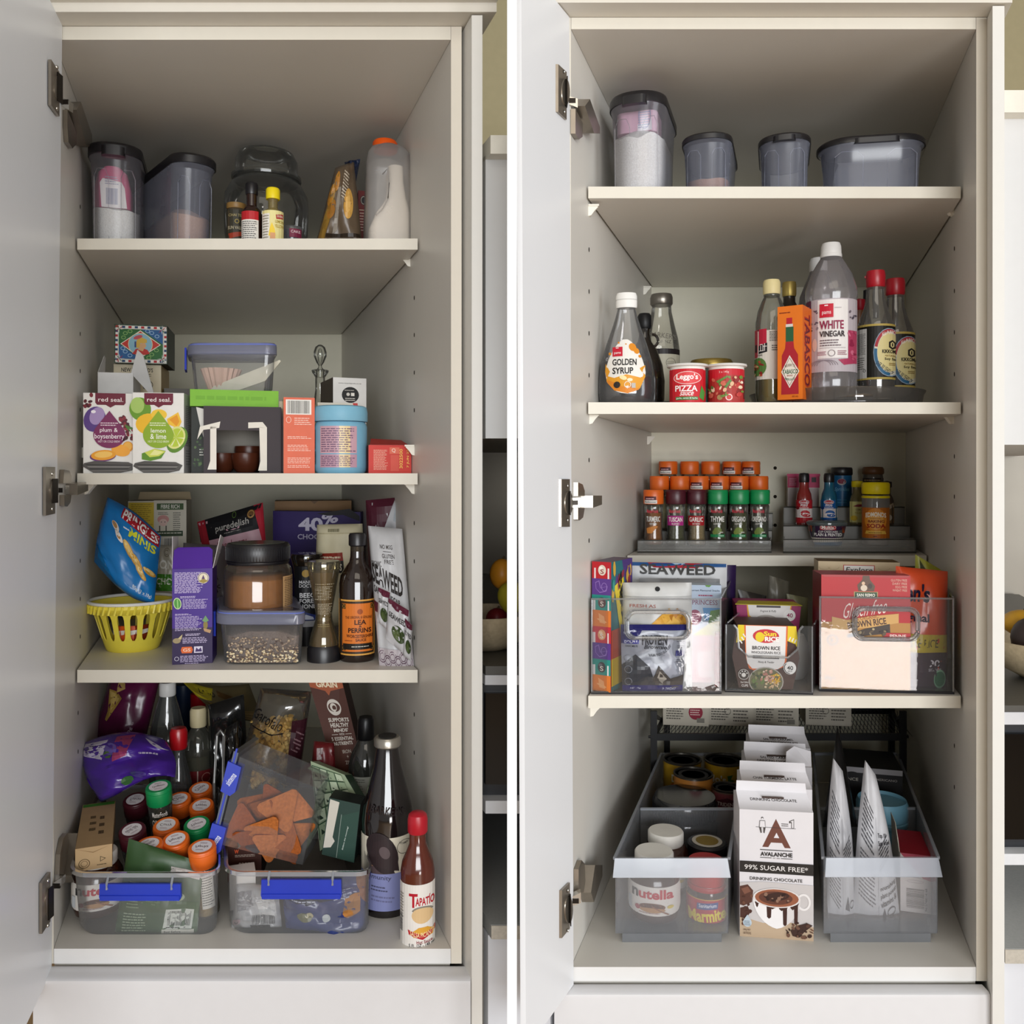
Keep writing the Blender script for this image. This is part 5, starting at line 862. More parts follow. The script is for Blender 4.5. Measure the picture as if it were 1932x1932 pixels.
JR = [(381, 1597, OR, 'Paprika', 'orange capped spice jar at the right front corner of the left tub', 'c9ab78'), (331, 1583, OR, 'Paprika', 'orange capped spice jar just above the green pouch in the left tub', '8a4a20'), (281, 1592, OR, 'Cumin', 'orange capped spice jar half hidden behind the green pouch', '6a4420'),
      (313, 1556, OR, 'Curry', 'orange capped spice jar left of the green disc jar', '8a5a20'), (371, 1554, GR, 'Thyme', 'green capped spice jar with white disc among the orange ones', '4a4a28'), (249, 1565, MN, 'Garlic Salt', 'maroon capped spice jar next to the cardboard carton', '5a1a1e'),
      (380, 1519, OR, 'Pepper', 'orange capped spice jar second from the back on the right of the tub', '6a3a1a'), (337, 1507, OR, 'Chilli', 'orange capped spice jar right of the tall oregano jar', 'a03a1a'), (378, 1487, OR, 'Onion', 'orange capped spice jar at the very back right of the tub', '8a5a30'), (255, 1508, MN, 'Tuscan', 'maroon capped spice jar under the purple raisin bag', '5a1a1e')]
for i, (px, py, c, d, lb, fl_) in enumerate(JR):
    ln = radians(17 if i not in (0, 2) else 12); z = ZT+.0168*sin(ln); s = (HC-(z+.0985*cos(ln)))/(py-VH); y = s*F-CD+.0985*sin(ln); spice('spice_jar', lb, (px-966)*s, y, z, c, fl_, art=paper if i == 0 else None, disc=d, rz=.35+.5*(i % 3)-.4, group='spice jars in the left tub', lean=ln, fillh=.03 if i == 0 else .058)
def oreg(a): a.t('MasterFoods', -.75, .066, .55, .058, 'e6ded4', sh=.1); a.t('OREGANO', -.8, .054, .9, .043, 'e9e6dc', b=.015); a.t('LEAVES', -.35, .040, .45, .035, 'cfcabc')
s = (HC-(ZT+.045+.0985))/(1480-VH); spice('spice_jar', 'raised green capped oregano jar propped on the other jars in the left tub', (299-966)*s, s*F-CD+.02, ZT+.045, GR, '4f4a34', oreg, 'Oregano', rz=.42, group='spice jars in the left tub', lean=radians(12))
rnd_item('gravy_tin', 'squat tin lying under the oregano jar inside the left tub', 'tin', 299, .17, ZT, [('tin', [(22, None), (22, 1640), (20, 1622), (0, 1622)], M('3a1a14', .4))])
pouch('herb_pouch', 'dark green foil pouch with barcode standing at the front of the left tub', 'pouch', [(243, 1582), (384, 1628), (372, 1760), (216, 1764)], .040, '2c4a24', yt=.055, thick=.012, seed=91, rough=.4, z0=ZT,
  art=lambda a: (a.p([(60, 14), (98, 14), (97, 24), (60, 22)], 'bfb9b4'), a.p([(66, 16), (92, 16), (88, 23), (68, 22)], 'd8d4cf'), a.p([(63, 56), (99, 56), (99, 99), (55, 99)], '35542c'), a.p([(60, 67), (94, 66), (93, 92), (58, 93)], 'c9cdc4'), a.bc(63, 69, 91, 88), a.l(62, 89, 90, 92, 1, '2a2a2a'), a.r(57, 93, 96, 99.5, 'd4d2c6'), a.t('Best Before', 60, 95, 80, 98, '3a3a34'), a.e(72, 50, 9, 6, '9aa890'), a.e(72, 50, 7, 4.4, '3f5a36'), a.l(10, 40, 26, 70, 9, '7c9070'), a.r(30, 36, 52, 66, '3c5a34'), a.l(28, 40, 50, 64, 8, '6a8060'), a.l(8, 74, 40, 96, 7, '90a084')))
# contents of the second tub
carton('sauce_mix_box', 'dark brown box with small orange lettering in the right hand tub', 'box', (431, 1595, 492, 1660), .10, .05, ['3a1a12', '2c140e', '2c140e', '24100b', '46221a', '2c140e'], z=ZT+.035, rz=8, art=lambda a: (a.t('W', 443, 1602, 451, 1609, 'd9572c', b=.03), a.l(444, 1611, 482, 1616, 2, 'b9a89c'), a.t('sauce', 451, 1626, 476, 1632, 'd8c9bf', rot=180)))
carton('sachet_box', 'small white tray pack lying low at the left of the right hand tub', 'box', (436, 1648, 480, 1684), .055, .03, 'd2cfcc', z=ZT+.02, rz=20)
pouch('sachet', 'silver and white crumpled sachet at the left of the right hand tub', 'sachet', [(446, 1668), (524, 1672), (532, 1748), (436, 1750)], .052, 'b4b4b6', thick=.03, seed=93, wr=.008, z0=ZT, rough=.3, art=lambda a: (a.p([(4, 14), (40, 6), (46, 40), (10, 60)], '8a8a8e'), a.p([(50, 20), (92, 26), (94, 66), (60, 60)], 'd0d0d0'), a.bc(44, 62, 90, 84), a.e(10, 84, 8, 7, 'd8b9c0'), a.ring(10, 84, 4, 4, 1.4, '3a2a30'), a.r(40, 86, 80, 96, '26262a')))
pouch('snack_packet', 'shiny navy blue snack packet filling the right of the right hand tub', 'packet', [(528, 1650), (700, 1644), (690, 1756), (540, 1752)], .05, '26346e', yt=.06, thick=.04, seed=95, wr=.01, z0=ZT, rough=.2, edge=lambda u, v: (0, 10*sin(pi*u)*v), art=lambda a: (a.p([(2, 2), (70, 2), (64, 34), (30, 44), (4, 36)], '1d2440'), a.l(14, 20, 44, 40, 4, 'c9cde0', rot=8), a.l(60, 18, 90, 36, 4, 'b9bfd6', rot=-8), a.p([(74, 34), (90, 28), (92, 58), (78, 66), (72, 56)], 'b07840'), a.e(26, 66, 9, 8, '6a6a4a'), a.e(32, 62, 5, 5, 'b5ad8a'), a.e(52, 66, 5, 6, 'c9cfd0'), a.p([(84, 0), (99, 0), (99, 50), (92, 40)], '8a5a44')))
# chips box lying on the tub, and its chips
q4 = [(452, 1428), (600, 1488), (571, 1632), (411, 1592)]
cb = tilt_box('chip_container', 'clear clip-lid box of orange corn chips tipped on its side over the right tub', 'container', q4, .085, .11, GL('eef1f8', haze=.09, edge=.4, gloss=.06, rough=.1, tint=.15), yt=.10,
  extra=lambda o, pos, nrm: ([MB().prism([pos(*c, h) for c in ((-8, -4), (-2, -4), (-2, 104), (-8, 104))], nrm*.118, m_).build(nm, o) for nm, m_, h in (('lid', GL('b9c4dc', haze=.45, edge=.35, rough=.15), .002),)],
    [MB().prism([pos(*c, .006) for c in ((-11, a_), (6, a_+1), (6, b_-6), (1, b_), (-11, b_-2))], nrm*.02, BLU).build('clip', o) for a_, b_ in ((8, 44), (78, 112))],
    MB().prism([pos(*c, .003) for c in ((-6, -8), (-4, -8), (-4, 106), (-6, 106))], nrm*.004, BLU).build('seal', o),
    [(lambda a: (a.t('sistema', -10, y_, 5, y_+7, 'dfe3f2', rot=-68), a.done('lettering', o)))(Art(lambda u, v, h: pos(u, v, h+.0062))) for y_ in (22, 93)]))
rr = random.Random(12)
CHIPS = [q+' corn chip inside the tipped clear box' for q in ('large central tan', 'reddish left of centre', 'upper right', 'lower left foremost', 'pale lower middle', 'dark right hand', 'bottom edge brown', 'bottom left second', 'far right edge', 'upper left hidden', 'mid right overlapped', 'topmost central', 'left corner lowest', 'bottom right corner')]
qv = [Vector(a) for a in q4]
for i, (u, v, r_, d) in enumerate(((.62, .40, .30, .012), (.40, .52, .26, .02), (.80, .34, .24, .02), (.22, .70, .26, .01), (.50, .72, .28, .006), (.74, .70, .28, .01), (.58, .86, .24, .008), (.36, .86, .24, .012), (.88, .62, .22, .02), (.30, .48, .22, .03), (.68, .55, .26, .028), (.50, .30, .22, .03), (.14, .86, .2, .02), (.82, .86, .2, .02))):
    p2 = qv[0]*(1-u)*(1-v)+qv[1]*u*(1-v)+qv[2]*u*v+qv[3]*(1-u)*v; c = P(p2.x, p2.y, .088+d); t = rr.random()*6.28
    o = thing('corn_chip', CHIPS[i], 'chip', c, 0, 'corn chips in the tipped box'); m = MB(); R = r_*.105; pts = []
    for k in range(3):
        a0 = t+k*2.094
        for e_ in (-.16, 0, .16): pts.append((R*cos(a0+e_)*(1 if e_ == 0 else .94), R*sin(a0+e_)*(1 if e_ == 0 else .94)))
    tx, tz = rr.random()*.9-.45, rr.random()*.9-.45; n0 = len(pts); ctr = [(0, 0)]
    def bend(x, z): return (x, tx*x+tz*z-8*(x*x+z*z)*.4, z)
    vs = [bend(*q) for q in pts]+[bend(0, 0)]; vs += [(a, b+.0016, c_) for a, b, c_ in vs]; N1 = n0+1
    fs = [(k, (k+1) % n0, n0) for k in range(n0)]+[(N1+(k+1) % n0, N1+k, N1+n0) for k in range(n0)]+[((k+1) % n0, k, k+N1, (k+1) % n0+N1) for k in range(n0)]
    m.add(vs, fs, M(['b86a30', 'a85a26', 'c07038', '964a1e'][i % 4], .85, var=.24, bump=.5, scale=260)); m.build('crisp', o, angle=80)
tilt_box('cracker_box', 'pale green box patterned with dark house shapes behind the open dark green box', 'box', [(586, 1436), (650, 1462), (690, 1530), (604, 1606)], .17, .04, ['9fb090', '2c4a34', '2c4a34', '2c4a34', '8a9a7c', '2c4a34'], yt=.2,
  art=lambda a: [(a.p([(x+2, y_+1), (x+20, y_+1), (x+20, y_+15), (x+2, y_+15)], 'b9c7aa' if (x//22+y_//17) % 2 else '93a585'), a.p([(x+6, y_+6), (x+14, y_+4), (x+14, y_+13), (x+6, y_+13)], '17301f'), a.p([(x, y_), (x+22, y_), (x+22, y_+1.2), (x, y_+1.2)], '1f4a2c'), a.p([(x, y_), (x+1.6, y_), (x+1.6, y_+17), (x, y_+17)], '1f4a2c')) for x in (2, 24, 46, 68) for y_ in (4, 21, 38, 55, 72)])
tilt_box('tea_box', 'open dark green carton with torn white panel standing in the right tub', 'box', [(621, 1505), (680, 1518), (668, 1628), (607, 1612)], .10, .05, ['17352c', '10241e', '10241e', '10241e', '0c1a16', '10241e'], yt=.11, z0=ZFL+.08,
  art=lambda a: (a.p([(4, 2), (34, 4), (26, 66), (34, 72), (24, 84), (2, 88)], 'c9c4b8'), a.p([(46, 26), (98, 12), (99, 99), (48, 99)], '1c4034'), a.r(44, 24, 46, 99, '7a8a80'), a.t('Before the morning!', 44, 60, 86, 65, 'c9d4cc', rot=-78)))
def cord(a):
    a.r(680, 1562, 779, 1690, 'ded7c4'); a.e(722, 1635, 24, 46, '3a3032', rot=-28); a.e(720, 1628, 14, 34, '55474a', rot=-28); a.blobs(700, 1590, 716, 1612, 8, ['5a3a34', '8a6a52', '3a2420'], 2, 4); a.ring(762, 1582, 14, 13, 1, '6a655a'); a.t('VITAMIN C', 752, 1572, 772, 1576, '55504a', arc=-3); a.e(722, 1590, 26, 40, '2f2628', rot=-24) ; a.p([(696, 1610), (706, 1570), (728, 1562), (748, 1590), (752, 1624)], '34292b'); a.e(726, 1588, 9, 12, '5f5254', rot=-30)
    a.r(684, 1627, 779, 1695, '8288b8')
    a.t('immunity', 690, 1629, 738, 1639, '3a3c55', b=.008, rot=6); a.l(702, 1648, 732, 1660, 2, '4a4c68', rot=6); a.l(702, 1666, 744, 1680, 2, '6a6c92', rot=6)
rnd_item('cordial_bottle', 'large dark blackcurrant cordial bottle with silver cap and lilac label', 'bottle', 731, .108, ZFL, [('glass', [(40, None), (46, 1710), (48, 1698), (48, 1540), (45, 1518), (36, 1480), (26, 1442), (21, 1412), (20, 1404)], M('150f10', .07, spec=.95)), ('cap', [(22, 1408), (25, 1405), (25, 1393), (22, 1389), (0, 1388)], M('a9a49a', .3, .8)), ('cap_disc', [(17, 1387.6), (17, 1387), (0, 1387)], M('1c1a1a', .4))], cord, artR=48.4,
  extra=lambda o, s, X, y, z: (lambda a: (a.t("BARKER'S", 700, 1506, 762, 1522, '2b2526', rot=8, b=.02), a.done('embossed_name', o)))(Art(cyl_map(731, lambda v: PZ(v, y)-z, s, lambda v: (45.5-(1522-v)*.02 if v > 1516 else 45)*s), du=5, rough=.1)))
def hot(a):
    a.r(755, 1655, 822, 1770, 'e6e2dc'); a.t('T', 772, 1671, 788, 1697, 'b3182a', b=.03); a.t('APATÍO', 784, 1675, 819, 1694, 'b3182a', b=.03)
    a.e(797, 1712, 20, 15, 'd9b98a'); a.ring(797, 1706, 20, 11, 3, '8a8478', 24, 190, 350); a.p([(778, 1742), (790, 1734), (806, 1734), (818, 1742), (816, 1752), (780, 1752)], 'dba23a'); a.p([(770, 1738), (797, 1748), (820, 1738), (820, 1747), (797, 1757), (772, 1747)], 'b5202c'); a.t('SALSA PICANTE', 774, 1741, 819, 1750, 'f2d8a8', arc=-5)
    a.t('Hot Sauce', 786, 1758, 815, 1764, '8a2430', b=.015); a.t('5 FL. OZ - 148 mL', 772, 1764, 820, 1770, '2f2a2a', b=.012); a.l(757, 1672, 763, 1720, 9, '8a8680'); a.bc(756, 1715, 761, 1745, '333333', vert=False)
rnd_item('hot_sauce_bottle', 'small hot sauce bottle with red cap at the front right corner', 'bottle', 788, .026, ZFL, [('sauce', [(27, None), (31, 1775), (32, 1768), (32, 1640), (29, 1622), (21, 1604), (16, 1590), (15, 1568)], M('5a2416', .12, var=.15, spec=.9, scale=30)), ('cap', [(17, 1570), (19, 1567), (19, 1545), (17, 1536), (12, 1532), (0, 1531)], M('b31226', .35, spec=.6))], hot, artR=32.5)
# ================================================================ right cabinet, top shelf
def rmod(label, cx, y, ptop, w_, ln, rz, **k): return modular(label, cx, y, ZR1, ptop, w_, ln, rz, group='oval storage containers with black lids', **k)
rmod('tall oval container half full of white flour, leftmost on the right cabinet top shelf', 1196, .10, 168, 112, .17, -18, fill=('flour', 'white flour filling the tall container of the right cabinet', 'flour', .088, 'efeae6', 1.05))
p = thing('flour_bag', 'pale pink printed paper bag folded inside the tall flour container of the right cabinet', 'bag', (PX(1200, .135), .135, ZR1+.094), radians(-18))
MB().loft([ring(rrect(.058*a, .06, .012), z_) for a, z_ in ((1, 0), (1, .03), (.85, .042), (.5, .048))], M('c9a0b4', .6)).build('paper', p)
a = Art(lambda u, v, h: Vector(((u-50)*.00054, -.0008-h+(.012*max(0, (40-v)/100)), (100-v)*.00045))); a.p([(54, 4), (88, 4), (92, 99), (54, 99)], 'd9d4dc'); a.ring(73, 50, 16, 44, 2, '8a8aa8'); a.l(56, 14, 90, 92, 10, '8a8ab0', rot=0); a.done('label', p)
rmod('small oval container with a little brown sugar, second on the right cabinet top shelf', 1330, .105, 247, 96, .17, -18, body=FROST2, tab=False, fill=('brown_sugar', 'thin layer of brown sugar in the second container of the right cabinet', 'sugar', .022, 'b98a6a', 1.0))
rmod('small empty oval container, third on the right cabinet top shelf', 1480, .105, 248, 98, .15, -17, body=FROST2)
rmod('wide empty oval container set broadside at the right of the right cabinet top shelf', 1655, .11, 252, 200, .085, -10, body=FROST2, wide=1)
# ================================================================ right cabinet, sauce shelf
def sy(a):
    cx, cy_ = 1180, 692
    q = [(cx, 646)]+[(cx+37*sin(radians(t))*(.55+.45*min(1, (t if t < 180 else 360-t)/95)), 703-58*cos(radians(t)) if cos(radians(t)) > 0 else 703-44*cos(radians(t))) for t in range(12, 360, 12)]
    a.p(q, 'e8e5de'); a.p([(1144, 690), (1152, 706), (1148, 714), (1160, 718), (1182, 712), (1208, 718), (1206, 700), (1216, 694), (1216, 716), (1206, 738), (1184, 747), (1160, 740), (1146, 724), (1143, 706)], 'dd9a2a'); a.p([(1143, 704), (1150, 722), (1182, 735), (1210, 724), (1204, 740), (1184, 747), (1160, 741), (1147, 726)], 'd98426')
    for x, y_, r_ in ((1193, 661, 8), (1200, 668, 6), (1152, 672, 3), (1168, 652, 2), (1181, 655, 1.5), (1206, 678, 3)): a.e(x, y_, r_*.8, r_, 'd98a26', rot=-30)
    a.e(1176, 718, 7, 4, 'efe0a8', rot=20); a.e(1188, 722, 5, 3, 'f0e4c0'); a.r(1157, 660, 1175, 678, 'c41f35'); a.t('pams', 1160, 670, 1172, 675, 'f4e4e4', b=.004); a.r(1163, 661.5, 1168, 662.8, 'f0e8e8')
    a.t('GOLDEN', 1157, 683, 1200, 695, '1c1a18', b=.02); a.t('SYRUP', 1157, 699, 1194, 711, '1c1a18', b=.02); a.e(1165, 731, 6, 6, '2a2522'); a.t('500g', 1161, 729, 1169, 733, 'f0e8dc'); a.ring(1184, 731, 6, 6, 1, 'f0e8dc'); a.r(1191, 728, 1198, 737, 'b9b4ac')
rnd_item('syrup_bottle', 'teardrop golden syrup bottle with white cap at the left of the sauce shelf', 'bottle', 1182, .155, ZR2, [('bottle', [(46, None), (50, 760), (53, 740), (52, 710), (47, 680), (38, 650), (28, 622), (21, 600), (17, 585), (16, 578)], GL('e4e6ea', haze=.10, edge=.4, gloss=.1, rough=.06, tint=.3)), ('cap', [(19, 582), (20, 579), (20, 560), (18, 554), (0, 553)], M('e9e8e4', .4)), ('cap_seam', [(20.2, 568), (20.4, 567), (20.2, 566)], M('c9c8c4', .5)), ('syrup', [(43, None), (47, 760), (50, 740), (49, 712), (45, 684), (0, 683)], M('20100c', .15, spec=.8))], sy, artR=lambda v: 54.5 if v > 735 else (54 if v > 712 else 54-(712-v)*.17 if v > 680 else 48.6-(680-v)*.30), sy=.75, win=None)
rnd_item('syrup_jug', 'dark glass syrup jug with black cap and little ring handle', 'jug', 1216, .27, ZR2, [('jug', [(34, None), (37, 760), (38, 720), (34, 690), (24, 662), (13, 645), (10, 632), (10, 620)], M('1a1512', .1, spec=.9)), ('cap', [(11, 621), (13, 617), (13, 597), (10, 592), (0, 592)], M('141416', .4))],
  extra=lambda o, s, X, y, z: MB().tube([((14+11*sin(t))*s, 0, PZ(643, y)-z+12*cos(t)*s) for t in [pi*i/10 for i in range(11)]], .0022, M('2a2420', .1, spec=.9), 8).build('handle', o))
def bark(a): a.r(1212, 662, 1284, 672, '241e1e'); a.r(1212, 672, 1284, 760, 'b9b4a0'); a.ring(1265, 688, 9, 9, 1, '7a766a'); a.l(1258, 685, 1272, 691, 2, '8a867a')
rnd_item('cordial_bottle', 'empty clear cordial bottle with silver cap at the back left of the sauce shelf', 'bottle', 1248, .39, ZR2, [('glass', [(30, None), (33, 745), (33.5, 735), (33.5, 660), (31, 640), (24, 612), (19, 590), (18, 576)], GL('e2dfd4', haze=.08, edge=.4, gloss=.08, tint=.3)), ('cap', [(19, 577), (21, 574), (21, 562), (19, 556), (0, 554)], M('8a857c', .3, .8)), ('cordial', [(29, None), (32, 745), (32, 700), (0, 699)], M('1c1416', .2))], bark, artR=33.8,
  extra=lambda o, s, X, y, z: (lambda a: (a.t("BARKER'S", 1226, 632, 1276, 642, '77736a', b=.01, rot=8), a.t('OF NZ', 1240, 646, 1266, 652, '77736a'), a.done('embossed_name', o)))(Art(cyl_map(1248, lambda v: PZ(v, y)-z, s, lambda v: (31 if v > 640 else 31-(640-v)*.25)*s), du=5, rough=.1)))
def cupitem(label, cx, art, y=.12):
    s = S(y); o = rnd_item('sauce_cup', label, 'cup', cx, y, ZR2, [('cup', [(29, None), (32, 766), (33, 700), (32, 694)], M('c9252f', .4)), ('rim_flange', [(31, 695), (38, 693), (38.5, 691), (37, 689), (0, 688)], M('d9d7d2', .4)), ('white_band', [(33.2, 700), (32.6, 693)], M('e3e0da', .4))], art, artR=33.3, group='two red sauce cups')
    q = MB(); z = PZ(690, y)-ZR2; q.box(-37*s, 37*s, -.004, .03, z, z+.0012, M('dedcd8', .4)); q.build('foil_lid', o)
cupitem('red sauce cup lettered PIZZA sauce beside the dark jug', 1297, lambda a: (a.r(1264, 699, 1330, 770, 'c4202b'), a.e(1297, 716, 25, 12, 'd9474a'), a.ring(1297, 716, 25, 12, 1, 'f0d9d4'), a.t("Leggo's", 1277, 708, 1316, 722, 'fbf4f0', b=.025), a.t('PIZZA', 1275, 730, 1315, 741, 'f6ecea', b=.02), a.t('sauce', 1284, 742, 1308, 749, 'f3e4e2', sh=.3), a.r(1276, 751, 1316, 757, '3c7a3c'), a.t('garlic, onion & herbs', 1277, 752, 1315, 756, 'e9f0e0'), a.p([(1322, 730), (1328, 742), (1326, 758), (1318, 752)], '4a8a3a')))
cupitem('red sauce cup picturing a pizza topping, right of the lettered cup', 1370, lambda a: (a.r(1337, 699, 1404, 770, 'bf1f2c'), a.t('2 x 140g', 1357, 703, 1375, 708, 'e9b9b4'), a.p([(1340, 722), (1370, 710), (1400, 712), (1400, 760), (1340, 760)], 'a9342f'), a.blobs(1342, 714, 1398, 752, 46, ['d9b08a', 'b93a35', '8a2a28', 'e6d0b0', '6a8a3c', '50743a', 'c96a55', 'efe0cc'], 2, 6), a.p([(1352, 722), (1372, 712), (1374, 714), (1356, 726)], '5f8a44'), a.p([(1366, 732), (1378, 718), (1380, 722), (1370, 736)], '55803c'), a.e(1359, 752, 5, 5, 'a58a5a'), a.e(1375, 752, 7, 7, 'c9453f'), a.ring(1375, 752, 6, 6, 1.5, 'f0dcd8'), a.bc(1400, 714, 1404, 755, '333333', vert=False)))
rnd_item('sauce_jar', 'glass jar with wide gold lid behind the red sauce cups', 'jar', 1342, .24, ZR2, [('jar', [(36, None), (38, 750), (38, 705), (35, 696)], M('26382a', .2, spec=.8)), ('lid', [(39, 697), (40, 693), (40, 685), (37, 680), (0, 679)], M('8f7a3c', .3, .7))])
# turntable and what stands on it
TY = .235; TX = PX(1575, TY); TZ = ZR2
o = thing('turntable', 'round smoky clear plastic turntable holding the bottles', 'turntable', (TX, TY, TZ))
TP = GL('a8a49e', haze=.16, edge=.5, gloss=.1, rough=.05, tint=.5)
MB().lathe([(.118, .001), (.121, .004), (.1215, .009), (.1235, .019), (.126, .023), (.1265, .0245), (.1245, .0245), (.122, .021), (.1195, .0105), (.117, .0075), (0, .0075)], TP, 64).build('tray', o)
MB().lathe([(.085, 0), (.085, .004), (.02, .005), (0, .005)], TP, 48).build('base', o)
for i in range(10):
    t = -pi/2+(i-4.5)*.24; MB().box(-.0006, .0006, -.1215, -.1195, .006, .021, TP).build('tray_rib', o).rotation_euler = (0, 0, t+pi/2)
TZ = ZR2+.0082
def ricev(a): a.r(1425, 627, 1482, 718, 'd9d3c8'); a.r(1425, 624, 1431, 676, 'b5203a'); a.r(1433, 624, 1447, 655, 'b5203a'); a.p([(1433, 655), (1448, 650), (1448, 667), (1433, 670)], '17151a'); [a.r(x, y_, x+w_, y_+h, c) for x, y_, w_, h, c in ((1435, 652, 5, 1.4, 'e9e2dc'), (1436, 655, 1.2, 9, 'e9e2dc'), (1440, 654, 1.2, 10, 'e9e2dc'), (1434, 664, 8, 1.2, 'e9e2dc'), (1443, 651, 1.2, 14, 'e9e2dc'), (1441.5, 656, 6, 1.2, 'e9e2dc'), (1427, 652, 3, 14, '17151a'))]; a.l(1452, 629, 1476, 648, 7, '5a5650'); a.l(1456, 654, 1478, 666, 3, '45413c'); a.t('GAR', 1432, 671, 1440, 674, '4a4640'); a.e(1432, 694, 15, 17, '54793a'); a.blobs(1424, 684, 1442, 710, 16, ['8a2a26', 'c9a070', '3f6a2c', '6f9a45', 'b5482f', 'd9b98a'], 2, 5)
rnd_item('rice_vinegar_bottle', 'rice vinegar bottle with cream cap at the left of the turntable', 'bottle', 1456, .19, TZ, [('bottle', [(27, None), (30, 745), (30, 640), (30, 610), (26, 588), (19, 570), (14, 560), (13.5, 553)], GL('e0e1d2', haze=.08, edge=.4, gloss=.1, tint=.3)), ('cap', [(15, 556), (16, 553), (16, 534), (14, 529), (0, 528)], M('d9cb96', .45)), ('vinegar', [(24, None), (28, 745), (28, 716), (0, 715)], M('8a7a3c', .3)), ('neck_ring', [(14.4, 560), (15, 558), (14.4, 556)], GL('c5c6b4', haze=.2))], ricev, artR=30.4)
rnd_item('oil_bottle', 'dark oil bottle with gold screw cap behind the hot sauce carton', 'bottle', 1489, .29, TZ, [('bottle', [(22, None), (24, 745), (24, 600), (18, 585), (11, 570), (11, 556)], M('1c1710', .12, spec=.8)), ('cap', [(12, 560), (13, 556), (13, 538), (12, 533), (0, 532)], M('b09a55', .35, .6))])
def tab(a):
    a.l(1474, 586, 1492, 591, 1, '7a2a12'); a.r(1485, 598, 1494, 610, 'b5202e'); a.r(1484, 609, 1495, 615, 'd9cfc6'); a.r(1484, 614, 1496, 640, '2a5a3a'); a.p([(1484, 640), (1496, 640), (1497, 652), (1503, 664), (1504, 733), (1477, 733), (1478, 664), (1483, 652)], 'a8202c')
    a.p([(1490, 664), (1505, 693), (1490, 722), (1477, 693)], 'e2dccf'); a.p([(1490, 668), (1502.5, 693), (1490, 718), (1479, 693)], '8a3a34'); a.p([(1490, 669.5), (1501.5, 693), (1490, 716.5), (1480, 693)], 'e6e0d2'); a.t('TABASCO', 1479, 689, 1503, 697, '2a5a3a', b=.025); a.t('McILHENNY CO', 1483, 680, 1498, 685, '6a4a3a', arc=2); a.t('BRAND', 1486, 698.5, 1495, 701.5, '9a3a34'); a.t('PEPPER SAUCE', 1483, 704, 1498, 708, '2a5a3a', arc=-2); a.t('60 mL', 1494, 735, 1504, 738.5, 'a04a14')
def tabside(o, s, w_, h):
    a = Art(lambda u, v, hh: Vector((w_+hh, u*.001, h-v*.001)), rough=.5); a.t('TABASCO', 23-52, 62-15, 23+52, 62+15, 'b52a1c', b=.05, rot=90); a.t('TABASCO', 23-50, 62-12, 23+50, 62+12, '5a1c24', b=.0, rot=90); a.done('side_lettering', o)
carton('hot_sauce_carton', 'tall bright orange hot sauce carton with a bottle picture on the turntable', 'box', (1471, 577, 1510, 742), .135, .046, ['e0741c', 'dd6a18', 'd96a18', 'd96a18', 'e8882c', 'd96a18'], z=TZ, rz=-34, art=tab, extra=tabside)
def wv(a):
    a.r(1520, 571, 1620, 706, 'b5acb2'); a.r(1519, 571, 1533, 706, '5c2340'); a.l(1522, 580, 1531, 700, 26, 'b58a9c'); a.r(1545, 573, 1597, 681, 'e6e2e0'); a.blobs(1534, 590, 1545, 640, 9, ['5a5260', '8a8088', '3a3440'], 1.5, 3.5); a.e(1540, 655, 4, 12, 'd9c0b4'); a.p([(1597, 630), (1612, 630), (1612, 690), (1590, 694), (1580, 684), (1597, 682)], 'a83a5a'); a.blobs(1597, 632, 1611, 690, 12, ['c96a84', '8a2444', 'b54a68'], 2, 5); a.blobs(1598, 594, 1610, 616, 5, ['4a4450', '6a6068'], 1.5, 3)
    for i in range(4): a.ring(1550+i*4, 694, 18, 10, .8, '8a7f88', 16, 180, 360)
    a.r(1549, 581, 1572, 606, 'c41f35'); a.r(1557, 583, 1563, 585, 'f2e9e9'); a.t('pams', 1553, 595, 1568, 602, 'f4e4e4', b=.006); a.l(1574, 587, 1588, 590, 1, 'b9b0b4')
    a.t('WHITE', 1549, 612, 1589, 628, '8f1f48', b=.02); a.t('VINEGAR', 1549, 631, 1591, 642, '2c2228', b=.02); a.l(1550, 646, 1587, 660, 3, '6a5a62'); a.r(1549, 662, 1592, 662.6, '8a8088'); a.ring(1569, 672, 6, 6, .8, '5a4a52'); a.l(1546, 668, 1561, 676, 3, '8f3a58'); a.l(1579, 667, 1594, 676, 3, '8f3a58')
VP_ = GL('d6d1d5', haze=.3, edge=.35, gloss=.08, rough=.12, tint=.4)
rnd_item('vinegar_bottle', 'tallest bottle, white vinegar with white screw cap in front on the turntable', 'bottle', 1568, .175, TZ, [('bottle', [(41, None), (45, 735), (46, 725), (46, 708), (45, 706), (45, 572), (47, 560), (46, 546), (38, 520), (27, 500), (18, 486), (17, 480)], VP_), ('cap', [(18, 487), (19, 484), (18, 466), (16, 460), (0, 459)], M('dedddb', .4)), ('cap_ring', [(18.8, 487), (19.6, 486), (19.4, 481), (18.8, 480)], M('dedddb', .4))], wv, artR=45.8)
rnd_item('vinegar_bottle', 'second white vinegar bottle standing behind the tallest bottle', 'bottle', 1544, .30, TZ, [('bottle', [(34, None), (37, 735), (37, 580), (34, 560), (24, 535), (16, 516), (15, 508)], VP_), ('cap', [(15, 514), (16.5, 511), (16, 494), (14, 488), (0, 488)], M('d6d5d3', .4))])
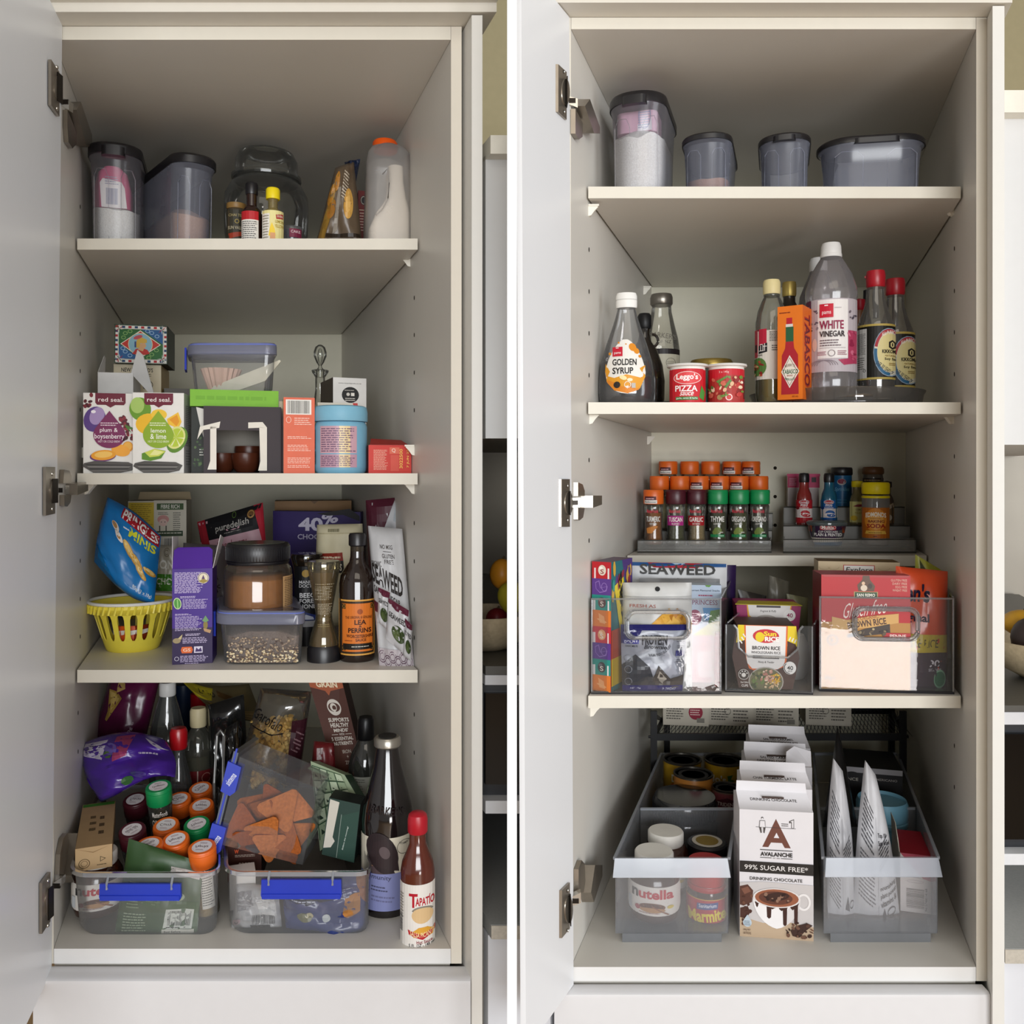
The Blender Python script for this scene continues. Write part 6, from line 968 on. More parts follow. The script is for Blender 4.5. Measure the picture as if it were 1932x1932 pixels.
def soy(dx):
    def f(a):
        a.r(1616+dx, 616, 1690+dx, 719, '16140f'); a.r(1616+dx, 616, 1690+dx, 620, 'b09a50'); a.r(1616+dx, 715, 1690+dx, 719, 'b09a50'); a.r(1616+dx, 624, 1637+dx, 716, 'b9b7b4'); a.l(1620+dx, 632, 1636+dx, 672, 18, '55534f'); a.l(1620+dx, 676, 1634+dx, 700, 6, '6a6864'); a.t('♺', 1631+dx, 698, 1636+dx, 705, '333') if False else a.ring(1633+dx, 702, 2.4, 2.8, .8, '2a2a2a')
        a.e(1676+dx, 669, 28, 45, '8a9cae'); a.e(1676+dx, 669, 26.5, 43, 'd6d1c0'); a.ring(1676+dx, 669, 26.5, 43, 5, 'a82a35', 24, 195, 300); a.ring(1676+dx, 669, 26.5, 43, 5, '2f6488', 24, 90, 190); a.e(1676+dx, 669, 21, 36, 'd9cb90')
        a.t('ALL PURPOSE', 1662+dx, 630, 1690+dx, 637, 'f0e2d8', arc=3, rot=-8); a.t('OVER 300 YEARS OF', 1650+dx, 694, 1684+dx, 702, '1f2a33', rot=38); a.p([(1680+dx, 646), (1686+dx, 650), (1686+dx, 660), (1680+dx, 664), (1674+dx, 660), (1674+dx, 650)], '2a2620'); a.p([(1680+dx, 649.5), (1683+dx, 652), (1683+dx, 658), (1680+dx, 660.5), (1677+dx, 658), (1677+dx, 652)], 'd9cb90'); a.r(1679+dx, 652, 1681+dx, 658, '2a2620')
        a.t('KIKKOMAN', 1663+dx, 664, 1694+dx, 671, '1f1a12', b=.035); a.t('NATURALLY', 1668+dx, 674, 1688+dx, 677, '8a6a2c'); a.t('Soy Sauce', 1667+dx, 679, 1694+dx, 685, '1f1a12', b=.02); a.l(1674+dx, 688, 1686+dx, 694, 2, '8a6a2c')
    return f
def soyb(label, cx, y, d, dv):
    v = lambda q: q+dv
    rnd_item('soy_bottle', label, 'bottle', cx, y, TZ, [('bottle', [(30, None), (33, 745), (34, v(716)), (34, v(624)), (31, v(610)), (22, v(585)), (17, v(565)), (15, v(545)), (14.5, v(538))], GL('dcd8d0', haze=.12, edge=.4, gloss=.12, tint=.3)), ('soy_sauce', [(28, None), (31, 745), (31.5, v(700)), (0, v(699))], M('140d08', .15)), ('inner_neck', [(5, v(600)), (6, v(560)), (5, v(545))], GL('8a8680', haze=.3)), ('cap', [(15, v(543)), (17, v(540)), (17.5, v(520)), (16, v(512)), (0, v(511))], M('ae1224', .35, spec=.6))], None, group='soy sauce bottles',
      extra=lambda o, s, X, yy, z: ((lambda a: (soy(d)(a), a.done('label', o)))(Art(cyl_map(cx, lambda q: PZ(v(q), yy)-z, s, 34.3*s), du=5, win=(cx-34, 600, cx+34, 730))), MB().box(-19*s, -15*s, -.003, .003, PZ(v(524), yy)-z, PZ(v(520), yy)-z, M('ae1224', .35, spec=.6)).build('spout_tab', o)))
soyb('left soy sauce bottle with red spout cap in front on the turntable', 1652, .20, 0, 0)
soyb('right soy sauce bottle with red spout cap, partly hidden by its twin', 1689, .245, 36, 15)
rnd_item('hot_sauce_bottle', 'small hot sauce bottle with red cap between vinegar and soy bottles', 'bottle', 1621, .285, TZ, [('bottle', [(17, None), (19, 740), (19, 660), (13, 625), (9, 600), (9, 580)], M('7a4a2c', .15, spec=.8)), ('cap', [(9, 586), (10.5, 583), (10.5, 566), (0, 563)], M('a8182a', .35))], lambda a: (a.r(1602, 650, 1640, 725, 'b9aaa4'), a.t('TA', 1612, 655, 1628, 672, '8a1c2c', b=.03), a.l(1612, 690, 1630, 720, 4, '55403a')), artR=19.3)
rnd_item('oil_bottle', 'slim black bottle tip seen behind the left soy sauce bottle', 'bottle', 1634, .315, TZ, [('bottle', [(14, None), (15, 740), (15, 640), (6, 590), (5, 548), (0, 546)], M('141416', .3))])
# ================================================================ right cabinet, spice racks
ACR = GL('f8f8f4', haze=.16, edge=.4, gloss=.09, rough=.04, tint=.1)
RIS = GL('fafaf6', haze=.36, edge=.3, gloss=.09, rough=.04, tint=.05)  # rack acrylic with extra white haze on the risers, standing in for reflected light
RX0, RX1 = PX(1203, .415), PX(1455, .415)
def rack(label, x0, x1, y0, steps, k):
    o = thing('tiered_rack', label, 'rack', ((x0+x1)/2, y0, ZR3), 0, 'clear tiered racks'); xm = (x0+x1)/2; d = .072
    for i, hz in enumerate(steps):
        ya, yb = i*d, (i+1)*d; m = MB(); a, b = x0-xm, x1-xm
        m.box(a, b, ya+.002, yb, hz-.0022, hz, ACR, k); m.box(a, b, ya, ya+.0022, 0 if i == 0 else steps[i-1], hz+.012 if i == 0 else hz, ACR if i == 0 else RIS, k); m.build('step', o)
        for xs in (a, b-.0022): q = MB(); q.box(xs, xs+.0022, ya+.0022, yb-.0005, .0, hz-.003 if i else hz+.012, ACR, k); q.build('side_wall', o)
        for zz in (hz+.012 if i == 0 else hz,): MB().tube([(a+k*ya, ya, zz), (b+k*ya, ya, zz)], .0011, GL('8a8a84', haze=.35, edge=.4), 6).build('edge_bead', o)
    MB().tube([(x0-xm, 0, .002), (x1-xm, 0, .002)], .0016, GL('77776f', haze=.4, edge=.4), 6).build('foot_bead', o)
    return o
rack('clear tiered rack carrying the orange, maroon and green capped spice jars', RX0, RX1, .415, [.010, .034, .062], KR)
def lbl(t1, t2, band=None, bt=None, pic=None, stick=False):
    def f(a):
        if band: a.r(-1.0, .036, .9, .053, band)
        a.t('MasterFoods', -.75, .0645, .5, .058, 'c9404c' if bt is None else bt, sh=.1, b=.02); a.t(t1, -.8, .052 if not band else .0505, .72, .0425, 'eeeae2', b=.02); a.t(t2, -.42, .0405, .35, .0375, 'dcd7cc')
        if pic:
            a.e(0, .027, .42, .006, pic); a.e(-.3, .024, .25, .004, pic); a.r(-.8, .0155, .75, .0205, '1c7a45'); a.l(.1, .0195, .7, .0165, 1, 'd0e0d0'); a.l(.2, .026, .6, .0225, 1, 'e0ddd0'); a.e(-.85, .029, .09, .0022, 'cfcfc8')
    return f
def sticker(o, ang=0):
    a = Art(lambda u, v, h: Vector(((.0181+h)*sin(u), -(.0181+h)*cos(u), v)), du=.25, h0=.0002); a.r(-.95, .0805, .25, .087, '4a0f1c'); a.l(-.8, .0853, .1, .082, 1, 'c9a0a4', fill=.7); a.r(-1.0, .0745, .35, .0805, 'e9e4de'); a.t('Rediscover', -.9, .0792, .28, .0757, '2a2422', sh=.15, b=.01); a.done('cap_sticker', o)
J1 = [(1233, OR, 'b06a28', lbl('TURMERIC', 'GROUND'), True, 'orange capped turmeric jar at the left end of the front row'), (1275, MN, '5f6040', lbl('TUSCAN', 'BLEND', 'a8287a'), False, 'maroon capped tuscan blend jar with magenta label'), (1314, MN, 'b59c74', lbl('GARLIC', 'SALT BLEND', 'a01c24'), False, 'maroon capped garlic salt jar with red label'),
      (1354, GR, '55573a', lbl('THYME', 'LEAVES', pic='6a7a3a'), False, 'green capped thyme jar, third from the right in the front row'), (1394, GR, '5a5e34', lbl('OREGANO', 'LEAVES', pic='75853c'), False, 'green capped oregano jar between the thyme jar and another oregano'), (1433, GR, '4f5448', lbl('OREGANO', 'LEAVES', pic='6a7c38'), False, 'green capped oregano jar at the right end of the front row')]
for px, c, fl_, ar, st, lb in J1:
    y = .4525; o = spice('spice_jar', lb, PX(px, y), y, ZR3+.0105, c, fl_, ar, rz=face(PX(px, y), y), group='spice jars on the front step', fillh=.058 if c == OR or px in (1354, 1394) else .042)
    if px == 1233:
        a = Art(lambda u, v, h: Vector(((.0168+h)*sin(u), -(.0168+h)*cos(u), v)), du=.25, h0=.00005); a.p([(-.8, .031), (.2, .036), (.5, .034), (.1, .028), (-.2, .022), (-.7, .022)], 'c9803c'); a.done('root_picture', o)
    if st: sticker(o)
for i, (px, st) in enumerate(((1244, 0), (1282, 0), (1319, 1), (1357, 1), (1394, 1), (1431, 0))):
    y = .523; o = spice('spice_jar', ['orange capped spice jar without sticker, first on the left in the middle row', 'orange capped spice jar without sticker, second from the left in the middle row', 'stickered orange capped jar, third from the left in the middle row', 'stickered orange capped jar, fourth from the left in the middle row', 'stickered orange capped jar, fifth from the left in the middle row', 'orange capped spice jar without sticker at the right end of the middle row'][i], PX(px, y), y, ZR3+.0345, OR, ['d9cdb0', 'd0c4a4', '6a3a20', '7a2a1a', '8a3a1c', '6a2a1a'][i], None, rz=face(PX(px, y), y), group='spice jars on the middle step', fillh=.06)
    if st: sticker(o)
for i, (px, st) in enumerate(((1260.5, 1), (1301, 0), (1340.5, 0), (1380.5, 1), (1416.5, 1))):
    y = .594; o = spice('spice_jar', ['stickered orange capped jar at the left end of the back row', 'orange capped jar without sticker, second from the left in the back row', 'orange capped jar without sticker in the middle of the back row', 'stickered orange capped jar, second from the right in the back row', 'stickered orange capped jar at the right end of the back row'][i], PX(px, y), y, ZR3+.0625, OR, '7a4a24', None, rz=face(PX(px, y), y), group='spice jars on the back step')
    if st: sticker(o)
rack('clear tiered rack carrying the baking colours and baking soda', PX(1478, .41), PX(1728, .41), .41, [.012, .043, .074], KR)
bz = ZR3+.0125; mz = ZR3+.0435; tz = ZR3+.0745
def dye(label, cx, c, lc, wd, z, y, dk):
    rnd_item('dye_bottle', label, 'bottle', cx, y, z, [('bottle', [(13, None), (14.5, 990), (14.5, 944), (13, 932), (9, 922), (8.5, 908)], M(c, .15, spec=.8)), ('cap', [(9, 910), (9.5, 908), (9.5, 896), (8, 893), (0, 892)], BLK)], lambda a: (a.r(cx-15, 943, cx+15, 986, lc), a.r(cx-15, 959, cx+15, 976, 'ded4d0'), a.e(cx, 947, 9, 4.5, 'c9cbd0'), a.e(cx, 947, 8, 3.6, 'b3202e'), a.t('Hansells', cx-7, 945.5, cx+7, 949, 'f0e6e6'), a.t(wd, cx-6, 950.5, cx+6, 955, 'f0e6e6', sh=.2), a.l(cx-9, 956, cx+9, 959, 1, 'e6d8d8'), a.e(cx-11, 958, 3, 3, dk), a.e(cx+2, 968, 8, 6, lc), a.e(cx+1, 970, 9, 3, 'efe4e0'), a.e(cx+4, 972, 7, 3, lc)), artR=14.8, group='food colour bottles')
dye('red food colour bottle with black cap on the right rack', 1517, '8a2a28', 'b5202a', 'Red', mz, .515, '7a1420')
dye('blue food colour bottle with black cap on the right rack', 1564, '14607c', '1a5aa0', 'Blue', mz, .515, '123a78')
carton('sprinkle_box', 'clear sprinkle box with pink lid behind the red food colour bottle', 'box', (1489, 894, 1543, 960), .575, .03, ['c9c2c0', 'c9c2c0', 'c9c2c0', 'c9c2c0', 'c02f60', 'c9c2c0'], z=tz, art=lambda a: (a.r(1488, 894, 1544, 922, 'b5305c'), a.r(1487, 894, 1545, 899, 'c8386c'), a.l(1491, 902, 1504, 918, 5, 'd9a0b4'), a.e(1517, 910, 6, 6, 'd06a8c'), a.r(1530, 901, 1538, 911, '2a1a20'), a.r(1490, 923, 1542, 960, 'a89c9a')))
rnd_item('sprinkle_tub', 'tall blue tub with black lid on the top step of the right rack', 'tub', 1588, .60, tz, [('tub', [(17, None), (18, 958), (18, 896)], M('1c5e8c', .35)), ('lid', [(18, 897), (19.5, 895), (19.5, 885), (18, 882), (0, 881)], BLK)], lambda a: (a.e(1588, 909, 8, 6, 'b9b4b4'), a.e(1588, 908, 7, 4.6, '8a2440'), a.t('Sprinkles', 1576, 919, 1601, 928, '6aa8c9', sh=.2, b=.02), a.l(1580, 940, 1598, 950, 2, '3f86b0')), artR=18.3)
rnd_item('essence_bottle', 'small yellow capped essence bottle left of the baking soda jar', 'bottle', 1617, .515, mz, [('bottle', [(12, None), (13, 990), (13, 946), (11, 936), (7.5, 930), (7.5, 918)], GL('d9cf9a', haze=.3)), ('essence', [(10, None), (11.5, 988), (11.5, 984), (0, 983)], M('6a4a1c', .3)), ('cap', [(9.5, 919), (10, 918), (10, 908), (0, 906)], M('e0cc1c', .4))], lambda a: (a.r(1604, 946, 1631, 985, 'd6cf86'), a.p([(1610, 955), (1618, 951), (1630, 951), (1630, 955), (1618, 956)], '8a2a34'), a.t('LEMON', 1615, 959, 1629, 963, '8a7a40'), a.t('YELLOW', 1613, 965, 1629, 969, 'a8922c'), a.e(1612, 977, 6, 5, 'd9b93a')), artR=13.3)
rnd_item('powder_jar', 'glass jar with brown lid and dark label behind the baking soda', 'jar', 1647, .60, tz, [('jar', [(17, None), (18, 958), (18, 902), (17, 895)], GL('b9b0a4', haze=.3)), ('lid', [(18, 895), (19.5, 893), (19.5, 885), (17, 881), (0, 880)], M('6a4628', .4))], lambda a: (a.r(1628, 902, 1667, 958, '2a1c14'), a.l(1632, 904, 1662, 908, 1, 'b59a6a')), artR=18.3)
rnd_item('essence_bottle', 'brown labelled essence bottle with dark cap right of the baking soda jar', 'bottle', 1673, .525, mz, [('bottle', [(11, None), (12.5, 990), (12.5, 945), (10, 938), (7, 932), (7, 918)], GL('a8917a', haze=.35)), ('cap', [(8, 920), (9, 918), (9, 909), (0, 907)], M('2a1e1c', .4))], lambda a: (a.r(1661, 950, 1686, 986, '8a6a44'), a.p([(1676, 954), (1684, 948), (1685, 956), (1678, 960)], 'c9b49a'), a.e(1677, 976, 5, 6, 'd9c9b0')), artR=12.8)
def soda(a): a.r(1628, 957, 1676, 1014, 'b5651c'); a.e(1652, 980, 19, 22, 'd98a2a'); a.e(1652, 982, 14, 16, 'e6a64a'); a.t('EDMONDS', 1635, 966, 1670, 975, 'f3ead8', b=.03, arc=2); a.l(1642, 976, 1662, 978, 1, '8a4a14'); a.t('BAKING', 1639, 980, 1667, 985, '7a2412', b=.03); a.t('SODA', 1637, 987, 1669, 995, 'a02a14', b=.04); a.p([(1636, 1000), (1668, 1000), (1670, 1006), (1634, 1006)], 'e3b54a'); a.l(1640, 1002, 1664, 1005, 1, '8a5a1c'); a.l(1648, 1009, 1656, 1012, 1, '5a2c10')
rnd_item('baking_soda_jar', 'baking soda jar with bright yellow lid at the front of the right rack', 'jar', 1652, .445, bz, [('jar', [(22, None), (24, 1026), (24.5, 1020), (24.5, 940), (23, 934)], GL('dcd8d4', haze=.3, edge=.4)), ('soda', [(21, None), (23, 1024), (23, 958), (0, 956)], M('dfdad6', .9)), ('lid', [(24, 932), (25, 930), (25, 913), (23, 910), (0, 909)], M('e6cf0e', .4)), ('lid_ring', [(24, 940), (25, 939), (25, 936), (24, 935)], M('e6cf0e', .4))], soda, artR=24.9)
def mul(a): a.p([(1527, 988), (1594, 988), (1586, 1028), (1536, 1028)], '35203a'); a.r(1526, 988, 1534, 1002, '9a4a20'); a.r(1587, 988, 1594, 1004, 'a0481c'); a.r(1548, 988, 1576, 998, 'b5262e'); a.ring(1562, 993, 14, 5, .8, 'e0d4cc'); a.t('Multix', 1551, 989.5, 1573, 996.5, 'f0e9e2', b=.02); a.t('CUP CAKECASES', 1545, 999.5, 1579, 1003, 'e6e0dc', b=.02); a.t('PLAIN & PRINTED', 1538, 1004, 1586, 1010, 'ecE8e4', b=.02); a.p([(1533, 1013), (1592, 1013), (1586, 1024), (1538, 1024)], 'd9d2c9'); [a.r(1536+i*3.6, 1013, 1536.8+i*3.6, 1023, 'a89f98') for i in range(15)]; a.p([(1537, 1022), (1586, 1020), (1584, 1028), (1540, 1028)], '2c5a84')
rnd_item('cake_case_tub', 'low round tub of cupcake cases at the front of the right rack', 'tub', 1560, .448, bz, [('tub', [(23, None), (26, 1026), (34, 992), (34.5, 990)], GL('c9cccc', haze=.2)), ('lid', [(34.5, 991), (37, 988), (37, 985), (33, 982), (0, 982)], GL('b9cccc', haze=.3)), ('cases', [(20, None), (23, 1026), (30, 998), (0, 996)], M('4a3448', .6))], mul, artR=lambda v: 34.6-(v-990)*.235)
# ================================================================ right cabinet, three clear bins
BINP = GL('f0f2f4', haze=.035, edge=.5, gloss=.04, rough=.02, tint=.12, wavy=.035); BINE = GL('d6d9dd', haze=.3, edge=.4, gloss=.15, rough=.05, tint=.3)
def bin_(label, x0, x1, p0, pb, ln, slot=None, notch=None, side_drop=0):
    y = depth_at(ZR4, pb); s = S(y); X = PX((x0+x1)/2, y); W2 = (x1-x0)/2*s; h = PZ(p0, y)-ZR4; t = .0018
    o = thing('clear_bin', label, 'bin', (X, y, ZR4), 0, 'clear bins'); cx = (x0+x1)/2; g = lambda u: (u-cx)*s; hz = lambda v: PZ(v, y)-ZR4
    hs = hz(p0-side_drop) if side_drop else h
    m = MB(); k = KR
    for xs in (-W2, W2-t): m.prism([(xs+k*.001, .001, 0), (xs+k*ln, ln, 0), (xs+k*ln, ln, hs), (xs+k*.02, .02, hs), (xs+k*.001, .001, h)], (t, 0, 0), BINP)
    m.build('side_walls', o); MB().box(-W2, W2, ln-t, ln, 0, hs, BINP, k).build('back_wall', o); MB().box(-W2+.001, W2-.001, t, ln-t, 0, t, BINP, k).build('base', o)
    f = MB()
    if slot:
        sx0, sx1, sy0, sy1 = slot; IN = rrect((sx1-sx0)*s, (sy1-sy0)*s, .012, 6); mx, mz = g((sx0+sx1)/2), hz(sy1); IN = [(a+mx, b+mz) for a, b in IN]
        OUT = []; mid = (mx, mz+(sy1-sy0)*s/2)
        for a, b in IN:
            dx, dz = a-mid[0], b-mid[1]; q = min((W2-mid[0])/dx if dx > 1e-9 else 1e9, (-W2-mid[0])/dx if dx < -1e-9 else 1e9, (h-mid[1])/dz if dz > 1e-9 else 1e9, -mid[1]/dz if dz < -1e-9 else 1e9); OUT.append((mid[0]+dx*q, mid[1]+dz*q))
        n = len(IN)
        for cxn, czn in ((W2, h), (-W2, h), (-W2, 0), (W2, 0)):   # pull the nearest outer point onto each corner
            j = min(range(n), key=lambda i: (OUT[i][0]-cxn)**2+(OUT[i][1]-czn)**2); OUT[j] = (cxn, czn)
        for d in (0, t): f.add([(a, d, b) for a, b in OUT]+[(a, d, b) for a, b in IN], [(i, (i+1) % n, n+(i+1) % n, n+i) for i in range(n)], BINP)
        f.build('front_wall', o); MB().tube([(a, -.0006, b) for a, b in IN], .0026, BINE, 8, True).build('handle_rim', o)
        MB().tube([(a*1.0+(a-mx)*.09, .0004, b+(b-mid[1])*.16) for a, b in IN], .001, BINE, 6, True).build('handle_moulding', o)
    else:
        nx0, nx1, nz = notch; pl = [(-W2, 0), (W2, 0), (W2, h), (g(nx1)+.006, h), (g(nx1)+.001, h-.006), (g(nx1)-.001, hz(nz)+.012), (g(nx1)-.014, hz(nz)), (g(nx0)+.014, hz(nz)), (g(nx0)+.001, hz(nz)+.012), (g(nx0)-.001, h-.006), (g(nx0)-.006, h), (-W2, h)]
        f.prism([(a, 0, b) for a, b in pl], (0, t, 0), BINP); f.build('front_wall', o); MB().tube([(a, .0009, b) for a, b in pl[3:11]], .0015, BINE, 6).build('front_lip', o)
    q = [(-W2, .0, h), (W2, 0, h)] if slot else None
    if q: MB().tube(q, .0014, BINE, 6).build('top_lip', o)
    for xs in (-W2+.001, W2-.001): MB().tube([(xs, .0, .001), (xs, 0, h)], .0012, BINE, 6).build('corner_edge', o)
    MB().tube([(-W2, .0, .0018), (W2, .0, .0018)], .0019, GL('4c4c54', haze=.5, edge=.4), 6).build('base_edge', o)
    for xs in (-W2, W2): MB().tube([(xs+k*.02, .02, hs), (xs+k*ln, ln, hs)], .0012, BINE, 6).build('side_lip', o)
    return o, y
b1, YB = bin_('clear bin at the left holding the striped box and snack pouches', 1115, 1361, 1130, 1309, .24, slot=(1184, 1298, 1155, 1203))
b2, _ = bin_('clear bin in the middle with scooped front holding brown rice cups', 1370, 1531, 1180, 1308, .24, notch=(1394, 1505, 1240), side_drop=0)
b3, _ = bin_('clear bin at the right holding red pasta box, with white glare', 1549, 1795, 1128, 1307, .24, slot=(1616, 1728, 1150, 1205))
b2.rotation_euler.z = radians(-7); b3.rotation_euler.z = radians(-5)
ZB = ZR4+.0022
def beans(a):
    cs = ['b5232c', '5a3a86', '2a8a80', 'd97a34', 'c0303c', '5a3a86', '2a8a80', 'd97a34']; tops = [1060, 1092, 1123, 1152, 1183, 1214, 1245, 1275, 1306]
    for i, c in enumerate(cs):
        a.r(1118, tops[i], 1152, tops[i+1], c); y_ = (tops[i]+tops[i+1])/2
        if i in (0, 2, 4, 6): a.e(1136, y_, 7, 10, ['d9cfc0', '5a3434', 'e0a070', '3a3a3e'][i//2]); a.e(1134, y_-4, 3.4, 3, ['f0ebe2', '8a6a66', 'f0c8a4', '6a6a70'][i//2]); a.t('S', 1133, y_-2, 1139, y_+7, '8a2a2a' if i == 0 else 'e9dcd0'); a.l(1122, y_-10, 1125, y_+10, 1, 'f3eaea', fill=1); a.l(1146, y_-10, 1149, y_+10, 1, 'f3eaea', fill=1)
        elif i in (1, 5): a.p([(1124, y_-8), (1131, y_-12), (1134, y_+2), (1146, y_-2), (1144, y_+8), (1132, y_+12), (1125, y_+4)], '8a6ab0'); a.p([(1125, y_-7), (1130, y_-10), (1133, y_+3), (1145, y_-1), (1143, y_+7), (1132, y_+10), (1126, y_+4)], '5a3a86'); a.ring(1140, y_, 5, 8, .8, '9a7cc0')
        else: a.p([(1130, y_-10), (1140, y_-4), (1142, y_+10), (1132, y_+8)], 'e9a26a'); a.e(1136, y_+4, 9, 2, 'e9a870', rot=20)
def beanside(o, s, w_, h):
    a = Art(lambda u, v, hh: Vector((w_+hh, u/100*.075, h-v*.0017)), rough=.4); a.r(0, 0, 100, 34, '2a6a70'); a.p([(50, 0), (100, 0), (100, 60), (74, 30)], '4a3474'); a.blobs(5, 2, 90, 30, 14, ['5a3a7a', '8a2a3a', '2a8a80', 'c9a040'], 5, 10); a.r(0, 55, 100, 78, 'b5482f'); a.r(0, 78, 100, 100, 'c9a92c'); a.p([(12, 20), (55, 14), (99, 78), (99, 100), (60, 86)], 'd9c02f'); a.t('BEAN', 25, 26, 75, 42, '1c1a14', b=.03, rot=62); a.t('BOOZLED', 22, 52, 100, 68, '1c1a14', b=.03, rot=62); a.done('side_print', o)
carton('jelly_bean_box', 'tall narrow sweets box with red, purple, teal and orange squares', 'box', (1118, 1060, 1152, 1306), YB+.006, .075, ['b5232c', '2a6a70', '333', 'b5232c', '55405a', '333'], z=ZB, rz=-30, art=beans, extra=beanside, rough=.4)
pouch('seaweed_bag', 'grey white SEAWEED bag standing at the back of the left bin', 'bag', [(1184, 1060), (1372, 1064), (1366, 1300), (1186, 1300)], YB+.115, 'bfc1c4', thick=.03, seed=101, rough=.4, z0=ZB, art=lambda a: (a.p([(0, 0), (99, 0), (99, 2.6), (0, 2.6)], '1c4a80'), a.p([(20, 0), (76, 0), (70, 3.6), (26, 3.6)], '9c1e2c'), a.p([(44, 0), (58, 0), (51, 2.4)], '9fb4c6'), a.t('SEAWEED', 12, 1, 88, 9, '3a3a3a', b=.025), a.t('~ & ~', 42, 11.5, 58, 14.5, '3a3a3a'), a.t('SEA SALT & VINEGAR', 14, 15.5, 82, 20.5, '3a3a3a', b=.012)))
pouch('grey_pouch', 'plain grey pouch top folded behind the resealable mango pouch', 'pouch', [(1206, 1091), (1358, 1092), (1362, 1296), (1210, 1296)], YB+.085, '737476', thick=.02, seed=103, rough=.4, z0=ZB)
carton('fruit_snack_box', 'pale blue princess fruit snack box at the right in the left bin', 'box', (1300, 1104, 1360, 1302), YB+.055, .035, ['aab9cc', '9aa9bc', '9aa9bc', '9aa9bc', 'b9c6d4', '9aa9bc'], z=ZB, rz=-8,
  art=lambda a: (a.p([(1330, 1104), (1342, 1104), (1338, 1108), (1332, 1107)], '5a8a3a'), a.t('currant Flavoured Snacks', 1304, 1113, 1357, 1116.5, '2a3440', b=.012), a.l(1318, 1122, 1346, 1128, 1, '9a3a5a'), a.t('PRINCESS', 1307, 1134, 1353, 1144, '7a2a4c', b=.0), a.p([(1326, 1150), (1359, 1150), (1359, 1172), (1330, 1176)], '4a8ac0'), a.p([(1340, 1156), (1359, 1152), (1359, 1190), (1336, 1184)], '5a8a3c'), a.p([(1308, 1206), (1340, 1180), (1359, 1176), (1359, 1208), (1320, 1210)], 'c9c47a'), a.e(1312, 1170, 12, 16, '8a2f52'), a.l(1303, 1160, 1319, 1182, 5, 'e0b9c8'), a.t('adds', 1334, 1180, 1352, 1190, 'd9e09a', b=.03), a.r(1301, 1206, 1359, 1302, 'd8a8ae'), a.p([(1316, 1240), (1340, 1236), (1344, 1290), (1318, 1292)], 'e2c4c8')))
carton('snack_box', 'bright red box edge at the far right inside the left bin', 'box', (1349, 1198, 1360, 1303), YB+.03, .06, 'b01c2c', z=ZB, rz=-17)
pouch('mango_pouch', 'white resealable pouch of dried mango with hang hole in the left bin', 'pouch', [(1174, 1099), (1305, 1099), (1306, 1300), (1176, 1300)], YB+.03, 'c9c9c7', thick=.03, seed=105, rough=.4, z0=ZB, art=lambda a: (a.e(50, 5.4, 3.6, 2.1, '2a2a2c'), a.r(0, 12.2, 99, 12.7, 'aeb0b0'), a.t('FRESH AS', 10, 19.5, 47, 22.5, 'a8482c', b=.006), [a.p([(x, y_), (x+12, y_-7), (x+22, y_-2), (x+18, y_+7), (x+6, y_+8)], c) for x, y_, c in ((46, 34, 'c99434'), (54, 30, 'd9a644'), (66, 30, 'b5782a'), (74, 33, 'cf983c'), (84, 40, 'c08a34'), (36, 40, 'cf9a3a'), (60, 38, 'e0b050'), (76, 44, 'a86c24'))]))
pouch('protein_pouch', 'navy and grey protein snack pouch at the front of the left bin', 'pouch', [(1171, 1178), (1297, 1178), (1288, 1304), (1174, 1304)], YB+.008, '8f939f', thick=.016, seed=107, rough=.25, z0=ZB, art=lambda a: (a.r(0, 0, 99, 8, '20205c'), a.p([(0, 0), (36, 0), (28, 14), (10, 26), (0, 28)], '20205c'), a.l(4, 6, 24, 14, 1, 'b9bcd4', rot=-12), a.r(3, 22, 27, 28, '38387a'), a.t('DOUBLE', 5, 23, 25, 27, 'd3d4e2', b=.02), a.t('CHOC MELTS', 6, 30, 25, 33, '33343c'), a.t('PROTEIN', 32, 15, 70, 30, '1f2026', b=.02), a.t('Brownie', 36, 30, 70, 36, '2c2d34', sh=.3), a.t('SUGAR ENDLY GUILTLESS', 42, 38, 78, 42, '3c3d46', arc=-6, rot=-24), a.r(84, 38, 98, 46, '2a2a6a'), a.l(85, 18, 98, 26, 3, '4a4b56'), a.l(86, 30, 97, 35, 2, '4a4b56'), a.l(86, 50, 97, 56, 2, '4a4b56'), a.p([(0, 60), (22, 44), (44, 62), (58, 99), (0, 99)], '3a3c42'), a.p([(58, 60), (78, 80), (99, 74), (99, 92), (50, 99), (48, 86)], '4a4644'), a.p([(60, 68), (72, 80), (66, 88), (56, 80)], '9a948c'), [a.ring(10, y_, 6, 5.4, .8, '7c7f88') for y_ in (50, 66, 84)], a.r(0, 90, 99, 99, '26286a'), a.t('NET 75g', 13, 93, 30, 96, 'c9cbe0'), a.t('NEWDAY', 66, 93, 88, 97, 'c9cbe0', sh=.2)))
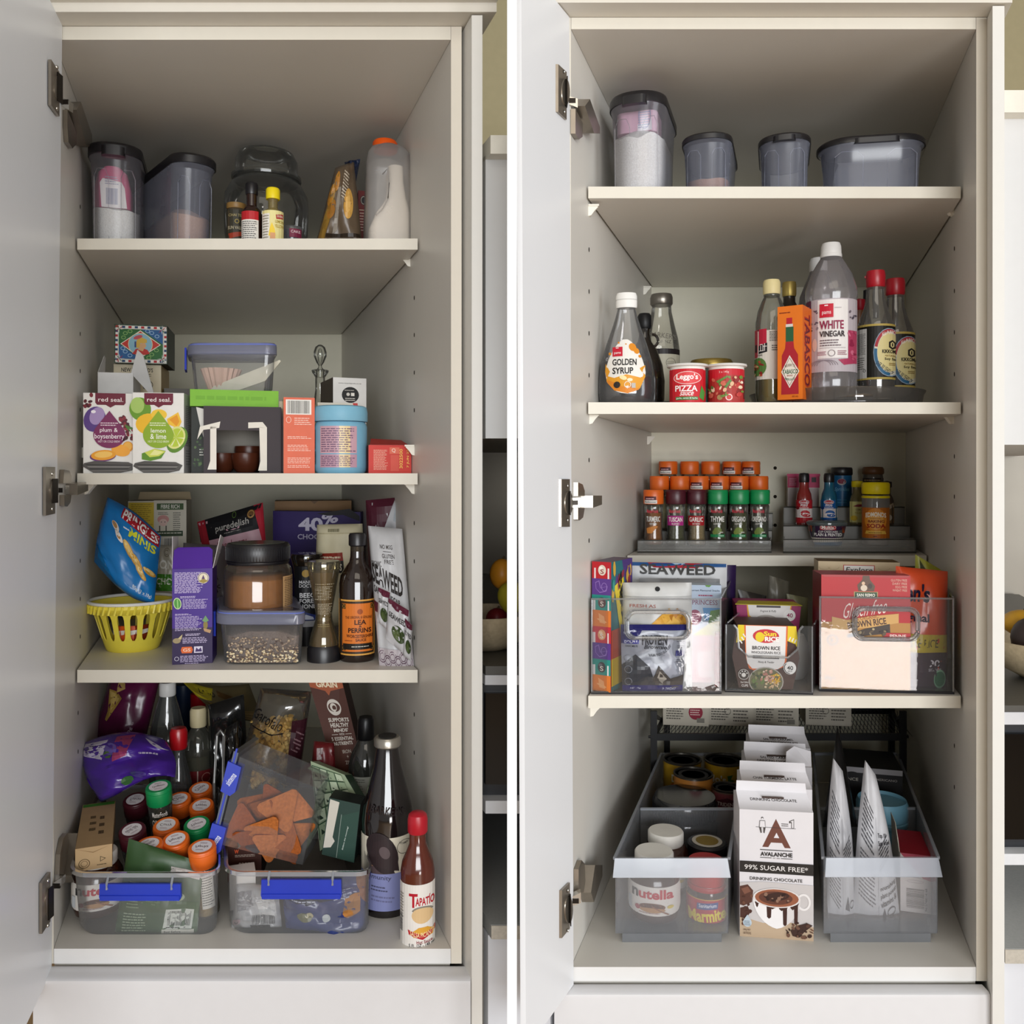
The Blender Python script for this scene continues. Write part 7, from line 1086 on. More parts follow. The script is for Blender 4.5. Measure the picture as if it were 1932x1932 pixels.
# ---- middle bin
def sun(top, mid, micro, q):
    def f(a):
        x0, x1, p0, p1 = q
        a.r(x0, p0, x1, p1, top)
    return f
def rice_cup(label, x0, x1, p0, pm, p1, y, z, base, art, group):
    """two cups in a sleeve: a card wrap, widest at pm and narrower above and below"""
    s = S(y); cx = (x0+x1)/2; X = PX(cx, y); o = thing('rice_box', label, 'box', (X, y, z), radians(-9), group); hz = lambda v: PZ(v, y)-z; W2 = (x1-x0)/2*s
    a_, b_ = .86, .80; B = M(base, .45); m = MB(); t = .07
    prof = [(W2*b_, max(0, hz(p1))), (W2, hz(pm)), (W2*a_, hz(p0))]
    m.loft([[(-w_, 0, h), (w_, 0, h), (w_, t, h), (-w_, t, h)] for w_, h in prof], B); m.build('sleeve', o)
    a = Art(lambda u, v, hh: Vector(((u-cx)*s, -hh, hz(v))), rough=.45); art(a); a.done('printed_panel', o); return o
def sunart(a):
    a.p([(1394, 1180), (1500, 1180), (1504, 1218), (1390, 1218)], 'e3c81c'); a.p([(1383, 1240), (1390, 1214), (1408, 1208), (1408, 1240)], '43261c'); a.p([(1505, 1240), (1499, 1214), (1484, 1208), (1484, 1240)], '43261c'); a.p([(1405, 1180), (1485, 1180), (1483, 1240), (1481, 1256), (1440, 1272), (1414, 1262), (1408, 1240)], 'd9682a'); a.p([(1408, 1181), (1482, 1181), (1480, 1241), (1478, 1254), (1466, 1262), (1420, 1262), (1411, 1252), (1409, 1240)], 'e3e0de')
    for i in range(3): a.p([(1396+i*3, 1210-i*6), (1401+i*3, 1216-i*6), (1402+i*3, 1214-i*6), (1398+i*3, 1208-i*6)], 'e9e6e0'); a.p([(1486+i*5, 1206+i*2), (1489+i*5, 1200+i*2), (1491+i*5, 1201+i*2), (1488+i*5, 1208+i*2)], 'e9e6e0')
    a.e(1445, 1200, 24, 13, 'c22a34'); a.e(1434, 1202, 8.4, 9.4, 'e3c81c'); a.t('Sun', 1441, 1191, 1464, 1200, 'ecd52a', b=.035); a.t('RICE', 1443, 1201, 1469, 1210, 'f5f0ea', b=.045)
    a.t('BROWN RICE', 1420, 1219, 1471, 1226, '332c2a', b=.02); a.t('WHOLEGRAIN RICE', 1418, 1228.5, 1472, 1233.5, '4a4442', b=.006); a.r(1421, 1237, 1469, 1242.5, '55514f'); a.l(1424, 1238.6, 1462, 1241, 1, 'b9b5b2'); a.t('Nutty & Tender', 1431, 1247, 1460, 1252, '4a4442', sh=.2, b=.0)
    a.e(1445, 1285, 32, 27, 'b0aaa2'); a.e(1445, 1285, 30, 25, '6a6a4a'); a.blobs(1420, 1268, 1440, 1296, 26, ['4a5c34', '5f7a3c', '8a8a5a', '3a4a2a'], 2, 5); a.blobs(1436, 1264, 1458, 1284, 26, ['d9b09a', 'c99080', 'e6c9b4', 'b57a6a'], 2, 4); a.blobs(1452, 1270, 1470, 1288, 24, ['e0b02a', 'd99c20', 'ecc84a'], 1.5, 3); a.blobs(1440, 1284, 1468, 1297, 24, ['cfae84', 'b9946a', 'dcc4a0'], 1.5, 3)
    a.e(1488, 1258, 11.5, 12, 'efedea'); a.ring(1488, 1258, 10.5, 11, 1.4, '33302e', 20, 90, 230); a.t('40', 1483, 1254, 1494, 1262, '33302e', b=.02); a.t('SECS', 1484, 1263, 1492, 1265.5, '33302e'); a.e(1404, 1273, 10, 10, '2e221e'); a.ring(1404, 1273, 10, 10, .9, 'd9d4ce'); a.e(1404, 1274, 4, 4, 'e3dfda'); [a.e(1404+6.5*cos(t*.8+.4), 1273-6.5*sin(t*.8+.4), 1.3, 1.3, 'e3dfda') for t in range(4)]
    a.t('2x125g', 1398, 1286, 1413, 1290, 'e6e0da', b=.02); a.t('CUPS', 1400, 1291.5, 1412, 1296, 'e6e0da', b=.02)
rice_cup('brown rice cup sleeve with yellow and red sun logo in the middle bin', 1383, 1506, 1180, 1240, 1299, YB+.012, ZB, '43261c', sunart, 'rice cup sleeves')
def jasart(a):
    a.p([(1410, 1142), (1492, 1142), (1488, 1166), (1478, 1172), (1424, 1172), (1412, 1164)], 'd9a02a'); a.p([(1412, 1142), (1490, 1142), (1486, 1164), (1476, 1170), (1426, 1170), (1415, 1162)], 'd6d2d0'); a.r(1428, 1142.5, 1472, 1146.5, '4a4444'); a.t('Fragrant & Fluffy', 1435, 1151, 1464, 1156, '55504e', sh=.2); a.e(1446, 1172, 22, 12, 'a8a29c'); a.e(1446, 1173, 19, 9, '6a2a34'); a.e(1488, 1160, 11, 11, 'dedbd9'); a.t('40', 1483, 1156, 1494, 1164, '8a2a50', b=.02)
o = rice_cup('magenta jasmine rice sleeve standing behind the brown rice in the middle bin', 1391, 1509, 1142, 1143, 1310, YB+.10, ZB, '93265c', jasart, 'rice cup sleeves')
s = S(YB+.10); MB().prism([(-.048, 0, PZ(1142, YB+.1)-ZB), (.048, 0, PZ(1142, YB+.1)-ZB), (.04, .03, PZ(1142, YB+.1)-ZB+.001), (-.04, .03, PZ(1142, YB+.1)-ZB+.001)], (0, 0, .001), M('b0a020', .5)).build('sleeve_top', o)
rnd_item('white_bowl', 'white bowl standing on edge at the right in the middle bin', 'bowl', 1490, YB+.09, ZB, [('bowl', [(26, None), (34, 1262), (37, 1240), (34, 1215), (26, 1196), (0, 1188)], M('b9b7b2', .4))])
for i, (q, d, c, lb) in enumerate((([(1450, 1085), (1490, 1098), (1480, 1260), (1440, 1260)], .20, '5c5a50', 'pale packet with clip standing at the back of the middle bin'), ([(1484, 1120), (1524, 1128), (1524, 1270), (1490, 1270)], .19, '77785c', 'olive clear packet at the back right of the middle bin'), ([(1392, 1112), (1446, 1124), (1446, 1260), (1398, 1260)], .20, '2a2826', 'black packet at the back left of the middle bin'))):
    pouch('packet', lb, 'packet', q, YB+d-.01, c, thick=.02, seed=120+i, n=10, z0=ZB, art=(lambda a: a.r(30, 24, 80, 38, '5c1418')) if i == 0 else None)
pouch('dark_packet', 'dark purple packet corner behind the white seaweed bag', 'packet', [(1340, 1066), (1389, 1066), (1384, 1290), (1340, 1290)], YB+.20, '26143f', thick=.02, seed=127, n=10, z0=ZB)
# ---- right bin
carton('noodle_box', 'tan woodgrain pasta box with red framed lettering at the back of the right bin', 'box', (1549, 1060, 1691, 1296), YB+.13, .05, ['c0ad8c', 'b0a080', 'b0a080', 'b0a080', '6a5a40', 'b0a080'], z=ZB, rz=-12, art=lambda a: (a.r(1593, 1067, 1648, 1110, 'a83a34'), a.r(1594.5, 1068.5, 1646.5, 1110, 'd9d6d0'), a.t('Explore', 1598, 1072, 1644, 1086, '1c1a1a', sh=.15, b=.012), [a.ring(x, 1072, 10, 6, .5, '9a8460', 12, 0, 180) for x in (1576, 1664, 1560)]))
def remo(a):
    a.r(1553, 1085, 1713, 1176, 'b3141c'); a.p([(1553, 1085), (1713, 1085), (1708, 1089), (1558, 1089)], 'a8383a'); a.r(1553, 1176, 1713, 1306, 'b5813a'); a.p([(1628, 1086), (1640, 1086), (1641, 1094), (1650, 1106), (1648, 1116), (1620, 1116), (1618, 1104), (1627, 1094)], '5c4432'); a.e(1629, 1101, 3, 3.4, 'd9b99a'); a.e(1630, 1110, 6, 6, 'd6c8b4'); a.e(1641, 1106, 4, 5, '3a2c24'); a.r(1612, 1117, 1655, 1130, 'b59a64'); a.r(1613.5, 1118, 1653.5, 1130, '2c4a2c'); a.t('SAN REMO', 1617, 1120.5, 1650, 1126.5, 'ece6d8', b=.025)
    for i, w_ in enumerate(('GLUTEN FREE', 'DAIRY FREE', 'EGG FREE', 'WHEAT FREE')): a.t(w_, 1708-len(w_)*2.7, 1092+i*6.4, 1707, 1096.4+i*6.4, 'e6b9a8', b=.0)
    a.t('Gluten free', 1593, 1135, 1672, 1163, 'f3dcd4', b=-.004, sh=.4, rot=-9); a.p([(1572, 1166), (1600, 1172), (1640, 1164), (1692, 1158), (1692, 1176), (1640, 1186), (1572, 1192)], 'd0a25c'); a.t('100% ORGANIC', 1606, 1164, 1656, 1171, '9a4a1c', rot=-9); a.t('BROWN RICE', 1600, 1171, 1670, 1184, '4a2410', b=.03, rot=-9); a.p([(1600, 1200), (1632, 1188), (1676, 1178), (1677, 1196), (1600, 1206)], '3a2c22'); a.blobs(1608, 1188, 1672, 1202, 16, ['8a7a5a', '5a4a34', 'b0a078', '2a2018'], 2, 5)
    a.r(1664, 1195, 1713, 1208, 'b3242c'); a.t('PENNE', 1676, 1198, 1705, 1205, 'f0dcd4', b=.02); a.ring(1573, 1211, 10, 10, 1.6, '3a3026'); a.p([(1570, 1206), (1574, 1212), (1570, 1216)], '3a3026'); a.t('250g e', 1558, 1281, 1577, 1289, '4a2c10'); a.l(1558, 1291, 1576, 1300, 3, 'a86a24')
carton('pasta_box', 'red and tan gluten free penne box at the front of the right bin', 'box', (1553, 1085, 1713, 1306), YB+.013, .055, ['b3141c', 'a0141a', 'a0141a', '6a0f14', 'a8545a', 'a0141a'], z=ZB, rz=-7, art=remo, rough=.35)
pouch('rice_pouch', 'orange rice pouch with rounded corners at the right of the right bin', 'pouch', [(1690, 1068), (1788, 1078), (1786, 1302), (1690, 1302)], YB+.03, 'c2431c', yt=YB+.04, thick=.03, seed=131, rough=.25, z0=ZB, crimp=.05, art=lambda a: (a.t("Ben's", 0, 12, 62, 27, '1c1830', b=.03, sh=.15), a.t('Original', -10, 36, 60, 45, '241c34', b=.03), a.r(0, 53, 99, 68, 'b5a02c'), a.t('BASTISE RICE' if False else 'TASTE RICE', 4, 57, 80, 64, '3a3014', b=.006), a.r(0, 68, 99, 99, '3a2c38'), a.t('90', 60, 74, 84, 80, 'd9d4dc', b=.02), a.t('SECONDS', 60, 81, 86, 83.5, 'b9b4bc'), a.e(84, 90, 12, 8, '2c6a4a'), a.ring(84, 90, 12, 8, 1.6, '7aa88a')))
pouch('snack_packet', 'yellow green packet corner poking up behind the orange rice pouch', 'packet', [(1727, 1046), (1780, 1078), (1776, 1290), (1722, 1290)], YB+.11, '9a9a24', thick=.02, seed=133, n=12, z0=ZB, art=lambda a: a.p([(14, 2), (60, 14), (88, 22), (20, 24)], '3f4420'))
pouch('dark_packet', 'dark purple packet edge at the left side of the right bin', 'packet', [(1546, 1086), (1562, 1088), (1566, 1290), (1552, 1290)], YB+.19, '2a0f2a', thick=.012, seed=135, n=8, z0=ZB)
# ================================================================ right cabinet, floor: two long frosted bins and the row of drink cartons
LB = GL('f4f7fd', haze=.12, edge=.3, gloss=.06, rough=.15, tint=.1); LBE = GL('e3eaf6', haze=.4, edge=.3, gloss=.08, rough=.2, tint=.25)
def long_bin(label, x0, x1, f0, f1, p0, pl, pb, pf, ln):
    """x0,x1 = body, f0,f1 = lip; p0..pl lip rows, pb = floor of the body, pf = row of its foot"""
    y = depth_at(ZFR, pf); s = S(y); cx = (x0+x1)/2; X = PX(cx, y); o = thing('long_bin', label, 'bin', (X, y, ZFR), 0, 'long frosted bins'); g = lambda u: (u-cx)*s; hz = lambda v: PZ(v, y)-ZFR; k = KR; h = hz(p0); hb = hz(pb); t = .0018
    W2 = (x1-x0)/2*s; m = MB(); m.box(-W2, W2, 0, t, hb, h, LB, k); m.build('front_wall', o)
    for xs in (-W2, W2-t): MB().box(xs, xs+t, t, ln, hb, h, LB, k).build('side_wall', o)
    MB().box(-W2+t, W2-t, ln-t, ln, hb, h, LB, k).build('back_wall', o); MB().box(-W2+t, W2-t, t, ln-t, hb, hb+t, LB, k).build('base', o)
    i_ = .009; MB().box(-W2+i_, W2-i_, .0005, ln-.004, 0, hb-.0004, GL('f0f4fb', haze=.3, edge=.3, rough=.2, tint=.1), k).build('foot', o)
    a0, a1 = g(f0), g(f1); hl = hz(pl)
    MB().prism([(a0+.003, -.001, h), (a1-.003, -.001, h), (a1, -.006, hl), (a0, -.006, hl)], (0, -.0018, 0), LBE).build('front_lip', o)
    for xs in (-W2-.003, W2-.001): MB().box(xs, xs+.004, 0, ln, h-.003, h+.0005, LBE, k).build('side_rail', o)
    MB().box(-W2, W2, ln-.003, ln+.001, h-.004, h+.0005, LBE, k).build('back_rail', o)
    yd = ln*.42; MB().box(-W2+t+.001, W2-t-.001, yd, yd+.002, hb+t, h-.006, LB, k).build('divider', o); MB().box(-W2+t+.001, W2-t-.001, yd-.001, yd+.003, h-.007, h-.004, LBE, k).build('divider_edge', o)
    return o, y, ZFR+hb+t+.0005
lb1, YL, ZL = long_bin('long frosted bin at the left of the right cabinet floor holding spreads and cans', 1161, 1374, 1155, 1376, 1618, 1651, 1761, 1778, .43)
lb2, YL2, _ = long_bin('long frosted bin at the right of the right cabinet floor holding pouches', 1554, 1769, 1553, 1773, 1617, 1650, 1761, 1778, .43)
nut('front chocolate spread jar with white lid in the left long bin', 1234, YL+.042, ZL, 1.08)
nut('second chocolate spread jar behind the first in the left long bin', 1256, YL+.115, ZL, 1.05)
def marm(a):
    a.r(1294, 1682, 1370, 1738, 'b02038'); a.r(1294, 1680, 1370, 1682, 'c9a050'); a.r(1294, 1738, 1370, 1740, 'c9a050'); a.p([(1316, 1688), (1354, 1685), (1353, 1697), (1315, 1700)], '2a4a8c'); a.t('Sanitarium', 1319, 1688, 1351, 1695, 'dfe4f0', b=.02, rot=-3); a.t('Marmite', 1300, 1699, 1368, 1722, 'e6cf2a', b=.035, rot=-6); a.t('GO AHEAD - DIG IN!', 1311, 1727, 1358, 1732, 'f0e6e0', rot=-4); 
rnd_item('yeast_spread_jar', 'dark yeast spread jar with red lid at the front right of the left long bin', 'jar', 1333, YL+.048, ZL, [('glass', [(30, None), (36, 1752), (37, 1742), (37, 1676), (34, 1664), (32, 1658)], M('1a1012', .12, spec=.8)), ('lid', [(34, 1660), (35, 1657), (35, 1628), (33, 1622), (0, 1620)], M('b0121c', .35, spec=.6)), ('lid_ring', [(34, 1672), (36, 1669), (36, 1664), (34, 1661)], M('a8121c', .35))], marm, artR=37.4)
rnd_item('spread_jar', 'small black lidded jar with gold disc behind the red lidded jar', 'jar', 1334, YL+.122, ZL, [('glass', [(33, None), (36, 1700), (36, 1625), (34, 1612)], M('15100e', .15)), ('lid', [(35, 1612), (37, 1608), (37, 1590), (34, 1587), (0, 1587)], BLK), ('lid_disc', [(28, 1586.6), (28, 1586), (0, 1586)], M('c9c4b8', .5)), ('gold_centre', [(21, 1585.8), (21, 1585.4), (0, 1585.4)], M('8a7434', .4))])
rnd_item('spread_jar', 'large squat jar with black ribbed lid in the middle of the left long bin', 'jar', 1292, YL+.235, ZL, [('glass', [(52, None), (58, 1680), (60, 1660), (60, 1545), (57, 1537)], GL('5a5248', haze=.4, edge=.4, gloss=.1)), ('paste', [(50, None), (57, 1680), (58, 1650), (58, 1560), (0, 1558)], M('2a1e16', .5)), ('lid', [(57, 1538), (60, 1534), (60, 1508), (56, 1500), (0, 1500)], M('0e0e10', .12, spec=.8))], extra=lambda o, s, X, y, z: ribs(o, 60.2*s, PZ(1533, y)-z, PZ(1510, y)-z, 80))
def can(label, cx, d, top, r_, c, art=None, rows=None):
    y = YL+d; s = S(y); z = PZ(top, y)
    o = rnd_item('food_can', label, 'can', cx, y, ZL, [('body', [(r_*.97, None), (r_, top+86), (r_, top+4), (r_*.98, top+1)], M(c, .35)), ('rim', [(r_*.96, top+2), (r_*1.03, top+1), (r_*1.03, top-2), (r_*.97, top-3), (r_*.93, top-2), (r_*.92, top+1)], M('55524c', .3, .8)), ('end', [(r_*.92, top+1), (r_*.8, top+1.4), (r_*.78, top+.4), (r_*.6, top+1), (0, top+1)], M('2c2c2e', .3, .6))], art, artR=r_*1.004, group='cans in the left long bin')
can('yellow can with dark end at the back left of the left long bin', 1287, .385, 1433, 35, 'a8841a', lambda a: (a.t('Dolo', 1268, 1452, 1290, 1466, 'c9c2b0', b=.03), a.t('CO', 1266, 1468, 1282, 1480, 'b0561c', b=.04)))
can('yellow pineapple can at the back right of the left long bin', 1366, .385, 1434, 36, 'a8841a', lambda a: (a.t("lo's", 1346, 1452, 1370, 1466, 'c9c2b0', b=.03), a.t('oice', 1346, 1468, 1374, 1480, 'c9c2b0', b=.03), a.p([(1372, 1452), (1382, 1450), (1378, 1458), (1386, 1462), (1374, 1464)], '2f5a24')))
can('smaller silver topped can between the yellow cans and the ribbed lid jar', 1308, .31, 1460, 36, 'a0682a')
can('coconut milk can with pink label beside the ribbed lid jar', 1371, .285, 1486, 27, '6a5044', lambda a: (a.r(1345, 1490, 1398, 1520, '7a3a40'), a.p([(1352, 1504), (1372, 1496), (1390, 1504), (1390, 1514), (1354, 1514)], '4a1c24'), a.t('TRIDENT', 1354, 1505, 1388, 1512, 'b9a8a0', b=.02)))
# drink cartons
def gable(label, x0, x1, y, ptop, first=False, words=None, tear=False):
    s = S(y); cx = (x0+x1)/2; X = PX(cx, y); z = ZFR; W2 = (x1-x0)/2*s; h = PZ(ptop, y)-z; t = .072; Wt = M('dcd9dc', .42, var=.015); G = M('b0acae', .45, var=.015)
    o = thing('drink_carton', label, 'box', (X, y, z), radians(-8), 'white drinking chocolate cartons'); m = MB()
    m.add([(-W2, 0, 0), (W2, 0, 0), (W2, t, 0), (-W2, t, 0), (-W2, 0, h), (W2, 0, h), (W2, t, h), (-W2, t, h)], [(0, 1, 5, 4), (1, 2, 6, 5), (2, 3, 7, 6), (3, 0, 4, 7), (3, 2, 1, 0)], Wt); m.build('carton', o)
    g = MB(); zt = h+.010; a_ = .044
    g.add([(-W2, 0, h), (W2, 0, h), (W2*.99, a_, zt), (-W2*.99, a_, zt), (W2, t, h), (-W2, t, h), (-W2*.97, a_+.004, zt+.012), (W2*.97, a_+.004, zt+.012)], [(0, 1, 2, 3), (1, 4, 2), (0, 3, 5), (4, 5, 3, 2), (3, 2, 7, 6)], Wt); g.build('gable_top', o)
    MB().box(-W2*.3, W2*.3, a_*.62, a_*.66, h+.0062, h+.0085, M('4a3a34', .6)).build('opening_slot', o)
    q = Art(lambda u, v, hh: Vector((u*W2/50, v/100*a_, h+(zt-h)*v/100+hh)), rough=.45)
    for i, wd in enumerate((words or 'DRINKING CHOCOLATE').split('/')): q.t(wd, -32+6*(i == 0 and words is not None and '/' in words), 62-22*i, 32-6*(i == 0 and words is not None and '/' in words), 48-22*i, '3c3634', b=.015)
    q.done('top_print', o)
    if tear: MB().prism([(W2*.2, .004, h), (W2*1.0, .004, h), (W2*1.0, .01, h+.022), (W2*.5, .014, h+.028), (W2*.25, .01, h+.02)], (0, .0008, 0), Wt).build('torn_flap', o)
    a = Art(lambda u, v, hh: Vector(((u-1464.5)/67.5*W2, -hh, h-(v-1530)*s*(1 if first else 1))), rough=.42)
    if first:
        a.p([(1464, 1545), (1491, 1599), (1480, 1599), (1475, 1590), (1455, 1590), (1450, 1599), (1439, 1599)], '6a4034'); a.p([(1465, 1571), (1470, 1581), (1460, 1581)], 'dcd9dc'); a.r(1427, 1561.4, 1500, 1562.2, '3a3432'); a.p([(1488, 1548), (1497, 1544), (1497, 1561), (1492, 1561), (1492, 1551), (1488, 1552)], '3a3432'); a.p([(1489.5, 1549), (1496, 1545.6), (1496, 1560.4), (1493, 1560.4), (1493, 1549.6)], 'dcd9dc'); a.l(1474, 1552, 1487, 1559, 2, '5a5452')
        a.e(1439, 1545, 2.2, 2.8, '3a3432'); a.e(1439, 1546, 1.7, 2, 'dcd9dc'); [a.p(q_, '4a4442') for q_ in ([(1434, 1549), (1444, 1549), (1445, 1562), (1433, 1562)], [(1433, 1562), (1437, 1562), (1438, 1572), (1436, 1573)], [(1441, 1562), (1445, 1562), (1443, 1573), (1441, 1572)])]; a.p([(1434.8, 1549.8), (1443.2, 1549.8), (1444.2, 1561.4), (1434, 1561.4)], 'dcd9dc')
        a.r(1435, 1603.4, 1494, 1604.8, '33302e'); a.t('AVALANCHE', 1435.5, 1608, 1494, 1616, '26221f', b=.035); a.r(1435, 1618.4, 1456, 1619.4, '33302e'); a.r(1473, 1618.4, 1494, 1619.4, '33302e'); a.t('EST. 2003', 1458.5, 1618, 1471, 1620, '55504e')
        a.r(1397.5, 1627, 1532, 1648, '26221f'); a.t('99% SUGAR FREE*', 1406, 1633, 1522, 1642.5, 'e3dfdc', b=.004); a.t('DRINKING CHOCOLATE', 1416, 1656, 1512, 1662, '33302e', b=.012)
        a.p([(1397.5, 1668), (1440, 1664), (1532, 1666), (1532, 1746), (1397.5, 1746)], 'c4bfbe'); a.p([(1397.5, 1732), (1440, 1742), (1490, 1738), (1532, 1744), (1532, 1770), (1397.5, 1770)], 'b9a288'); a.p([(1397.5, 1675), (1412, 1671), (1422, 1682), (1420, 1704), (1404, 1712), (1397.5, 1710)], '55342a'); a.p([(1400, 1680), (1412, 1675), (1418, 1684), (1406, 1690)], '7a5040'); a.p([(1398, 1716), (1412, 1712), (1417, 1724), (1408, 1736), (1398, 1734)], '4a2c24'); a.blobs(1398, 1690, 1420, 1748, 14, ['4a2c24', '6a4434', '3a211b'], 2, 4)
        a.ring(1514, 1698, 13, 16, 4, 'e3dfde', 24); a.p([(1465+43.5*cos(t), 1694+57*sin(t)*(1-.12*abs(cos(t)))) for t in [pi*q/18 for q in range(19)]], 'e9e6e6'); a.p([(1465+43.5*cos(t), 1694+57*sin(t)*(1-.12*abs(cos(t)))) for t in [pi*.42*q/10 for q in range(11)]]+[(1486, 1712)], 'd5d0cf')
        for x, y_, w2, l_ in ((1429, 1704, 2.5, 9), (1451, 1708, 4.5, 25), (1457, 1709, 6, 6), (1480, 1709, 4, 36), (1474, 1709, 5, 8), (1500, 1702, 3.6, 40), (1494, 1706, 4, 8)): a.p([(x-w2-2, y_-2), (x+w2+2, y_-2), (x+w2, y_+3), (x+w2*.8, y_+l_-3), (x, y_+l_), (x-w2*.8, y_+l_-3), (x-w2, y_+3)], '3d221b')
        a.e(1465, 1693, 43.5, 18.5, 'd9d4d2'); a.e(1465, 1693, 40, 16.5, '93593f'); a.e(1463, 1693, 31, 12.5, '5f382b'); a.e(1466, 1690, 22, 8, '3a221b', rot=-8); a.blobs(1444, 1686, 1486, 1700, 16, ['6a4a3c', '2c1813', '8a6a58', '4a2c22'], 2, 5)
        a.p([(1490, 1752), (1504, 1742), (1520, 1736), (1530, 1740), (1516, 1752), (1506, 1764), (1494, 1762)], '3a241d'); a.blobs(1484, 1736, 1530, 1764, 26, ['3a241d', '55382c', '2a1712', '6a4a3a'], 1.5, 5); drop(a, 1411, 1727, 1742, 8, 'b9c6d0'); a.l(1405, 1738, 1417, 1748, 4, '4a5a6a'); a.t('200g NET', 1404, 1754, 1417, 1758, '5a4434'); a.t('18 STICKS', 1404, 1760, 1418, 1764, '5a4434')
    else:
        a.e(1438, 1545, 4, 5, '3a3432'); a.p([(1464, 1540), (1468, 1548), (1460, 1548)], '4a3a34')
    a.done('printed_panel', o); return o
gable('front white drinking chocolate carton picturing a mug, with black sugar free band', 1397, 1532, .068, 1530, True)
gable('second drink carton in the row, its gable lettered chai turmeric latte', 1403, 1530, .154, 1487, words='CHAI TURMERIC LATTE')
gable('third drink carton in the row with torn flap standing up', 1411, 1530, .249, 1446, words='SALTED CARAMEL/DRINKING CHOCOLATE', tear=True)
gable('rearmost drink carton in the row under the mesh rack', 1419, 1527, .337, 1410, words='SALTED CARAMEL/DRINKING CHOCOLATE')
# ---- contents of the right long bin
ZL2_ = ZL
def txt(a): a.l(8, 22, 46, 52, 9, '55555a', rot=0, sh=.25); a.l(8, 56, 48, 88, 12, '6a6a70', sh=.15); a.l(56, 44, 92, 60, 6, '45454a', sh=-.3); a.r(53, 30, 53.6, 99, 'a9a9ad')
pouch('tea_pouch', 'left white stand-up pouch of fine print in the right long bin', 'pouch', [(1572, 1430), (1590, 1455), (1612, 1738), (1562, 1726)], YL2+.05, 'c4c4c8', yt=YL2+.10, thick=.03, seed=141, rough=.5, z0=ZL2_, edge=lambda u, v: (-7*sin(pi*v)*(1-u)+8*sin(pi*v)*u, 14*v*sin(pi*u)), art=lambda a: (txt(a), a.p([(62, 88), (72, 80), (78, 90)], '4a4a50'), a.ring(86, 86, 8, 3, 1, '4a4a50')))
pouch('tea_pouch', 'right white stand-up pouch lettered nourishing in the right long bin', 'pouch', [(1632, 1434), (1652, 1462), (1697, 1722), (1610, 1724)], YL2+.05, 'c8c8cc', yt=YL2+.09, thick=.035, seed=143, rough=.5, z0=ZL2_, edge=lambda u, v: (-4*sin(pi*v)*(1-u)+6*sin(pi*v)*u, 16*v*sin(pi*u)), art=lambda a: (txt(a), a.t('Top 10', 57, 40, 84, 44, '333338'), a.t('Superfood', 57, 45, 92, 49, '333338'), a.t('nourishing', 58, 74, 96, 78, '2a2a2e', b=.01, rot=-4), a.t('plant power', 58, 79, 97, 83, '2a2a2e', b=.01, rot=-4), a.t('vitamins &', 58, 84, 95, 88, '2a2a2e', b=.01, rot=-4), a.p([(60, 97), (66, 90), (71, 97)], '4a4a50'), a.ring(82, 94, 9, 3.6, 1, '4a4a50')))
carton('tea_box', 'small white and red box with barcode at the right of the right long bin', 'box', (1702, 1612, 1753, 1730), YL2+.05, .085, ['cdc6c4', 'a3142a', 'a3142a', 'c9c4b8', '8c1022', 'a3142a'], z=ZL2_, rz=-16, art=lambda a: (a.p([(1702, 1612), (1753, 1612), (1753, 1664), (1740, 1660), (1716, 1630)], 'b0485a'), a.l(1716, 1655, 1738, 1660, 2, '8a8486'), a.ring(1727, 1667, 14, 3, .8, '9a9496'), a.bc(1712, 1682, 1742, 1722, '2a2a2c', vert=False), a.t('9415748014168', 1722, 1700, 1768, 1704, '3a3a3c', rot=-90)),
  extra=lambda o, s, w_, h: MB().prism([(-w_, .004, h-.001), (-w_, .08, h-.001), (-w_-.002, .075, h+.028), (-w_-.002, .03, h+.03), (-w_-.002, .008, h+.018)], (-.0008, 0, 0), M('b5b0a2', .6)).build('flap', o))
rnd_item('protein_tub', 'pale blue screw lid tub in the middle of the right long bin', 'tub', 1664, YL2+.205, ZL2_, [('tub', [(41, None), (44, 1680), (44, 1560), (42, 1548)], M('5f8ea3', .4)), ('lid', [(45, 1540), (46, 1536), (46, 1514), (43, 1506), (42, 1507), (41, 1512), (0, 1512)], M('6a9cb2', .45)), ('lid_collar', [(44, 1552), (46, 1549), (46, 1543), (44, 1541)], M('6a9cb2', .45))])
carton('coffee_box', 'black and white americano pod box at the back of the right long bin', 'box', (1598, 1450, 1697, 1640), YL2+.285, .10, ['1c1a1c', '141214', '141214', '141214', '0c0b0d', '141214'], z=ZL2_, rz=-15, art=lambda a: (a.r(1598, 1450, 1697, 1464, '9a979a'), a.e(1612, 1476, 15, 14, '141214'), a.t('NCE', 1604, 1478, 1622, 1486, 'a8a49a'), a.t('AMERICANO', 1648, 1475, 1688, 1481, '9a9490', b=.006), a.r(1632, 1464, 1646, 1500, '77757a')))
pouch('coffee_pouch', 'black glossy pouch standing behind the left white pouch', 'pouch', [(1580, 1372), (1592, 1420), (1618, 1560), (1552, 1560)], YL2+.15, '0d0d0f', yt=YL2+.22, thick=.03, seed=145, rough=.3, z0=ZL2_+.03, n=12)
carton('biscuit_box', 'dark grey brown box at the back left behind the right long bin divider', 'box', (1534, 1428, 1574, 1600), YL2+.30, .06, ['33302d', '2c2a28', '2c2a28', '2c2a28', '45423e', '2c2a28'], z=ZFR, rz=-16) if False else None
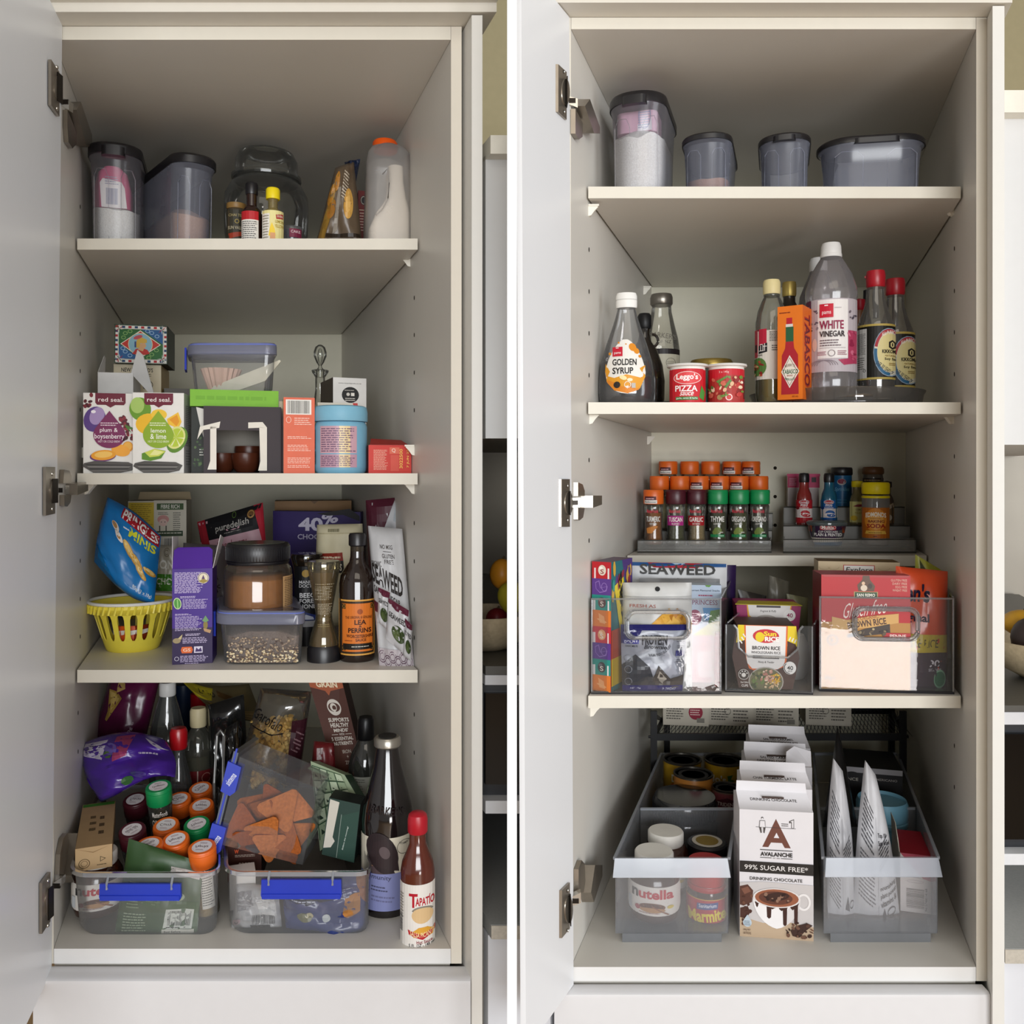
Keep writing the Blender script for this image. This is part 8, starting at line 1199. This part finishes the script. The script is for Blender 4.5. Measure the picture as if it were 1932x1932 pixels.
# ---- black mesh rack over the bins, with boxes on it
BK = M('1a1a1c', .5); o = thing('mesh_rack', 'black metal mesh shelf rack standing at the back of the right cabinet floor', 'rack', (PX(1470, .45), .45, ZFR)); rx, ry = o.location.x, .45
zsh = PZ(1391, .45)-ZFR; xl_, xr_ = PX(1234, .45)-rx, PX(1705, .45)-rx; dk = .17; kk = KR
for nm, xa, ya in (('leg', xl_, 0), ('leg', xr_, 0), ('leg', xl_+kk*dk, dk), ('leg', xr_+kk*dk, dk)): MB().box(xa-.0055, xa+.0055, ya, ya+.006, 0, PZ(1342, .45)-ZFR, BK).build(nm, o)
for nm, pa in (('front_rail', 0), ('back_rail', dk)): MB().box(xl_+kk*pa+.0056, xr_+kk*pa-.0056, pa, pa+.006, zsh-.006, zsh+.006, BK).build(nm, o)
for xa in (xl_, xr_): MB().box(xa-.003, xa+.003, .0062, dk-.0002, zsh-.004, zsh+.004, BK, kk).build('side_rail', o); MB().prism([(xa-.002, .006, PZ(1342, .45)-ZFR-.004), (xa-.002, .006, PZ(1352, .45)-ZFR-.004), (xa-.002+kk*.09, .09, zsh+.004), (xa-.002+kk*.1, .1, zsh+.004)], (.004, 0, 0), BK).build('brace', o)
for xa, sg in ((xl_, -1), (xr_, 1)): MB().tube([(xa+sg*.0055, .003, zsh), (xa+sg*.0095, .003, zsh)], .0026, BK, 8).build('screw', o)
m = MB(); MSH = M('2a2a2c', .4, .6); n_ = 64
for i in range(n_):
    t0 = xl_+(xr_-xl_)*i/n_
    m.tube([(t0+.004, .004, zsh), (t0+.004+kk*dk+.02, dk, zsh)], .0007, MSH, 3); m.tube([(t0+.024, .004, zsh+.0006), (t0-.016+kk*dk+.02, dk, zsh+.0006)], .0007, MSH, 3)
q = m.build('mesh', o); tag(q, kind='stuff')
for i in range(1, 4): MB().box(xl_+(xr_-xl_)*i/4, xl_+(xr_-xl_)*i/4+.002, .006, dk-.0002, zsh-.003, zsh-.0005, BK, kk).build('cross_bar', o)
for i, (x0, x1, p1, c, lb) in enumerate(((1252, 1336, 1366, 'b8b1a2', 'cream tea box with crimson disc, first on the mesh rack'), (1337, 1420, 1364, 'b4ad9f', 'cream printed box, second on the mesh rack'), (1422, 1505, 1363, 'b4ad9f', 'cream printed box, third on the mesh rack'), (1522, 1604, 1366, 'b4ad9f', 'cream printed box set apart at the right on the mesh rack'))):
    carton('tea_box', lb, 'box', (x0, 1318, x1, p1), .515, .06, c, z=ZFR+zsh+.0018, rz=-8, group='cream boxes on the mesh rack', art=(lambda x0, x1, i: lambda a: (a.l(x0+6, 1330, x0+40, 1356, 6, '4a4640'), a.l(x0+46, 1336, x1-6, 1358, 4, '55514a') if i else (a.e(x0+60, 1342, 13, 13, '8a1c34'), a.l(x0+50, 1336, x0+70, 1348, 3, 'd9b9b4')), a.ring(x0+36, 1340, 6, 6, 1, '55514a') if i in (1, 3) else a.r(x0+62, 1352, x0+76, 1360, '77736a')))(x0, x1, i))
